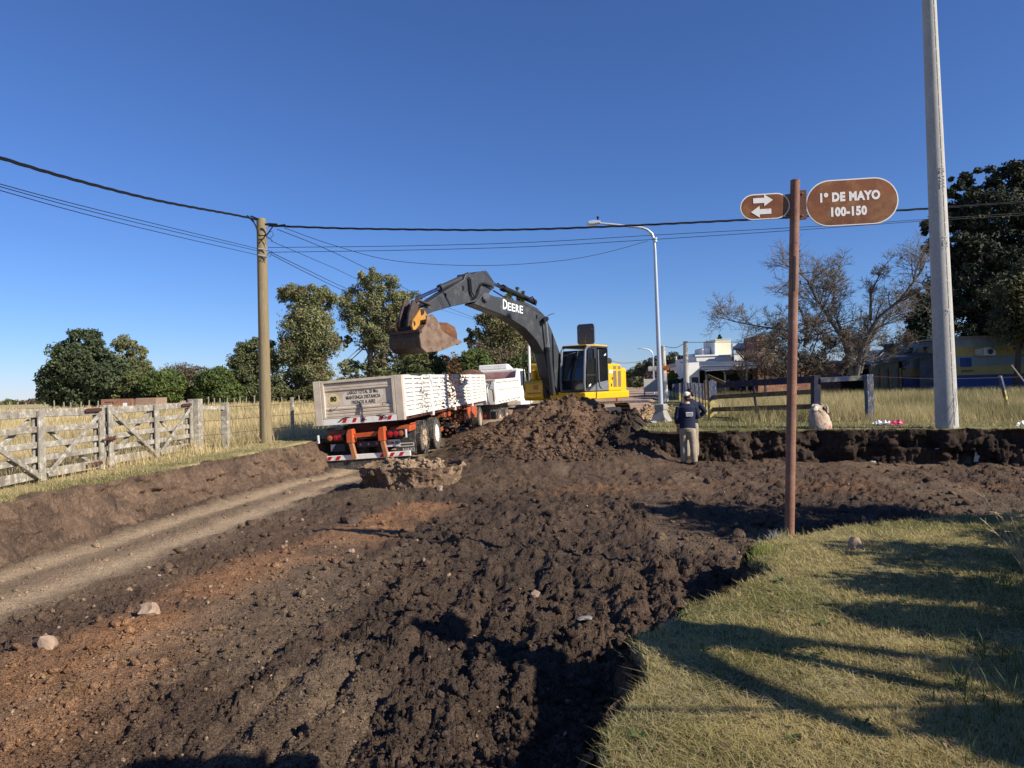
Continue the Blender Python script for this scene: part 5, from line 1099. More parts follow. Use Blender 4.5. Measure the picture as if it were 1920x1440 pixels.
for z_, lb in ((.35, 'lowest'), (.7, 'middle'), (1.02, 'top')):
    p0, p1, p2 = at(370, 800, 17.15), at(424, 800, 18.0), at(549, 800, 20.7); pts = [Vector((p.x, p.y, ZF + z_)) for p in (p0, p1, p2)] + [Vector((-5.3, 26, ZF + z_)), Vector((-2.2, 38, ZF + z_)), Vector((4, 62, ZF + z_))]
    b_ = MB(); b_.tube([p - p0 for p in pts], .005, 4); o = b_.build('fence_wire', m_rustm); o.location = p0; tag(o, lb + ' wire of the left fence beyond the double gate', 'wire', 'wires of the left fence')
m_greyp = mat('grey_post', W_(150, 142, 128), rough=.9, var=.2)
# far fence along the end of the field: one post built once and copied
b_ = MB(); b_.bar((0, 0, -.2), (0, 0, .95), .11, .11); fp = b_.build('fence_post', m_greyp)
tag(fp, 'small grey post of the far fence along the trees', 'post', 'posts of the far field fence'); k = 0
for px in np.concatenate([np.arange(15, 190, 17.0), np.arange(366, 480, 12.0), np.arange(506, 592, 11.0)]):
    o = fp if k == 0 else fp.copy()
    if k: C.objects.link(o)
    p = at(px + rnd.uniform(-3, 3), 700, 97 + rnd.uniform(-2, 2)); o.location = (p.x, p.y, ZF); o.rotation_euler = (0, rnd.uniform(-.06, .06), 0); o.scale = (1, 1, rnd.uniform(.85, 1.2)); k += 1

# ---- right side: blue and yellow painted posts, old gate
m_bluep = mat('flaking_blue_paint', W_(62, 78, 112), rough=.85, var=.25, vs=6, bump=.4, bs=40, stretch=(3, 3, .8), patch=[(W_(104, 94, 80), 4.5, .52, .06), (W_(156, 156, 148), 8, .58, .05), (W_(54, 48, 44), 13, .66, .04)])
m_yelp = mat('flaking_yellow_paint', W_(196, 178, 112), rough=.85, var=.2, vs=6, bump=.4, bs=40, patch=[(W_(96, 84, 68), 5, .54, .06), (W_(40, 36, 32), 11, .66, .04)])
m_oldw = mat('old_grey_wood', W_(112, 98, 78), rough=.95, var=.28, vs=7, bump=.6, bs=35, patch=(W_(78, 66, 54), 4, .55, .1))
m_dblue = mat('dark_blue_wood', W_(36, 42, 66), rough=.85, var=.3, vs=6, bump=.4, bs=35, patch=(W_(70, 62, 54), 5, .58, .08))
def two_tone(px, pyb, pyt, Y, w_, label, grp, yz=.55, top=m_bluep, bot=m_yelp):
    p = at(px, pyb, Y); p.z = gz(p.x, p.y); h_ = at(px, pyt, Y).z - p.z
    o = empty('fence_post', loc=p, label=label, cat='post', group=grp)
    b_ = MB(); b_.bar((0, 0, -.2), (0, 0, h_ * (1 - yz)), w_, w_, up=(0, 1, 0)); b_.build('lower_band', bot, o, bevel=.01)
    b_ = MB(); b_.bar((0, 0, h_ * (1 - yz) + .001), (rnd.uniform(-.02, .02), 0, h_), w_, w_, up=(0, 1, 0)); b_.build('upper_band', top, o, bevel=.01); return o
G2 = 'blue and yellow posts of the right fence'
two_tone(1631, 789, 702, 20.2, .19, 'thick blue post with yellow-ringed middle, right of the sack', G2, .62, m_bluep, m_bluep)
two_tone(1336, 781, 712, 24.6, .26, 'thick post at the gate end, blue above and yellow below', G2)
two_tone(1327, 778, 713, 25.6, .16, 'dark slim post touching the thick blue and yellow one', G2, .55, m_oldw, m_yelp)
fy = [27.5, 29.5, 31.8, 34.2, 37, 40, 43.5, 47, 51.5, 57, 64, 72, 80]
for i, y_ in enumerate(fy):
    x_ = 6.6 + .185 * (y_ - 23.0); px = 960 + F * x_ / y_ + 3
    nth = ('second', 'third', 'fourth', 'fifth', 'sixth', 'seventh', 'eighth', 'ninth', 'tenth', 'eleventh', 'twelfth', 'thirteenth', 'fourteenth')[i]
    o = two_tone(px, 760, 719.5 - .1 * i + rnd.uniform(-3, 2), y_, .17 if i % 3 else .22, nth + ' blue over yellow post of the roadside row, counted from the old gate', G2)
# old gate
ga, gb = at(1340, 778, 24.4), at(1531, 790, 20.6); ga.z, gb.z = gz(ga.x, ga.y), gz(gb.x, gb.y)
gt = empty('farm_gate', loc=ga, label='sagging old wooden gate with dark blue top rail behind the sign post', cat='gate')
def gq(px, py):                  # point on the gate's plane
    d = ray(px, py); e = (gb - ga); e.z = 0; n = Vector((-e.y, e.x, 0)); t = (ga - CAM).dot(n) / d.dot(n); return CAM + d * t - ga
for a, c, w_, mt in (((1344, 722), (1530, 711), .2, m_dblue), ((1334, 745), (1531, 734), .14, m_oldw), ((1334, 768), (1530, 762), .15, m_oldw), ((1336, 784), (1482, 793), .13, m_oldw)):
    lrough(MB(), gq(*a), gq(*c), .045, w_, mt, 'rail', gt)
lrough(MB(), gq(1413, 712) + Vector((0, .05, 0)), gq(1421, 790) + Vector((0, .05, 0)), .05, .1, m_dblue, 'stile', gt)
lrough(MB(), gq(1531, 704) + Vector((0, .06, 0)), gq(1531, 800) + Vector((0, .06, 0)), .2, .24, m_dblue, 'end_post', gt)
lrough(MB(), gq(1326, 705) + Vector((0, -.1, 0)), gq(1358, 719) + Vector((0, -.1, 0)), .05, .12, m_oldw, 'loose_board', gt)
lrough(MB(), gq(1362, 720) + Vector((0, -.06, 0)), gq(1388, 730) + Vector((0, -.06, 0)), .04, .07, m_dblue, 'loose_board', gt)
b_ = MB(); a, c = at(1538, 713, 20.5), at(1628, 708, 20.25); lrough(b_, a - a, c - a, .06, .14, mat('peeling_rail', W_(150, 146, 122), rough=.9, var=.2, vs=4, patch=[(W_(54, 66, 104), 2.2, .5, .08), (W_(92, 82, 66), 9, .6, .06)]), 'rail', None)
o = [x for x in C.objects if x.name.startswith('rail') and x.parent is None][-1]; o.name = 'fence_rail'; o.location = a; tag(o, 'peeling blue and cream rail between the gate end and the thick blue post', 'rail')
p = at(1893, 768, 22.5); p.z = gz(p.x, p.y); q = at(1875, 705, 22.3); o = empty('fence_post', loc=p, label='leaning stake with a blue top right of the concrete pole', cat='post', group=G2)
b_ = MB(); b_.bar((0, 0, -.1), (q - p) * .62, .085, .08); b_.build('lower_band', m_yelp, o); b_ = MB(); b_.bar((q - p) * .621, q - p, .085, .08); b_.build('upper_band', m_bluep, o)
p = at(1920, 715, 21.5); q = at(1896, 684, 21.5); b_ = MB(); b_.tube([(0, 0, 0), q - p], .025, 6); b_.tube([(0, 0, 0), (p - q) * .8], .025, 6); o = b_.build('pole_stick', m_greyp); o.location = p; tag(o, 'thin leaning pole at the right frame edge above the grass', 'stick')
b_ = MB(); pts = [at(1636, 706, 20.2), at(1760, 711, 20.6), at(1876, 708, 22.3), at(2100, 700, 24)]; b_.tube([p - pts[0] for p in pts], .006, 4); o = b_.build('fence_wire', m_rustm); o.location = pts[0]; tag(o, 'slack wire from the thick blue post past the concrete pole', 'wire')

# ---- sack, litter, small stones on the lot
sp_ = at(1537, 805, 17.9); sp_.z = gz(sp_.x, sp_.y) - .01
m_sack = mat('dusty_sack', W_(188, 164, 140), rough=.85, var=.18, vs=5, bump=.8, bs=14, bdist=.04, patch=[(W_(206, 190, 170), 3, .54, .12), (W_(168, 96, 82), 6.5, .60, .05)])
b_ = MB(); rings = []
for z_, rx_, ry_, dx in ((0, .27, .17, .02), (.04, .285, .19, .02), (.18, .27, .18, .01), (.33, .235, .16, -.02), (.45, .20, .13, -.05), (.53, .17, .09, -.05), (.60, .16, .04, -.03)):
    rings.append([(dx + rx_ * math.cos(a) * (1 + .05 * math.sin(5 * a + z_ * 9) + .04 * math.sin(11 * a - z_ * 23)), ry_ * math.sin(a) * (1 + .06 * math.cos(4 * a + z_ * 7)), z_ + (.05 * math.sin(3 * a + 1) if z_ > .5 else 0)) for a in np.linspace(0, 2 * math.pi, 22, endpoint=False)])
V_ = [p for r_ in rings for p in r_]; n_ = 22
b_.add(V_, [(i * n_ + j, i * n_ + (j + 1) % n_, (i + 1) * n_ + (j + 1) % n_, (i + 1) * n_ + j) for i in range(len(rings) - 1) for j in range(n_)] + [tuple(range((len(rings) - 1) * n_, len(rings) * n_))])
so = b_.build('sack', m_sack, smooth=True); so.location = sp_; tag(so, 'bulging dusty sack with faded red print standing by the old gate', 'sack')
b_ = MB(); b_.tube([(.17, -.05, .42), (.18, -.06, .56), (.15, -.05, .63)], [.05, .03, .01], 7); b_.build('sack_corner', m_sack, so, smooth=True)
b_ = MB()
for k in range(9): a = .6 + .22 * k; b_.prism([(.02, -.15, .56), (.03, -.16, .57), (.02 + .2 * math.cos(a), -.2, .52 - .16 * abs(math.sin(a * 1.3)))], (0, .003, 0))
b_.build('dry_leaf', mat('dark_leaf', W_(70, 48, 44), rough=.8), so)
v_, f_ = rough_lump(ICO2, np.random.default_rng(77), .8); b_ = MB(); b_.add([(-.13 + x * .11, -.05 + y * .09, .52 + z * .11) for x, y, z in v_], [tuple(q) for q in f_]); b_.build('sack_neck', mat('pale_cloth', W_(214, 202, 182), rough=.9, var=.15, vs=9), so, smooth=True)
lp = at(1668, 799, 18.3); lp.z = gz(lp.x, lp.y) + .02
def crumple(nm, mt, c, rx_, ry_, h_, sd, label):
    rg_ = np.random.default_rng(sd); b_ = MB(); N_ = 9
    vs = [(c[0] + rx_ * (i / (N_ - 1) * 2 - 1) + rg_.normal(0, .02), c[1] + ry_ * (j / (N_ - 1) * 2 - 1) + rg_.normal(0, .02), abs(rg_.normal(0, h_))) for j in range(N_) for i in range(N_)]
    b_.add(vs, [(j * N_ + i, j * N_ + i + 1, (j + 1) * N_ + i + 1, (j + 1) * N_ + i) for j in range(N_ - 1) for i in range(N_ - 1) if rg_.uniform() > .12]); o = b_.build(nm, mt); o.location = lp; return tag(o, label, 'litter')
crumple('plastic_bag', mat('white_plastic', W_(225, 222, 226), rough=.4, var=.1), (-.12, .05), .24, .18, .06, 3, 'crumpled white plastic bag on the grass between thick blue post and concrete pole')
crumple('pink_wrapper', mat('pink_plastic', W_(226, 60, 120), rough=.4, var=.15), (.12, -.08), .17, .12, .055, 5, 'crumpled bright pink wrapper lying against the white bag')
p = at(1503, 806, 17.9); stone(1503, 806, .07, 'small white stone at the grass edge left of the sack', m_signw, zz=ZV)
stone(1912, 800, .12, 'white stone at the right frame edge on the bank top', m_signw, zz=ZV)
stone(1604, 1030, .06, 'small upright grey-brown block standing in the near lawn', m_stone, zz=ZL, sq=1.5)
m_root = mat('white_lime', W_(200, 194, 182), rough=.9, var=.2, vs=14, bump=.4, bs=40)
def slab(px0, px1, py0, py1, Y, label, t=.05):
    p = at((px0 + px1) / 2, (py0 + py1) / 2, Y); w_ = (px1 - px0) * Y / F / 2; h_ = (py1 - py0) * Y / F / 2
    v, f = rough_lump(ICO2, np.random.default_rng(int(px0)), 1); b_ = MB(); b_.add([(a * w_ * 1.1, b2 * t, c * h_ * 1.1) for a, b2, c in v], [tuple(q) for q in f]); o = b_.build('buried_stone', m_root); o.location = p; return tag(o, label, 'stone', 'pale pieces in the cut bank')
slab(1752, 1793, 839, 844, 16.3, 'thin white ledge in the dark bank below the concrete pole')
slab(1826, 1842, 837, 872, 16.12, 'upright white piece in the dark bank near the right frame edge')
slab(1630, 1648, 862, 870, 16.75, 'small pale stone at the foot of the dark bank')
# white painted line and rubble edge along the lot
b_ = MB(); pts = [(4.4, 22.4), (4.8, 24.5), (6.0, 30.5), (8.2, 42)]
for (xa, ya), (xc, yc) in zip(pts, pts[1:]):
    for k in range(14):
        x = xa + (xc - xa) * k / 14 + rnd.uniform(-.04, .04); y = ya + (yc - ya) * k / 14; z = gz(x, y) + .03; w2 = rnd.uniform(.03, .07); b_.prism([(x - w2, y - .2, z), (x + w2, y - .2, z + .01), (x + w2 * .8, y + .25, z), (x - w2 * .9, y + .2, z + .01)], (0, 0, -.02))
tag(b_.build('chalk_line', m_signw), 'broken white chalk line on the grass beside the street light', 'line')
rg_ = np.random.default_rng(9); tt = rg_.uniform(0, 1, 420); yy = 24 + 16 * tt; xx = 4.6 + .235 * (yy - 24) - .1 + rg_.normal(0, .28, 420); zz = terrain(xx, yy)[0]
scatter_lumps('rubble', np.stack([xx, yy, zz], -1), rg_.uniform(.04, .14, 420), np.tile(lin((176, 146, 112)), (420, 1)), m_soil, ICO1, 6)
# red marker stake and grey board by the road
p = at(1157, 757, 30); b_ = MB(); b_.tube([(0, 0, 0), (0, 0, .3)], .05, 6); b_.tube([(-.1, 0, .3), (.1, 0, .3)], .04, 6); o = b_.build('marker_stake', mat('red_marker', W_(190, 70, 50), rough=.7)); o.location = p; tag(o, 'small red marker under the rear of the excavator', 'stake')
p = at(1222, 737, 60); p.z = ZV; o = empty('notice_board', loc=p, label='grey board on legs beside the far road', cat='board'); b_ = MB(); b_.box((-.65, -.03, .5), (.65, .03, 1.6)); b_.build('panel', m_conc, o)
for x_ in (-.6, .6): b_ = MB(); b_.box((x_ - .05, .03, 0), (x_ + .05, .1, 1.65)); b_.build('leg', m_greyp, o)

# ================================================================== PEOPLE
m_skin = mat('skin', W_(178, 122, 96), rough=.6, var=.06, vs=12)
m_navy = mat('navy_knit', W_(28, 34, 58), rough=.9, var=.12, vs=14, bump=.4, bs=90)
m_khaki = mat('khaki_cotton', W_(160, 145, 124), rough=.9, var=.12, vs=7, bump=.5, bs=18, bdist=.03)
m_boot = mat('dusty_boot', W_(74, 62, 52), rough=.85, var=.2, vs=10)
m_hair = mat('black_hair', W_(26, 22, 20), rough=.6, var=.2, vs=40, bump=.5, bs=90)
m_cap = mat('white_cap', W_(222, 208, 192), rough=.8, var=.08, vs=12)
class Soft(MB):
    def loft(s, rings, n=18):    # (x, y, z, rx, ry)
        vs = [(x + rx * math.cos(2 * math.pi * j / n), y + ry * math.sin(2 * math.pi * j / n), z) for x, y, z, rx, ry in rings for j in range(n)]; k = len(rings)
        return s.add(vs, [(i * n + j, i * n + (j + 1) % n, (i + 1) * n + (j + 1) % n, (i + 1) * n + j) for i in range(k - 1) for j in range(n)] + [tuple(reversed(range(n))), tuple(range((k - 1) * n, k * n))])
    def ball(s, c, rx, ry, rz):
        v, f = ICO2; return s.add([(c[0] + a * rx, c[1] + b2 * ry, c[2] + c2 * rz) for a, b2, c2 in v], [tuple(q) for q in f])
    def limb(s, pts, rad, n=12):
        P_, R_ = [], []
        for i in range(len(pts) - 1):
            for k in range(4): t = k / 4; P_.append(Vector(pts[i]).lerp(Vector(pts[i + 1]), t)); R_.append(rad[i] * (1 - t) + rad[i + 1] * t)
        P_.append(Vector(pts[-1])); R_.append(rad[-1]); return s.tube(P_, R_, n)
    def fuse(s, name, mt, parent, vox=.012, smooth_it=4):
        o = s.build(name, mt, parent); r_ = o.modifiers.new('remesh', 'REMESH'); r_.mode = 'VOXEL'; r_.voxel_size = vox; r_.use_smooth_shade = True
        sm = o.modifiers.new('smooth', 'SMOOTH'); sm.factor = .5; sm.iterations = smooth_it; return o
def hand(S, wr, d, side, up=(0, 0, 1)):   # palm, four fingers of different length and a thumb from its side, relaxed curl
    wr, d = Vector(wr), Vector(d).normalized(); lat = d.cross(Vector(up)).normalized(); nrm = lat.cross(d)
    for k in range(4):
        o_ = lat * (k - 1.5) * .019; b0 = wr + d * .035 + o_ * .8; b1 = wr + d * .09 + o_; ln = (.062, .074, .07, .055)[k]
        S.limb([b0, b1, b1 + (d * .75 + nrm * .25 * side) * ln * .55, b1 + (d * .55 + nrm * .75 * side) * ln], [.013, .0115, .010, .008], 7)
    S.limb([wr, wr + d * .05], [.022, .026], 8)
    S.limb([wr + d * .02 + lat * .02, wr + d * .055 + lat * .05, wr + d * .09 + lat * .052], [.014, .012, .009], 7)
def person(loc, rz, label, la, ra, hatted, head_rz, hscale, leg):
    body = Soft()
    body.loft([(0, .0, .86, .15, .10), (0, 0, 1.0, .145, .10), (0, 0, 1.2, .165, .11), (0, 0, 1.36, .17, .10), (0, .0, 1.43, .11, .08), (0, .005, 1.48, .06, .062), (0, .015, 1.54, .056, .06)])
    hz = Matrix.Translation((0, .03, 1.62)) @ Matrix.Rotation(head_rz, 4, 'Z')
    def hp(x, y, z): return tuple(hz @ Vector((x, y, z)))
    body.limb([hp(0, -.02, -.1), hp(0, -.01, -.02)], [.058, .062])
    v, f = ICO2
    body.add([hp(a * .076, b2 * .097, c * .118) for a, b2, c in v], [tuple(q) for q in f])
    body.add([hp(a * .055, .045 + b2 * .05, -.06 + c * .055) for a, b2, c in v], [tuple(q) for q in f])            # jaw
    body.limb([hp(0, .088, .015), hp(0, .118, -.025), hp(0, .098, -.04)], [.012, .017, .012], 8)                    # nose
    body.limb([hp(-.026, .094, -.068), hp(.026, .094, -.068)], [.010, .010], 8)                                     # mouth
    for s_ in (-1, 1):
        body.limb([hp(s_ * .074, -.005, -.03), hp(s_ * .086, -.018, .0), hp(s_ * .083, -.02, .03)], [.011, .016, .012], 8)   # ear
        body.limb([hp(s_ * .02, .09, .026), hp(s_ * .05, .082, .024)], [.012, .010], 8)                               # brow
    for s_, (sh, el, wr, hd) in ((-1, la), (1, ra)):
        body.limb([sh, el, wr], [.05, .042, .03]); hand(body, wr, hd, 1 if s_ < 0 else -1)
    for s_ in (-1, 1):
        h_, k_, a_ = leg[s_]; body.limb([h_, k_, a_], [.085, .058, .042]); body.limb([a_, (a_[0], a_[1] + .12, .05)], [.04, .035])
    o = body.fuse('person', m_skin, None, .0085, 3); o.location = loc; o.rotation_euler = (0, 0, rz); tag(o, label, 'person')
    for s_ in (-1, 1):
        e = MB(); c_ = Vector(hp(s_ * .034, .087, .012)); e.lathe([(.011, -.004), (.011, 0.004), (.002, .009)], 8, Matrix.Translation(c_) @ (hz.to_3x3() @ Matrix.Rotation(R(-90), 3, 'X')).to_4x4()); e.build('eye', m_blk, o)
    sw = Soft(); sw.loft([(0, 0, .865, .185, .135), (0, 0, .89, .195, .14), (0, 0, 1.0, .19, .13), (0, 0, 1.12, .185, .125), (0, -.005, 1.28, .20, .13), (0, -.01, 1.37, .205, .12), (0, 0, 1.43, .15, .095), (0, .005, 1.475, .075, .07)])
    for sh, el, wr, hd in (la, ra):
        cuff = Vector(el).lerp(Vector(wr), .62); sw.limb([sh, el, tuple(cuff)], [.078, .062, .052])
    sw.fuse('sweater', m_navy, o, .014, 4)
    co = MB(); co.lathe([(.068, 1.462), (.074, 1.47), (.07, 1.488), (.062, 1.49), (.06, 1.47)], 18, Matrix.Translation((0, .005, 0))); co.build('collar', m_cap if hatted else m_navy, o, smooth=True)
    tr_ = Soft(); tr_.loft([(0, 0, .78, .155, .12), (0, -.01, .86, .178, .135), (0, 0, .95, .165, .12), (0, 0, 1.0, .16, .115)])
    for s_ in (-1, 1):
        h_, k_, a_ = leg[s_]; mid = Vector(k_).lerp(Vector(a_), .5)
        tr_.limb([(h_[0] * 1.0, h_[1], h_[2] - .03), tuple(Vector(h_).lerp(Vector(k_), .55)), k_, tuple(mid + Vector((0, -.015, 0))), (a_[0], a_[1] + .01, .07)], [.105, .098, .085, .083, .078], 14)
    t_o = tr_.fuse('trousers', m_khaki, o, .014, 3)
    for s_ in (-1, 1):
        a_ = leg[s_][2]; b_ = Soft(); b_.limb([(a_[0], a_[1] - .06, .045), (a_[0], a_[1] + .02, .055), (a_[0] + s_ * .012, a_[1] + .15, .042), (a_[0] + s_ * .015, a_[1] + .2, .035)], [.045, .05, .046, .034], 10); b_.limb([a_, (a_[0], a_[1], .1)], [.05, .052]); b_.fuse('boot', m_boot, o, .012, 2)
    hr = Soft(); hr.add([hp(a * .082, -.012 + b2 * .1, .018 + c * .112) for a, b2, c in v if True], [tuple(q) for q in f]); hr.limb([hp(-.05, -.07, -.05), hp(.05, -.07, -.05)], [.04, .04]); ho = hr.fuse('hair', m_hair, o, .012, 2)
    # cut hair back from the face: shift the shell backwards
    for vv in ho.data.vertices:
        q = hz.inverted() @ vv.co
        if q.y > .03: q.y = .03 + (q.y - .03) * (.75 if q.z > .05 else .1); vv.co = hz @ q
    if hatted:
        cp = Soft(); cp.loft([hp(0, 0, 0)[:2] + (hp(0, 0, z)[2], rx, ry) for z, rx, ry in ((.025, .088, .108), (.06, .087, .106), (.1, .076, .092), (.125, .05, .06), (.135, .015, .015))]); cp.limb([hp(-.05, .10, .035), hp(0, .16, .03), hp(.05, .10, .035)], [.012, .014, .012], 8)
        for k in range(7): a = R(60 + 10 * k); cp.limb([hp(.06 * math.cos(a), .07, .035), hp(.075 * math.cos(a), .155 + .02 * math.sin(a) - .03 * abs(math.cos(a)), .028)], [.011, .009], 6)
        cp.fuse('cap', m_cap, o, .010, 2)
        b_ = MB(); b_.box((-.03, -.141, 1.19), (.135, -.137, 1.265)); pr = b_.build('back_print', m_signw, o); b_ = MB(); b_.box((-.03, -.143, 1.165), (.135, -.139, 1.178)); b_.build('print_line', m_signw, pr)
        b_ = MB()
        for k in range(7): b_.box((-.018 + k * .02, -.1425, 1.205 + .004 * (k % 2)), (-.006 + k * .02, -.1412, 1.235))
        b_.build('print_mark', m_navy, pr)
    return o
S1 = atz(1291, 871, gz(4.2, 16.95)); S1 = Vector((S1.x, S1.y, gz(S1.x, S1.y)))
leg1 = {-1: ((-.09, 0, .86), (-.10, .05, .48), (-.10, .03, .08)), 1: ((.09, 0, .86), (.12, -.02, .48), (.14, -.06, .08))}
person(S1 + Vector((0, 0, -.01)), R(-12), 'man in white cap and navy sweater with back print, standing in the pit', ((-.19, 0, 1.385), (-.255, -.03, 1.13), (-.225, .03, .90), (.02, .12, -1)), ((.19, 0, 1.385), (.25, .06, 1.14), (.13, .23, 1.13), (-1, .3, .1)), True, R(25), 1, leg1)
S2 = Vector((S1.x + .21, S1.y + .52, 0)); S2.z = gz(S2.x, S2.y)
leg2 = {-1: ((-.09, 0, .86), (-.11, .03, .48), (-.12, .0, .08)), 1: ((.09, 0, .86), (.11, .03, .48), (.12, .0, .08))}
person(S2, R(10), 'dark-haired man in navy sweater, hand on hip, behind the one with the cap', ((-.19, 0, 1.385), (-.26, .02, 1.13), (-.2, .12, .92), (.0, .3, -1)), ((.19, 0, 1.385), (.345, -.09, 1.16), (.19, .02, .99), (-.4, .5, -.7)), False, R(62), 1, leg2)

# ================================================================== BUILDINGS
def wall_with_holes(b_, M, x0, x1, z0, z1, th, holes):
    """wall in the local xz plane, thickness along +y, with rectangular openings (hx0, hx1, hz0, hz1)"""
    xs = sorted({x0, x1} | {h[0] for h in holes} | {h[1] for h in holes}); zs = sorted({z0, z1} | {h[2] for h in holes} | {h[3] for h in holes})
    for xa, xb in zip(xs, xs[1:]):
        for za, zb_ in zip(zs, zs[1:]):
            xm, zm = (xa + xb) / 2, (za + zb_) / 2
            if any(h[0] < xm < h[1] and h[2] < zm < h[3] for h in holes): continue
            b_.hexa([M @ Vector(p) for p in ((xa, 0, za), (xb, 0, za), (xb, th, za), (xa, th, za), (xa, 0, zb_), (xb, 0, zb_), (xb, th, zb_), (xa, th, zb_))])
    return b_
m_wwall = mat('white_wall', W_(232, 230, 224), rough=.85, var=.05, vs=1.5, patch=(W_(200, 196, 186), 1.2, .64, .1))
m_cwall = mat('cream_wall', W_(236, 228, 200), rough=.85, var=.05, vs=1.2)
m_brick = mat('brick_wall', W_(142, 102, 82), rough=.9, var=.25, vs=4, patch=[(W_(178, 150, 128), 3.5, .62, .08), (W_(112, 70, 56), 9, .6, .08)], bump=.5, bs=14)
m_brickr = mat('red_brick', W_(178, 84, 62), rough=.9, var=.2, vs=4, bump=.4, bs=14)
m_roof = mat('corrugated_sheet', W_(138, 140, 142), rough=.5, metal=.4, var=.1, vs=2)
m_dark = mat('interior_shade', W_(30, 28, 26), rough=.9)  # near-black colour stands in for the shade inside carport and shed
m_win = mat('window_glass', W_(40, 48, 56), rough=.1, var=.05, spec=.6)
m_tile = mat('clay_tile', W_(190, 92, 58), rough=.85, var=.15, vs=4)
def bx(nm, mt, par, a, c, bev=0): return MB().box(a, c).build(nm, mt, par, bevel=bev)
def X_at(px, Y): return at(px, 700, Y).x
def Z_at(px, py, Y): return at(px, py, Y).z
# white house with stepped parapets behind the carport
Y = 56.0; x0, x1 = X_at(1306, Y), X_at(1442, Y); o0 = Vector((x0, Y, ZV))
hw = empty('white_house', loc=o0, label='white flat-roofed house with stepped fins and a cream tower behind the carport', cat='house')
zt = lambda py, px=1370: Z_at(px, py, Y) - ZV
W2 = x1 - x0
bx('wall', m_wwall, hw, (0, 0, 0), (W2, 7, zt(667)), .02)
xx_ = lambda px: X_at(px, Y) - x0
bx('parapet', m_wwall, hw, (-.1, -.08, zt(667) + .002), (xx_(1372), .25, zt(664)), .01)
tw_ = bx('tower', m_cwall, hw, (xx_(1350), 1.0, zt(667) + .003), (xx_(1379), 4.6, zt(635)), .02)
bx('coping', m_cwall, hw, (xx_(1349.3), .94, zt(635) + .002), (xx_(1379.6), 4.66, zt(634)))
for pa, pb, py, dy in ((1345.5, 1348.5, 640, .6), (1329, 1343, 649.5, 1.6), (1325, 1328, 651.5, 1.1), (1315, 1324, 659, 2.6), (1312, 1314, 660.5, 2.2)):
    bx('fin', m_wwall, hw, (xx_(pa), dy, zt(667) + .004), (xx_(pb), dy + 2.4, zt(py)), .01)
bx('roof_slab', m_roof, hw, (xx_(1380), .3, zt(667) + .002), (W2, 6.5, zt(662)))
# solar water heater on its roof
b_ = MB(); a = at(1383, 650, Y - 1); b_.tube([a - o0 + Vector((-.4, 0, 0)), a - o0 + Vector((.5, 0, 0))], .28, 12); sh = empty('water_heater', loc=a, label='round-tanked solar water heater on the white house roof', cat='water heater')
b_ = MB(); b_.tube([(-.45, 0, 0), (.5, 0, 0)], .28, 12); b_.build('tank', m_galv, sh, smooth=True)
b_ = MB()
for k in range(5): b_.tube([(-.2 + .17 * k, -.1, -.2), (.55 + .28 * k, -.9, -1.5)], .07, 6)
b_.bar((-.35, .1, -.2), (-.35, .1, -1.35), .07, .07); b_.bar((.5, .1, -.2), (1.6, -.8, -1.4), .07, .07); b_.build('collector_frame', m_dgrey, sh)
# carport in front of it
Y = 50.0; c0 = Vector((X_at(1300, Y), Y, ZV)); cp = empty('carport', loc=c0, label='open carport with two grey sheet roofs in front of the white house', cat='carport')
cx_ = lambda px: X_at(px, Y) - c0.x; cz_ = lambda px, py: Z_at(px, py, Y) - ZV
def sheet(nm, pts, par):         # corrugated sheet between two edges: front (px,py) pair and back pair, given as local points
    a, c, d, e = [Vector(p) for p in pts]; n = 90; vs, fs = [], []
    for i in range(n + 1):
        t = i / n; off = Vector((0, 0, .03 * math.sin(i * math.pi / 1.5))); vs += [a.lerp(c, t) + off, d.lerp(e, t) + off, a.lerp(c, t) + off - Vector((0, 0, .04)), d.lerp(e, t) + off - Vector((0, 0, .04))]
    for i in range(n):
        q = i * 4; fs += [(q, q + 4, q + 5, q + 1), (q + 2, q + 3, q + 7, q + 6), (q, q + 2, q + 6, q + 4), (q + 1, q + 5, q + 7, q + 3)]
    b_ = MB(); b_.add(vs, fs); return b_.build(nm, m_roof, par)
sheet('upper_roof', [(cx_(1304), -.2, cz_(1304, 686)), (cx_(1432), -.2, cz_(1432, 682.5)), (cx_(1303), 4.5, cz_(1303, 674)), (cx_(1436), 4.5, cz_(1436, 672))], cp)
sheet('lower_roof', [(cx_(1309), -1.8, cz_(1309, 696)), (cx_(1442), -1.8, cz_(1442, 687.5)), (cx_(1309), 0, cz_(1309, 688.5)), (cx_(1440), 0, cz_(1440, 685))], cp)
for px in (1311, 1345, 1384, 1418): bx('post', m_dgrey, cp, (cx_(px), -1.6, 0), (cx_(px) + .12, -1.48, cz_(px, 693)))
bx('back_wall', m_dark, cp, (cx_(1310), 3.0, 0), (cx_(1438), 3.15, cz_(1370, 692)))
b_ = MB(); wall_with_holes(b_, Matrix.Translation((cx_(1287), -.4, 0)), 0, cx_(1307) - cx_(1287), 0, cz_(1300, 680), .2, [(.25, .75, 0, 1.6)]); b_.build('side_wall', m_wwall, cp)
bx('side_wall', m_wwall, cp, (cx_(1307.2), -.39, 0), (cx_(1308.5), 4, cz_(1308, 678)))
bx('door', m_ply, cp, (cx_(1287) + .27, -.35, 0), (cx_(1287) + .73, -.3, 1.58))
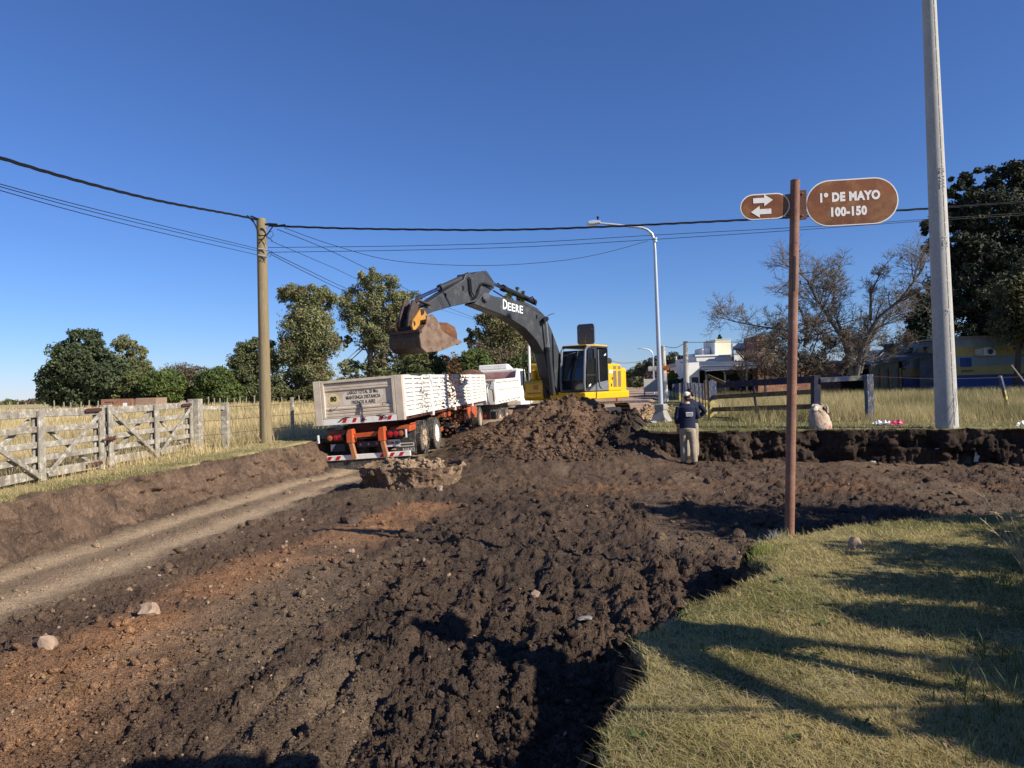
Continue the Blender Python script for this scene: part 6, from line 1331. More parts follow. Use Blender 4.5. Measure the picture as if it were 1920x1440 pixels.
# low white building further along the road
Y = 74; p0 = Vector((X_at(1281, Y), Y, ZV)); o = empty('white_house', loc=p0, label='low white house with grey roof seen behind the grey concrete pole', cat='house')
w_ = X_at(1310, Y) - p0.x; bx('wall', m_wwall, o, (0, 0, 0), (w_, 6, Z_at(1295, 686, Y) - ZV)); bx('roof', m_conc, o, (-.2, -.3, Z_at(1295, 686, Y) - ZV + .002), (w_ * .9, 6, Z_at(1295, 679, Y) - ZV)); bx('window', m_win, o, (.5, -.02, .9), (1.2, .05, 2.0))
# small house with a clay roof
Y = 66; p0 = Vector((X_at(1261, Y), Y, ZV)); o = empty('small_house', loc=p0, label='small house with red clay roof among hedges by the far posts', cat='house')
w_ = X_at(1277, Y) - p0.x; hz = Z_at(1270, 712, Y) - ZV; bx('wall', m_wwall, o, (0, 0, 0), (w_, 4, hz + .1)); b_ = MB(); b_.prism([(-.2, -.3, hz + .1), (w_ + .2, -.3, hz + .1), (w_ + .2, 2, hz + .7), (-.2, 2, hz + .7)], (0, .0, .08)); b_.build('roof', m_tile, o)
# brick tower house
Y = 52; p0 = Vector((X_at(1421, Y), Y, ZV)); o = empty('brick_house', loc=p0, label='brick house with a square tower and small window behind the twiggy bush', cat='house')
w_ = X_at(1456, Y) - p0.x; zt = Z_at(1438, 629, Y) - ZV; xw = X_at(1444, Y) - p0.x
b_ = MB(); wall_with_holes(b_, Matrix.Identity(4), 0, w_, 0, zt, .25, [(xw - .15, xw + .4, Z_at(1447, 662, Y) - ZV, Z_at(1447, 648, Y) - ZV)]); b_.box((0, .251, 0), (.25, 3, zt)); b_.box((w_ - .25, .251, 0), (w_, 3, zt)); b_.box((.251, 2.7, 0), (w_ - .251, 3, zt)); tw_ = b_.build('tower', m_brick, o)
bx('window', m_win, o, (xw - .15, .15, Z_at(1447, 662, Y) - ZV), (xw + .4, .18, Z_at(1447, 648, Y) - ZV)); bx('sill', m_cwall, o, (xw - .25, -.05, Z_at(1447, 663.5, Y) - ZV), (xw + .5, .14, Z_at(1447, 662, Y) - ZV - .01))
bx('lintel', m_cwall, o, (xw + .42, -.02, Z_at(1447, 664, Y) - ZV), (xw + .5, .0, Z_at(1447, 646, Y) - ZV)); bx('wall', m_brick, o, (w_ + .002, .4, 0), (w_ + 5.5, 3, Z_at(1470, 682, Y) - ZV)); bx('roof', m_roof, o, (w_ + .0, .2, Z_at(1470, 682, Y) - ZV + .003), (w_ + 5.8, 3.2, Z_at(1470, 679, Y) - ZV))
# red gable, white annex and brick bits behind the bare tree
Y = 58; p0 = Vector((X_at(1596, Y), Y, ZV)); o = empty('red_roofed_house', loc=p0, label='house with steep red roof showing through the bare tree', cat='house')
a = lambda px, py: Vector((X_at(px, Y) - p0.x, 0, Z_at(px, py, Y) - ZV)); b_ = MB(); b_.prism([a(1606, 668), a(1611, 632), a(1625, 632), a(1620, 668)], (0, 1.2, 0)); b_.build('roof', m_brickr, o)
b_ = MB(); b_.box((0, .2, 0), (X_at(1622, Y) - p0.x, 4, Z_at(1610, 690, Y) - ZV)); b_.build('wall', m_brick, o); bx('wall', m_brickr, o, (X_at(1616, Y) - p0.x, -.3, 0), (X_at(1625, Y) - p0.x, .1, Z_at(1620, 680, Y) - ZV))
Y = 64; p0 = Vector((X_at(1650, Y), Y, ZV)); o = empty('white_annex', loc=p0, label='small white building with sloping roof between bare tree and dark evergreen', cat='house')
b_ = MB(); w_ = X_at(1698, Y) - p0.x; zz = lambda py: Z_at(1675, py, Y) - ZV; b_.prism([(w_ * .4, 0, 0), (w_, 0, 0), (w_, 0, zz(654)), (w_ * .4, 0, zz(655))], (0, 4, 0)); b_.build('wall', m_cwall, o); b_ = MB(); b_.prism([(0, .3, 0), (w_ * .39, .3, 0), (w_ * .39, .3, zz(654)), (0, .3, zz(668))], (0, 4, 0)); b_.build('side_wall', m_conc, o)
bx('wall', m_brickr, o, (-.5, -1, 0), (w_ * .9, -.6, zz(679)))
# dark shed with a chimney
Y = 44; p0 = Vector((X_at(1629, Y), Y, ZV)); o = empty('shed', loc=p0, label='dark open-fronted shed with sloping roof left of the striped building', cat='shed')
q = lambda px, py: (X_at(px, Y) - p0.x, Z_at(px, py, Y) - ZV); (xa, za), (xb, zb_) = q(1628, 686), q(1752, 666)
b_ = MB(); b_.hexa([(xa, -.6, za), (xb, -.6, zb_), (xb, 4, zb_ + .3), (xa, 4, za + .3), (xa, -.6, za + .07), (xb, -.6, zb_ + .07), (xb, 4, zb_ + .37), (xa, 4, za + .37)]); b_.build('roof', m_dgrey, o)
xm = q(1682, 690)[0]; b_ = MB(); b_.hexa([(xa, -.2, 0), (xm, -.2, 0), (xm, -.1, 0), (xa, -.1, 0), (xa, -.2, za), (xm, -.2, za + .5), (xm, -.1, za + .5), (xa, -.1, za)]); b_.build('front_panel', mat('old_sheet', W_(84, 86, 78), rough=.7, var=.3, vs=2), o)
bx('back_wall', m_dark, o, (xa, 3.6, 0), (xb, 3.8, za + .3)); bx('hanging_sheet', mat('torn_sheet', W_(74, 78, 88), rough=.8, var=.3, vs=3), o, (q(1722, 690)[0], -.15, .3), (q(1748, 690)[0], -.1, zb_ - .1))
for px in (1646, 1662, 1681): bx('post', m_oldw, o, (q(px, 690)[0], -.34, 0), (q(px, 690)[0] + .12, -.22, za * .9))
ch = at(1735, 668, Y + 1); o2 = empty('chimney', loc=ch, label='rusty brick chimney pipe with a cap on the shed roof', cat='chimney'); b_ = MB(); b_.tube([(0, 0, -.3), (0, 0, .36)], .13, 12); b_.build('pipe', m_brick, o2, smooth=True); b_ = MB(); b_.tube([(0, 0, .36), (0, 0, .52)], .07, 8); b_.lathe([(.2, .5), (.16, .55), (.02, .62)], 12); b_.build('cap', m_rustm, o2)
# long building with grey-blue and ochre bands
Y = 43; p0 = Vector((X_at(1789, Y), Y, ZV)); o = empty('striped_building', loc=p0, label='long wall painted in grey-blue and ochre bands at the right edge', cat='building')
LB = X_at(2240, Y) - p0.x; zf = lambda py: Z_at(1800, py, Y) - ZV
m_bblue = mat('grey_blue_paint', W_(124, 140, 148), rough=.85, var=.12, vs=1.2, patch=(W_(150, 158, 158), .7, .6, .1)); m_bochre = mat('ochre_paint', W_(168, 152, 94), rough=.85, var=.12, vs=1.2, patch=(W_(138, 128, 92), .7, .6, .1)); m_bdeep = mat('deep_blue_paint', W_(52, 74, 124), rough=.8, var=.12, vs=1.5)
lev = [(0, zf(703.5), m_bdeep), (zf(703.5), zf(687), m_bochre), (zf(687), zf(668), m_bblue), (zf(668), zf(650), m_bochre), (zf(650), zf(634), m_bblue)]
for za, zb_, mt in lev: b_ = MB(); b_.box((0, 0, za + .001), (LB, 8, zb_)); b_.build('wall_band', mt, o)
bx('roof', m_roof, o, (-.2, -.2, zf(634) + .002), (LB, 8.2, zf(631)))
xq = lambda px: X_at(px, Y) - p0.x
sh_ = bx('shutter', m_bdeep, o, (xq(1801), -.05, zf(688)), (xq(1821), -.004, zf(671)))
for k in range(7): bx('slat', m_bdeep, sh_, (xq(1812), -.09, zf(687) + k * .07), (xq(1821), -.052, zf(687) + k * .07 + .045))
bx('sill', m_rustm, o, (xq(1803), -.12, zf(696.5)), (xq(1824), -.003, zf(695)))
ac = at(1852, 660, Y - .3); o = empty('air_conditioner', loc=ac, label='white air conditioner box on the striped wall', cat='air conditioner'); b_ = MB(); b_.box((-.33, -.2, -.22), (.38, .25, .26)); cs = b_.build('casing', mat('ac_white', W_(196, 196, 194), rough=.5, var=.05), o, bevel=.02); b_ = MB(); b_.lathe([(.17, 0), (.17, .02), (.03, .03)], 18, frame_m((.02, -.2, .02), (1, 0, 0), (0, 0, 1))); b_.build('fan_grille', m_ply, cs)
b_ = MB(); b_.box((-.65, -.1, -.2), (-.36, .25, .2)); b_.build('side_box', m_conc, o)
# ruined brick hut in the left field
Y = 92; p0 = Vector((X_at(188, Y), Y, ZF)); o = empty('brick_hut', loc=p0, label='low ruined brick hut with dark openings before the big conifer', cat='hut'); w_ = X_at(246, Y) - p0.x; zz = lambda py: Z_at(220, py, Y) - ZF
b_ = MB(); wall_with_holes(b_, Matrix.Identity(4), 0, w_, 0, zz(748), .3, [(.4, 1.6, zz(766), zz(753)), (2.1, 2.55, 0, zz(753)), (2.75, 3.5, zz(766), zz(754))]); b_.box((0, .31, 0), (.3, 4, zz(748))); b_.box((.31, 3.7, 0), (w_, 4, zz(749))); b_.build('wall', m_brick, o)
bx('shutter', m_brick, o, (.42, .1, zz(766)), (1.58, .16, zz(753))); bx('board', m_wwall, o, (2.77, .1, zz(766)), (3.48, .15, zz(754)))
b_ = MB(); b_.box((w_ + .002, 1.0, 0), (w_ + 2.6, 4, zz(747.5))); b_.build('side_wing', mat('pinkish_brick', W_(150, 124, 106), rough=.9, var=.2, vs=3), o)

# ================================================================== TREES AND PLANTS
def leafmat(name, trans=.22, rough=.6): return mat(name, (0, 0, 0), rough=rough, attr='tint', var=.12, vs=.8, spec=.35, trans=trans)
m_leaf = leafmat('foliage'); m_needle = leafmat('dark_foliage', .08, .7)
m_bark = mat('grey_bark', W_(150, 136, 118), rough=.9, var=.25, vs=3, stretch=(2, 2, .5), patch=(W_(98, 82, 68), 1.5, .55, .1)); m_barkd = mat('dark_bark', W_(78, 66, 56), rough=.95, var=.3, vs=4)
def leafy(name, label, cat, Y, base, ells, nb, nl, leaf, cols, mt=None, bark=None, limbs=True, group=None, seed=1, blob=.34, z0=None, droop=0.0, clump_var=.35, tr_r=None, hollow=.55, cat_depth=1.0):
    """ells: (px, py, rx px, ry px[, depth offset]) crown ellipsoids as seen; base: (px, py) of trunk foot"""
    rng = np.random.default_rng(seed)
    if name == 'gum_tree': nb, nl, blob, hollow, leaf = int(nb * 1.15), int(nl * 2.8), blob * .95, .38, leaf * .60
    elif name in ('round_tree', 'conifer') and nb > 100: nb, nl, leaf = int(nb * 1.2), int(nl * 1.9), leaf * .78
    elif name == 'broadleaf_tree': nl, leaf, nb = int(nl * 2), leaf * .66, int(nb * 1.1)
    else: nl, leaf = int(nl * 1.6), leaf * .8
    b0 = at(base[0], base[1], Y); b0.z = (ZF if b0.x < 0 else ZV) if z0 is None else z0
    o = empty(name, loc=b0, label=label, cat=cat, group=group); k = Y / F
    Es = []
    for e in ells:
        c = at(e[0], e[1], Y) - b0; Es.append((np.array([c.x, c.y + (e[4] if len(e) > 4 else 0), c.z]), np.array([e[2] * k, min(e[2], e[3] * 1.4) * k * cat_depth, e[3] * k])))
    wts = np.array([e[1][0] * e[1][2] for e in Es]); wts /= wts.sum()
    ei = rng.choice(len(Es), nb, p=wts); d = rng.normal(size=(nb, 3)); d /= np.linalg.norm(d, axis=1)[:, None]; rr = hollow + (1 - hollow) * rng.uniform(0, 1, nb) ** .5
    Cn = np.stack([Es[i][0] for i in ei]); Rn = np.stack([Es[i][1] for i in ei]); BC = Cn + d * Rn * rr[:, None] * .9
    br = np.mean(Rn, 1) * blob * rng.uniform(.45, 1.5, nb)
    li = np.repeat(np.arange(nb), nl); N = len(li); ld = rng.normal(size=(N, 3)); ld /= np.linalg.norm(ld, axis=1)[:, None]
    lr = br[li] * rng.uniform(.25, 1, N) ** .6; Pp = BC[li] + ld * lr[:, None] * np.array([1.1, 1.1, .75]); Pp[:, 2] -= droop * lr * rng.uniform(0, 1.6, N)
    Pp[:, 2] = np.maximum(Pp[:, 2], .05)
    nrm = ld * .7 + rng.normal(size=(N, 3)) * .6 + np.array([0, 0, .25]); nrm /= np.linalg.norm(nrm, axis=1)[:, None]
    t = np.cross(nrm, rng.normal(size=(N, 3))); t /= np.linalg.norm(t, axis=1)[:, None] + 1e-9; bt = np.cross(nrm, t)
    sz = leaf * rng.uniform(.55, 1.35, N)[:, None]; asp = rng.uniform(.45, .8, N)[:, None]
    Q = np.stack([Pp - t * sz * .6, Pp + t * sz * .6 + bt * sz * asp * .3, Pp + bt * sz * asp - nrm * sz * .12], 1)
    cA, cB = np.array(cols[0]), np.array(cols[1]); bm_ = np.clip(.5 + rng.normal(0, clump_var, nb), 0, 1)[li] + rng.normal(0, .15, N)
    T = cA + (cB - cA) * np.clip(bm_, 0, 1)[:, None]
    if len(cols) > 2: sel = rng.uniform(size=nb)[li] < cols[3]; T[sel] = np.array(cols[2])
    np_mesh('crown', Q.reshape(-1, 3), np.arange(N * 3).reshape(-1, 3), mt or m_leaf, np.repeat(T, 3, 0), parent=o)
    if limbs:
        b_ = MB(); top = Vector(np.average([e[0] for e in Es], 0, wts)); H = max(e[0][2] + e[1][2] for e in Es); r0 = tr_r or H * .022
        nt_ = 1 if limbs is True else limbs
        for q in range(nt_):
            off = Vector((rng.uniform(-.6, .6), rng.uniform(-.4, .4), 0)) * (q > 0) * H * .12
            mid = off + Vector((rng.uniform(-.03, .03) * H, 0, H * .3)); tp = top * .6 + Vector((off.x, off.y, H * .35)) ; tp.z = min(tp.z, H * .85)
            b_.tube([off, mid, off * .5 + tp], [r0, r0 * .75, r0 * .3], 8)
            for i in rng.choice(nb, min(14, nb), replace=False):
                e = Vector(BC[i]); s = mid.lerp(tp, rng.uniform(.0, .9)); mm_ = s.lerp(e, .5) + Vector((0, 0, -.04 * H)); b_.tube([s, mm_, e], [r0 * .38, r0 * .24, r0 * .08], 5)
        b_.build('trunk', bark or m_bark, o, smooth=True)
    return o
EUC = ((.115, .13, .055), (.29, .29, .13), (.20, .15, .07), .12); OLV = ((.07, .085, .025), (.17, .18, .06)); CON = ((.035, .052, .024), (.09, .11, .045)); RND = ((.05, .075, .018), (.12, .155, .036)); YEL = ((.12, .11, .03), (.22, .17, .045)); BRN = ((.10, .08, .045), (.19, .14, .08))
YT = 104
LG = 'trees along the far side of the left field'
leafy('conifer', 'broad dark green conifer, tallest tree of the left clump', 'tree', YT, (165, 766), [(158, 640, 34, 22), (140, 672, 44, 32), (172, 690, 52, 40), (205, 715, 48, 40), (120, 715, 42, 40), (160, 740, 72, 24), (230, 740, 38, 20), (100, 740, 26, 22)], 520, 34, .62, CON, m_needle, m_barkd, group=LG, seed=11, blob=.30, hollow=.75, clump_var=.25)
leafy('gum_tree', 'greyish gum tree rising just right of the dark conifer', 'tree', YT + 8, (242, 760), [(232, 645, 24, 16), (255, 660, 20, 16), (240, 682, 32, 18), (268, 690, 18, 14)], 110, 40, .5, EUC, group=LG, seed=12)
leafy('bush', 'olive green bush between the conifer and the round dark tree', 'bush', YT - 4, (255, 766), [(252, 722, 24, 26), (240, 745, 28, 18)], 120, 38, .5, OLV, limbs=False, group=LG, seed=13)
leafy('round_tree', 'neat round dark green tree in the middle of the left field edge', 'tree', YT - 6, (308, 766), [(306, 722, 42, 29), (300, 744, 44, 16), (318, 716, 26, 24)], 420, 30, .42, RND, m_needle, m_barkd, group=LG, seed=14, blob=.2, hollow=.85, clump_var=.2)
leafy('bush', 'yellowish autumn bush right of the round dark tree', 'bush', YT - 3, (350, 765), [(350, 735, 16, 22), (360, 748, 16, 14)], 70, 30, .45, YEL, limbs=False, group=LG, seed=15)
leafy('round_tree', 'dark rounded tree left of the wooden pole', 'tree', YT - 5, (408, 764), [(408, 716, 36, 28), (385, 726, 26, 26), (425, 738, 34, 22), (400, 748, 40, 14)], 420, 30, .42, RND, m_needle, m_barkd, group=LG, seed=16, blob=.22, hollow=.8, clump_var=.25)
leafy('bare_thicket', 'pale leafless thicket behind the round dark trees', 'thicket', YT + 14, (350, 756), [(335, 700, 34, 16), (372, 702, 30, 14)], 150, 22, .34, BRN, limbs=3, group=LG, seed=17, blob=.5)
leafy('gum_tree', 'dark green gum tree directly behind the wooden pole', 'tree', YT - 2, (482, 762), [(475, 655, 32, 22), (462, 690, 34, 34), (498, 670, 30, 34), (470, 735, 38, 26), (505, 730, 30, 30)], 260, 44, .5, (EUC[0], (.14, .145, .055)), m_leaf, group=LG, seed=18)
leafy('gum_tree', 'tall gum tree with a dense brownish crown right of the wooden pole', 'tree', YT - 2, (578, 762), [(545, 548, 30, 20), (585, 552, 34, 22), (610, 560, 24, 20), (575, 600, 50, 40), (600, 640, 36, 44), (555, 650, 36, 40), (590, 700, 44, 34), (545, 715, 28, 32), (575, 735, 46, 18)], 400, 46, .52, EUC, m_leaf, limbs=3, group=LG, seed=19, droop=.5)
leafy('gum_tree', 'tallest gum tree with open crown and pale branches behind the trailer', 'tree', YT + 2, (700, 760), [(697, 512, 26, 16), (712, 530, 38, 24), (672, 560, 40, 28), (725, 570, 48, 34), (765, 562, 28, 26), (760, 600, 38, 34), (690, 610, 46, 32), (730, 640, 48, 26), (665, 590, 28, 22), (660, 690, 26, 22), (705, 690, 30, 24), (648, 640, 20, 18), (745, 690, 40, 24), (770, 650, 30, 26)], 380, 44, .5, EUC, m_leaf, limbs=5, group=LG, seed=20, droop=.4, blob=.3)
leafy('gum_tree', 'shorter gum tree right of the tallest one, partly behind the bucket', 'tree', YT - 8, (800, 752), [(790, 690, 38, 34), (830, 700, 30, 34), (760, 715, 44, 26), (812, 640, 20, 24)], 220, 44, .48, (OLV[0], (.16, .165, .06)), m_leaf, limbs=3, group=LG, seed=21)
leafy('bush', 'light green bushes low behind the middle of the trailer', 'bush', YT - 14, (760, 748), [(735, 722, 40, 22), (790, 724, 42, 24), (690, 728, 30, 16)], 150, 40, .45, (OLV[0], (.17, .18, .06)), limbs=False, group=LG, seed=22)
leafy('round_tree', 'round dark bushy tree above the white truck', 'tree', 84, (888, 742), [(888, 682, 38, 28), (872, 694, 34, 26), (905, 700, 32, 26), (888, 715, 46, 18)], 460, 30, .36, RND, m_needle, m_barkd, group=LG, seed=23, blob=.22, hollow=.8, clump_var=.25)
leafy('gum_tree', 'drooping gum tree with brownish leaves behind the boom', 'tree', 92, (942, 742), [(968, 548, 10, 12), (955, 560, 12, 16), (978, 560, 10, 18), (920, 590, 28, 24), (955, 605, 46, 40), (985, 620, 24, 40), (930, 640, 40, 36), (970, 660, 44, 34), (888, 622, 16, 10), (878, 640, 14, 10), (915, 575, 18, 16)], 360, 46, .46, (EUC[0], EUC[1], (.15, .115, .05), .35), m_leaf, limbs=4, group=LG, seed=24, droop=1.1)
leafy('bare_thicket', 'greyish leafless thicket under the drooping gum tree', 'thicket', 86, (940, 738), [(935, 672, 34, 18), (900, 662, 24, 18), (960, 680, 26, 14)], 130, 22, .32, BRN, limbs=3, group=LG, seed=25, blob=.5)
leafy('hedge', 'dark green overgrown hedge right behind the tipper truck', 'hedge', 74, (985, 736), [(965, 700, 34, 26), (1005, 695, 36, 26), (985, 680, 30, 16), (1030, 700, 26, 24)], 320, 34, .36, (OLV[0], (.12, .14, .04)), m_leaf, limbs=False, group=LG, seed=26)
for i, (px, py, rx, ry, Y_, cc, lb) in enumerate([(18, 758, 26, 8, 210, OLV, 'hazy low bushes at the far left frame edge'), (58, 757, 26, 9, 205, BRN, 'brownish low bushes left of the dark conifer'), (95, 752, 22, 12, 190, OLV, 'pale bush at the left foot of the dark conifer')]):
    leafy('bush', lb, 'bush', Y_, (px, 768), [(px, py, rx, ry), (px + 12, py + 3, rx * .7, ry)], 60, 26, .8, cc, limbs=False, group=LG, seed=30 + i)
leafy('bush', 'dull green undergrowth along the field end between the wooden pole and the trailer', 'bush', YT - 6, (560, 764), [(520, 742, 34, 20), (560, 746, 40, 18), (605, 738, 36, 24), (650, 732, 34, 24), (690, 728, 34, 26)], 260, 34, .42, (OLV[0], (.14, .135, .055)), limbs=False, group=LG, seed=27)
leafy('bush', 'dark green mass of shrubs behind the raised bucket', 'bush', YT - 10, (830, 745), [(800, 722, 40, 24), (850, 716, 34, 28), (770, 732, 40, 18)], 200, 36, .42, OLV, limbs=False, group=LG, seed=28)
# trees at the end of the road
RG = 'trees at the far end of the road'
for i, (px, py, rx, ry, Y_, cc, lb) in enumerate([
    (1188, 704, 15, 12, 190, OLV, 'small dark tree just right of the excavator, far off'), (1206, 696, 16, 18, 185, OLV, 'rounded far tree left of the distant street light'),
    (1228, 690, 18, 22, 180, CON, 'taller far tree behind the distant street light'), (1250, 690, 14, 24, 170, CON, 'dark far tree behind the street light foot'),
    (1262, 686, 18, 26, 150, CON, 'dark bushy tree between the whitewashed and the grey pole'), (1278, 688, 14, 22, 150, CON, 'dark tree touching the grey concrete pole'), (1302, 682, 16, 14, 160, CON, 'treetop showing left of the stepped white house'),
    (1198, 716, 28, 7, 150, OLV, 'long low hedge beyond the far road'), (1235, 716, 20, 8, 130, OLV, 'low hedge beside the grey board')]):
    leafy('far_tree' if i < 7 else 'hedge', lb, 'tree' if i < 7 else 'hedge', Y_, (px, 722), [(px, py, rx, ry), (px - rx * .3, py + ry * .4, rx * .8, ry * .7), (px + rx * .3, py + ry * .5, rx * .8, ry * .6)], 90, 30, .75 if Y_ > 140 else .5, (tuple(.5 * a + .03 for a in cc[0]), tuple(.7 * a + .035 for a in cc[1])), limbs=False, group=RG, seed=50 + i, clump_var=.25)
leafy('bush', 'reddish bare shrub beside the grey board', 'bush', 100, (1222, 728), [(1222, 708, 12, 16)], 60, 22, .3, ((.07, .05, .05), (.14, .10, .09)), limbs=2, group=RG, seed=61)
leafy('bush', 'bright yellow-green bush right of the whitewashed pole', 'bush', 60, (1260, 724), [(1260, 708, 9, 13), (1256, 716, 8, 8)], 60, 30, .28, ((.12, .15, .02), (.24, .25, .04)), limbs=False, group=RG, seed=62)
leafy('hedge', 'black-green hedge at the foot of the grey concrete pole', 'hedge', 58, (1268, 730), [(1260, 722, 12, 9), (1276, 720, 12, 9)], 80, 30, .26, CON, limbs=False, group=RG, seed=63)
leafy('conifer', 'small pointed conifer behind the cream tower', 'tree', 75, (1350, 700), [(1349, 634, 3, 6), (1349, 642, 6, 6), (1349, 652, 8, 8)], 60, 26, .25, CON, m_needle, m_barkd, seed=64)
# right: big dark tree and neighbours
BG = 'trees behind the right field'
DK = ((.016, .024, .012), (.055, .06, .028))
leafy('broadleaf_tree', 'huge dark broadleaf tree behind the concrete pole', 'tree', 54, (1845, 712), [(1800, 340, 22, 14), (1840, 335, 34, 22), (1900, 330, 44, 26), (1800, 375, 30, 26), (1860, 400, 70, 50), (1950, 380, 70, 60), (1790, 450, 56, 50), (1870, 480, 90, 60), (1745, 435, 20, 26), (1738, 470, 14, 16), (1800, 545, 66, 50), (1900, 570, 90, 60), (1790, 610, 56, 40), (1880, 640, 80, 40), (1770, 660, 40, 34)], 700, 52, .42, DK, m_needle, m_barkd, limbs=4, group=BG, seed=71, blob=.28, tr_r=.4)
leafy('evergreen', 'dark evergreen left of the concrete pole behind the shed', 'tree', 50, (1722, 712), [(1725, 600, 22, 40), (1735, 650, 36, 40), (1712, 655, 22, 40), (1720, 560, 14, 24), (1745, 690, 40, 24)], 230, 44, .34, (DK[0], (.05, .06, .028)), m_needle, m_barkd, limbs=True, group=BG, seed=72)
leafy('willow', 'feathery olive tree overhanging the striped wall at the right edge', 'tree', 41, (1905, 715), [(1895, 540, 34, 34), (1925, 520, 34, 40), (1900, 590, 40, 34), (1940, 600, 40, 40)], 240, 44, .24, ((.05, .055, .025), (.13, .12, .05)), m_leaf, m_barkd, limbs=1, group=BG, seed=73, droop=1.4)
m_twig = mat('twig_grey', W_(106, 98, 90), rough=.9, var=.25, vs=2); m_twigd = mat('twig_dark', W_(92, 80, 68), rough=.9, var=.25, vs=2)
def bare_tree(name, label, Y, base, trunks, levels, seed, mt, group=None, spread=.55, tw=None, cat='tree', leaves=None):
    """trunks: list of (list of px points from foot to tip, radius)"""
    rng = random.Random(seed); b0 = at(base[0], base[1], Y); b0.z = ZV; o = empty(name, loc=b0, label=label, cat=cat, group=group)
    bt_, bw = MB(), MB(); tips = []
    def grow(p, d, L, r_, lv):
        n = 3 if lv < levels else 2; pts = [p]; dd = d.copy()
        for i in range(n): dd = (dd + Vector((rng.gauss(0, .16), rng.gauss(0, .16), rng.gauss(.03, .12)))).normalized(); pts.append(pts[-1] + dd * (L / n))
        (bt_ if lv <= 1 else bw).tube(pts, [max(r_ * (1 - .6 * i / n), .007) for i in range(n + 1)], 6 if lv <= 1 else 3, cap=False)
        if lv >= levels: tips.append(pts[-1]); return
        for i in range(rng.choice((3, 4, 4))):
            k = rng.uniform(.35, 1); s = pts[min(int(k * n), n)]; a = Vector((rng.gauss(0, 1), rng.gauss(0, 1), rng.gauss(.25, .8))).normalized(); grow(s, (dd * (1 - spread) + a * spread).normalized(), L * rng.uniform(.5, .8), max(r_ * .5, .009), lv + 1)
    for pts, r_ in trunks:
        W3 = [at(px, py, Y + (dy if len(q) > 2 else 0)) - b0 if False else at(px, py, Y) - b0 for px, py in [(q[0], q[1]) for q in pts] for q in [pts[0]] for dy in [0]]
        dep = rng.uniform(-1, 1); W3 = [w3 + Vector((0, dep * i / len(W3) * 2.2, 0)) for i, w3 in enumerate(W3)]
        r_ *= .62; bt_.tube(W3, [r_ * (1 - .8 * i / (len(W3) - 1)) for i in range(len(W3))], 8)
        for i in range(1, len(W3)):
            for q in range(7 if i < len(W3) - 1 else 8):
                d = (W3[i] - W3[i - 1]).normalized(); a = Vector((rng.gauss(0, 1), rng.gauss(0, 1), rng.gauss(.2, .7))).normalized(); grow(W3[i - 1].lerp(W3[i], rng.uniform(.3, 1)) if q < 7 else W3[i], (d * .5 + a * .6).normalized(), (W3[-1] - W3[0]).length * rng.uniform(.15, .28), r_ * .24, 1)
    bt_.build('trunk', mt, o, smooth=True); bw.build('twigs', mt, o, smooth=False)['kind'] = 'stuff'
    if leaves:
        rg_ = np.random.default_rng(seed); T_ = np.array([t_[:] for t_ in tips]); n = leaves; lc_ = (.105, .095, .075) if leaves > 600 else (.10, .085, .05); P_ = T_[rg_.integers(0, len(T_), n)] + rg_.normal(0, .12, (n, 3)); s_ = .07
        Q_ = P_[:, None, :] + rg_.normal(0, s_, (n, 3, 3)); np_mesh('leaves', Q_.reshape(-1, 3), np.arange(n * 3).reshape(-1, 3), m_leaf, np.tile(lc_, (n * 3, 1)), parent=o)['kind'] = 'stuff'
    return o
bare_tree('bare_tree', 'wide bare grey tree with two leaning trunks in the right field', 40, (1608, 712),
    [([(1600, 712), (1585, 640), (1560, 600), (1535, 560), (1520, 525), (1500, 505)], .26), ([(1604, 712), (1610, 650), (1632, 600), (1668, 565), (1695, 520)], .30), ([(1612, 700), (1640, 630), (1680, 590), (1712, 575)], .2), ([(1585, 640), (1570, 580), (1580, 530), (1590, 505)], .16), ([(1632, 600), (1625, 550), (1640, 505)], .16),
     ([(1500, 640), (1480, 620), (1430, 612), (1380, 602), (1358, 595)], .13), ([(1508, 650), (1510, 615), (1490, 580), (1470, 560)], .15), ([(1508, 650), (1535, 580), (1545, 540)], .14)], 4, 5, m_twig, BG, leaves=120)
bare_tree('twiggy_bush', 'dense brown twiggy bush in front of the brick tower', 37, (1500, 712),
    [([(1500, 714), (1480, 680), (1450, 655), (1420, 650)], .09), ([(1502, 714), (1495, 670), (1480, 640), (1450, 625)], .09), ([(1505, 714), (1515, 670), (1520, 635), (1510, 618)], .09), ([(1508, 714), (1535, 680), (1560, 650), (1575, 640)], .09), ([(1500, 712), (1470, 700), (1440, 690), (1410, 680)], .08), ([(1508, 712), (1545, 695), (1570, 680)], .08), ([(1500, 714), (1488, 690), (1470, 660), (1462, 635)], .07), ([(1504, 714), (1525, 690), (1545, 665), (1548, 640)], .07), ([(1500, 713), (1465, 705), (1425, 700), (1398, 695)], .07)], 4, 8, m_twigd, BG, spread=.7, leaves=1300)
bare_tree('bare_tree', 'dark leafless shrub just right of the twin trunks', 46, (1650, 712), [([(1650, 712), (1660, 680), (1680, 650), (1700, 640)], .1), ([(1645, 712), (1635, 670), (1650, 640)], .1), ([(1655, 712), (1690, 690), (1720, 670)], .09)], 4, 12, m_twigd, BG, spread=.65, leaves=500)

leafy('broadleaf_tree', 'dark tree beyond the right frame edge shading the striped wall', 'tree', 38, (2290, 720), [(2200, 560, 90, 90), (2330, 540, 110, 100), (2260, 440, 90, 70), (2420, 600, 90, 80), (2160, 640, 60, 50)], 330, 40, .42, DK, m_needle, m_barkd, limbs=3, group=BG, seed=81)
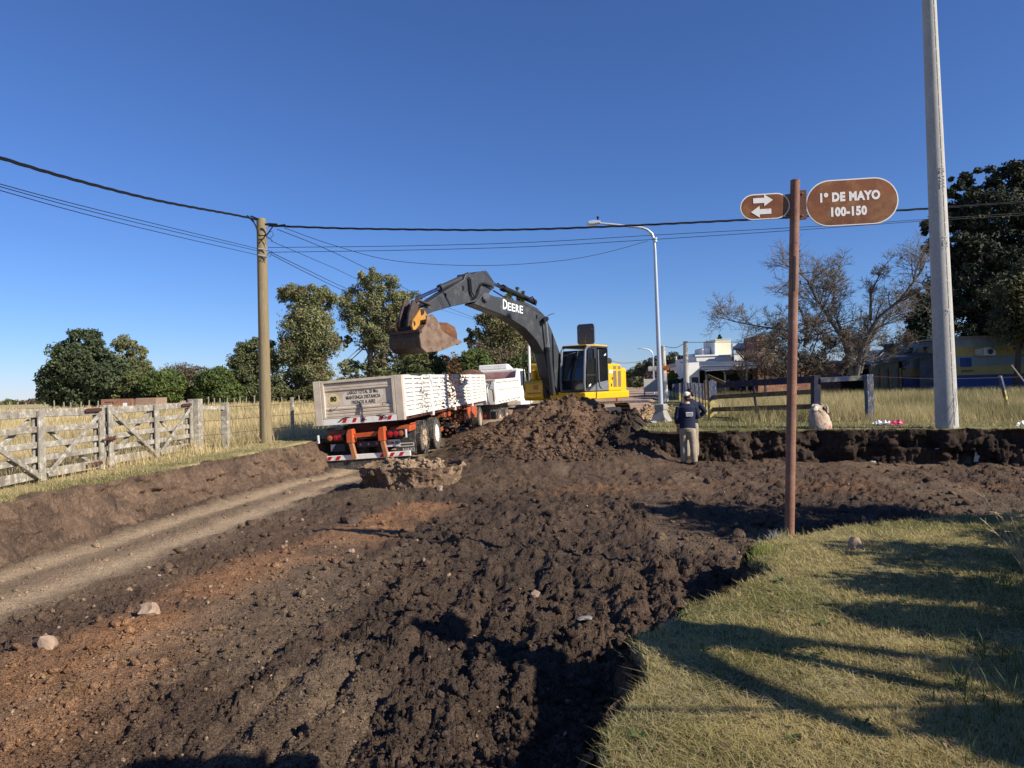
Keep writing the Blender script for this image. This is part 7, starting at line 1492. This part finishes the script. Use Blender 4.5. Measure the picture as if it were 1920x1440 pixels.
# off-frame trees on the right whose shade falls on the lawn and the pit
def near_tree(label, foot, H, blobs, nl, leaf, seed, stems, cols=EUC, nm='garden_tree'):
    rng = np.random.default_rng(seed); z0 = gz(foot[0], foot[1]) if foot[1] > 1 else ZL; o = empty(nm, loc=(foot[0], foot[1], z0), label=label, cat='tree')
    Ps, Ts = [], []
    for (x, y, z, r_) in blobs:
        n = nl; d = rng.normal(size=(n, 3)); d /= np.linalg.norm(d, axis=1)[:, None]; Ps.append(np.array([x - foot[0], y - foot[1], z - z0]) + d * r_ * rng.uniform(.1, 1, n)[:, None] ** .6)
    Pp = np.concatenate(Ps); n = len(Pp); s_ = leaf; Q = Pp[:, None, :] + rng.normal(0, s_, (n, 4, 3)); T = np.array(cols[0]) + (np.array(cols[1]) - np.array(cols[0])) * rng.uniform(0, 1, (n, 1))
    np_mesh('crown', Q[:, :3].reshape(-1, 3), np.arange(n * 3).reshape(-1, 3), m_leaf, np.repeat(T, 3, 0), parent=o)
    b_ = MB()
    for pts, r_ in stems: b_.tube([Vector(p) - Vector((foot[0], foot[1], z0)) for p in pts], [r_ * (1 - .6 * i / (len(pts) - 1)) for i in range(len(pts))], 8)
    b_.build('trunk', m_bark, o, smooth=True); return o
near_tree('leafy tree right of the frame shading the lawn and pit', (10.2, 6.2), 6, [(8.6, 6.6, 3.6, .8), (9.6, 6.0, 4.4, .9), (10.6, 6.6, 5.0, 1.0), (11.0, 5.6, 4.0, .9), (9.2, 7.2, 4.6, .6), (11.6, 6.6, 4.6, .8), (8.2, 6.0, 2.9, .5)], 420, .09, 3,
    [([(10.2, 6.2, .3), (10.1, 6.3, 2.2), (10.4, 6.2, 4.8)], .16), ([(10.1, 6.3, 2.2), (9.0, 6.6, 3.8)], .09), ([(10.1, 6.3, 2.4), (11.3, 6.2, 4.4)], .09)])
near_tree('arching shrub right of the frame with stems over the lawn', (5.6, 2.0), 3, [(5.4, 2.0, 2.3, .4), (5.9, 1.9, 2.2, .6), (5.8, 2.9, 1.8, .6), (5.1, 1.2, 1.8, .5), (6.4, 3.2, 2.0, .7), (6.6, 2.2, 2.6, .7), (7.0, 4.0, 1.8, .7), (6.2, 1.2, 2.0, .6), (7.6, 5.2, 2.0, .7), (8.1, 4.6, 2.3, .8), (5.5, 2.2, 1.4, .5), (6.2, 3.0, 1.3, .6), (4.7, 3.3, 1.9, .35), (5.2, 4.0, 1.9, .5), (6.0, 4.8, 2.0, .6), (4.1, 1.9, 1.75, .35), (4.9, 2.9, 1.2, .4), (5.0, 3.6, 1.3, .4), (4.4, 2.2, 1.1, .3), (3.63, 3.4, 3.1, .13), (3.75, 3.1, 2.65, .16), (3.95, 2.8, 2.4, .2), (2.25, 1.5, 2.88, .13), (2.55, 1.52, 2.8, .11), (1.95, 1.62, 2.75, .08), (2.8, 1.45, 2.86, .1)], 1300, .045, 4,
    [([(5.6, 2.0, .4), (5.2, 2.2, 1.8), (4.6, 2.5, 2.6), (3.96, 2.85, 2.75)], .07), ([(3.96, 2.85, 2.75), (3.4, 2.5, 2.2), (2.95, 2.25, 1.5)], .13), ([(3.96, 2.85, 2.75), (3.3, 3.0, 2.0), (2.85, 3.05, 1.0)], .12), ([(4.05, 2.83, 2.7), (4.02, 2.85, 1.5), (4.0, 2.85, .45)], .08), ([(3.96, 2.85, 2.75), (3.84, 3.03, 2.5), (3.7, 3.25, 2.85), (3.63, 3.4, 3.12)], .10), ([(5.2, 2.2, 1.8), (4.0, 1.8, 2.4), (2.9, 1.55, 2.85), (2.2, 1.55, 2.9)], .02)])

# ================================================================== GRASS
m_grass = mat('grass_blades', (0, 0, 0), rough=.7, attr='tint', var=.1, vs=3, spec=.3, trans=.3)
def blades(name, P, H, Wd, lean, cols, seed, kind='stuff', flat=None, simple=False):
    rng = np.random.default_rng(seed); n = len(P); a = rng.uniform(0, 2 * np.pi, n); dx, dy = np.cos(a), np.sin(a); b2 = a + np.pi / 2 + rng.normal(0, .4, n); wx, wy = np.cos(b2) * Wd / 2, np.sin(b2) * Wd / 2
    le = lean * rng.uniform(.2, 1.2, n) * H
    base = P; mid = P + np.stack([dx * le * .35, dy * le * .35, H * .6], -1); hz = H if flat is None else H * np.where(rng.uniform(size=n) < flat, .35, 1)
    tip = P + np.stack([dx * le, dy * le, hz], -1); wv = np.stack([wx, wy, np.zeros(n)], -1)
    if simple:
        V_ = np.stack([base - wv, base + wv, tip], 1).reshape(-1, 3); return np_mesh(name, V_, np.arange(n * 3).reshape(-1, 3), m_grass, np.repeat(cols, 3, 0), kind=kind)
    V_ = np.stack([base - wv, base + wv, mid - wv * .75, mid + wv * .75, tip], 1).reshape(-1, 3); k = np.arange(n)[:, None] * 5
    F_ = np.concatenate([k + np.array([[0, 1, 3]]), k + np.array([[0, 3, 2]]), k + np.array([[2, 3, 4]])], 0)
    return np_mesh(name, V_, F_, m_grass, np.repeat(cols, 5, 0), kind=kind)
def mixcol(rng, n, A, B, X, Y, sc, bias=0.0, sd=.22):
    k = np.clip(ss(.3, .7, fbm(X * sc, Y * sc, 55, 3)) + bias + rng.normal(0, sd, n), 0, 1)[:, None]; return np.array(A) * (1 - k) + np.array(B) * k
def pick(n, yr, ur, cl, seed, pw=1.0):
    rng = np.random.default_rng(seed); inv = rng.uniform((1 / yr[1]) ** pw, (1 / yr[0]) ** pw, n) ** (1 / pw); Y_ = 1 / inv; X_ = Y_ * rng.uniform(ur[0], ur[1], n); z, c, t = terrain(X_, Y_); k = c == cl; return X_[k], Y_[k], z[k], rng
GREEN, STRAW, GOLD, OLIVE = (.10, .115, .025), (.50, .40, .16), (.68, .53, .28), (.24, .22, .09)
X, Y, z, rg = pick(250000, (2.2, 10), (-.05, .9), 1, 1, 1.2); n = len(X)
kp_ = (fbm(X * 2.4, Y * 2.4, 66, 3) < .62) | (rg.uniform(size=n) < .3); X, Y, z = X[kp_], Y[kp_], z[kp_]; n = len(X)
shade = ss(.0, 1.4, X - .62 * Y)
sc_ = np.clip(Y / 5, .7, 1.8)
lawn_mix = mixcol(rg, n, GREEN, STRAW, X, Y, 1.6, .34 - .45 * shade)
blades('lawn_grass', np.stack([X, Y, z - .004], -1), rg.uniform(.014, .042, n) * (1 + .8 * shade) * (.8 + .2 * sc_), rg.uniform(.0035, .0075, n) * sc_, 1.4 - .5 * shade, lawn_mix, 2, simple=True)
X, Y, z, rg = pick(36000, (2.2, 10), (-.05, .9), 1, 5); n = len(X)       # mown straw lying on the lawn
blades('mown_straw', np.stack([X, Y, z + .012], -1), rg.uniform(.006, .03, n), rg.uniform(.003, .006, n) * np.clip(Y / 5, .8, 1.6), 5.0, mixcol(rg, n, STRAW, (.44, .36, .20), X, Y, 2.0, .2), 6, simple=True)
# ragged tufts along the cut edge, longer grass at the right frame edge
E = np.array(LEDGE); rg = np.random.default_rng(8); n = 9000; sgm = rg.integers(0, len(E) - 1, n); tt = rg.uniform(0, 1, n)[:, None]; Pe = E[sgm] * (1 - tt) + E[sgm + 1] * tt + rg.normal(0, .04, (n, 2)); z, c, _ = terrain(Pe[:, 0], Pe[:, 1]); k = (z > .3); Pe, z = Pe[k], z[k]; n = len(Pe)
blades('edge_grass', np.stack([Pe[:, 0], Pe[:, 1], z - .01], -1), rg.uniform(.02, .065, n), rg.uniform(.003, .006, n), 1.6, mixcol(rg, n, GREEN, (.42, .36, .17), Pe[:, 0], Pe[:, 1], 3, .25), 9)
def tuft(px, py, n, h_, cols, seed, r_=.06, wd=.005, z=ZL, lean=.8):
    p = atz(px, py, z); rg_ = np.random.default_rng(seed); q = rg_.normal(0, r_, (n, 2)); zz = terrain(p.x + q[:, 0], p.y + q[:, 1])[0]
    return blades('grass_tuft', np.stack([p.x + q[:, 0], p.y + q[:, 1], zz - .01], -1), rg_.uniform(.5, 1, n) * h_, np.full(n, wd), lean, np.array(cols)[None] * rg_.uniform(.7, 1.3, (n, 1)), seed)
tuft(1408, 1038, 60, .16, (.20, .27, .04), 21); tuft(1440, 1036, 70, .15, (.22, .28, .05), 22, .07); tuft(1430, 1008, 140, .12, (.62, .58, .50), 23, .09, .006); tuft(1472, 1000, 60, .1, (.3, .28, .1), 24, .1)
tuft(1604, 976, 60, .16, (.14, .18, .04), 25, .08); tuft(1176, 1198, 60, .11, (.34, .32, .14), 26, .06); tuft(1222, 1160, 120, .08, (.5, .47, .38), 27, .08, .004)
for k, (px, py, h_) in enumerate([(1890, 1330, .30), (1905, 1250, .34), (1860, 1400, .24), (1800, 1330, .14), (1780, 1150, .12), (1915, 1110, .35), (1820, 1220, .14)]): tuft(px, py, 90, h_ * .5, (.10, .125, .03), 40 + k, .16, .006, lean=.7)
rg = np.random.default_rng(77); n = 900; Yd = 1 / rg.uniform(1 / 9, 1 / 2.4, n); Xd = Yd * rg.uniform(0, .85, n); zd, cd_, _ = terrain(Xd, Yd); k = cd_ == 1; Pd = np.stack([Xd, Yd, zd + .02], -1)[k]; n = len(Pd)
Qd = Pd[:, None, :] + rg.normal(0, 1, (n, 3, 3)) * np.array([.014, .014, .006]); np_mesh('fallen_leaves', Qd.reshape(-1, 3), np.arange(n * 3).reshape(-1, 3), m_leaf, np.repeat(np.array([(.19, .12, .06)]) * rg.uniform(.4, 1.6, (n, 1)), 3, 0), kind='stuff')
for k in range(14):             # small broad-leaved weeds in the turf
    yy_ = 1 / rg.uniform(1 / 7.5, 1 / 2.9); xx_2 = yy_ * rg.uniform(.1, .75); zz_, cc_, _ = terrain(np.array([xx_2]), np.array([yy_]))
    if cc_[0] != 1: continue
    m_ = 22; an = rg.uniform(0, 6.28, m_); ln_ = rg.uniform(.02, .05, m_); c_ = np.array([xx_2, yy_, zz_[0] + .012]); d_ = np.stack([np.cos(an), np.sin(an), rg.uniform(.1, .6, m_)], -1) * ln_[:, None]; sd_ = np.stack([-np.sin(an), np.cos(an), np.zeros(m_)], -1) * .010
    np_mesh('weed', np.stack([c_ + d_ * .2, c_ + d_ * .7 + sd_, c_ + d_, c_ + d_ * .7 - sd_], 1).reshape(-1, 3), np.arange(m_ * 4).reshape(-1, 4), m_leaf, np.tile((.07, .11, .025), (m_ * 4, 1)), kind='stuff')
# dry twig shrub at the right frame edge
p = atz(1912, 1075, ZL); o = empty('twig_shrub', loc=p, label='pale dry twigs of a small shrub at the right frame edge above the lawn', cat='shrub'); b_ = MB(); rr = random.Random(4)
for k in range(9):
    a = Vector((-.30 + .06 * k, rr.uniform(-.1, .1), .55 + rr.uniform(-.15, .1))); pts = [Vector((.05, 0, 0)), a * .5 + Vector((.02, 0, .04)), a]; b_.tube(pts, [.007, .005, .0025], 5)
    for q in range(5): s = pts[1].lerp(pts[2], rr.uniform(0, 1)); b_.tube([s, s + Vector((rr.uniform(-.14, .06), rr.uniform(-.06, .06), rr.uniform(.0, .13)))], [.003, .0015], 4)
b_.build('twig', mat('pale_twig', W_(168, 152, 120), rough=.8), o)
# left verge (short) and golden field
X, Y, z, rg = pick(60000, (7.5, 26), (-.95, -.18), 2, 31); n0 = xfoot(Y) - X; k = n0 < 2.4; X, Y, z = X[k], Y[k], z[k]; n = len(X)
blades('verge_grass', np.stack([X, Y, z - .01], -1), rg.uniform(.03, .085, n), rg.uniform(.006, .011, n) * np.clip(Y / 12, .8, 1.8), 1.2, mixcol(rg, n, (.17, .18, .05), (.46, .37, .18), X, Y, .9, .35), 32)
X, Y, z, rg = pick(120000, (9, 105), (-1.0, .05), 2, 33, .75); n0 = xfoot(Y) - X; k = n0 > 1.9 + .25 * rg.normal(size=len(X)); X, Y, z = X[k], Y[k], z[k]; n = len(X); f_ = np.clip(Y / 14, .8, 6)
blades('dry_field_grass', np.stack([X, Y, z - .02], -1), rg.uniform(.25, .55, n) * np.clip(.55 + .12 * n0[k], .6, 1), rg.uniform(.008, .016, n) * f_, .55, mixcol(rg, n, (.26, .23, .10), GOLD, X, Y, .25, .35 * ss(12, 25, Y) - .05), 34, simple=True)
# right field: mown strip and rank grass
X, Y, z, rg = pick(40000, (15, 45), (.1, .95), 3, 41); d_ = poly_sd(X, Y, LOT); k = d_ < 3.2; X, Y, z, d_ = X[k], Y[k], z[k], d_[k]; n = len(X)
blades('verge_grass', np.stack([X, Y, z - .01], -1), rg.uniform(.04, .11, n), rg.uniform(.008, .014, n) * np.clip(Y / 16, .9, 2), 1.1, mixcol(rg, n, (.14, .16, .045), (.38, .32, .15), X, Y, .8, .2), 42)
X, Y, z, rg = pick(150000, (17.5, 62), (.12, 1.05), 3, 43, .8); d_ = poly_sd(X, Y, LOT); k = (X > 6.45 + .2 * (Y - 22) + .4) & (d_ > 3.3 + .5 * rg.normal(size=len(X))); X, Y, z = X[k], Y[k], z[k]; n = len(X); f_ = np.clip(Y / 20, .9, 2.6)
blades('rank_grass', np.stack([X, Y, z - .02], -1), rg.uniform(.3, .68, n) * np.clip(.6 + .06 * (Y - 18), .6, 1.0), rg.uniform(.010, .018, n) * f_, .55, mixcol(rg, n, (.16, .155, .055), (.50, .41, .20), X, Y, .35, .28), 44, simple=True)
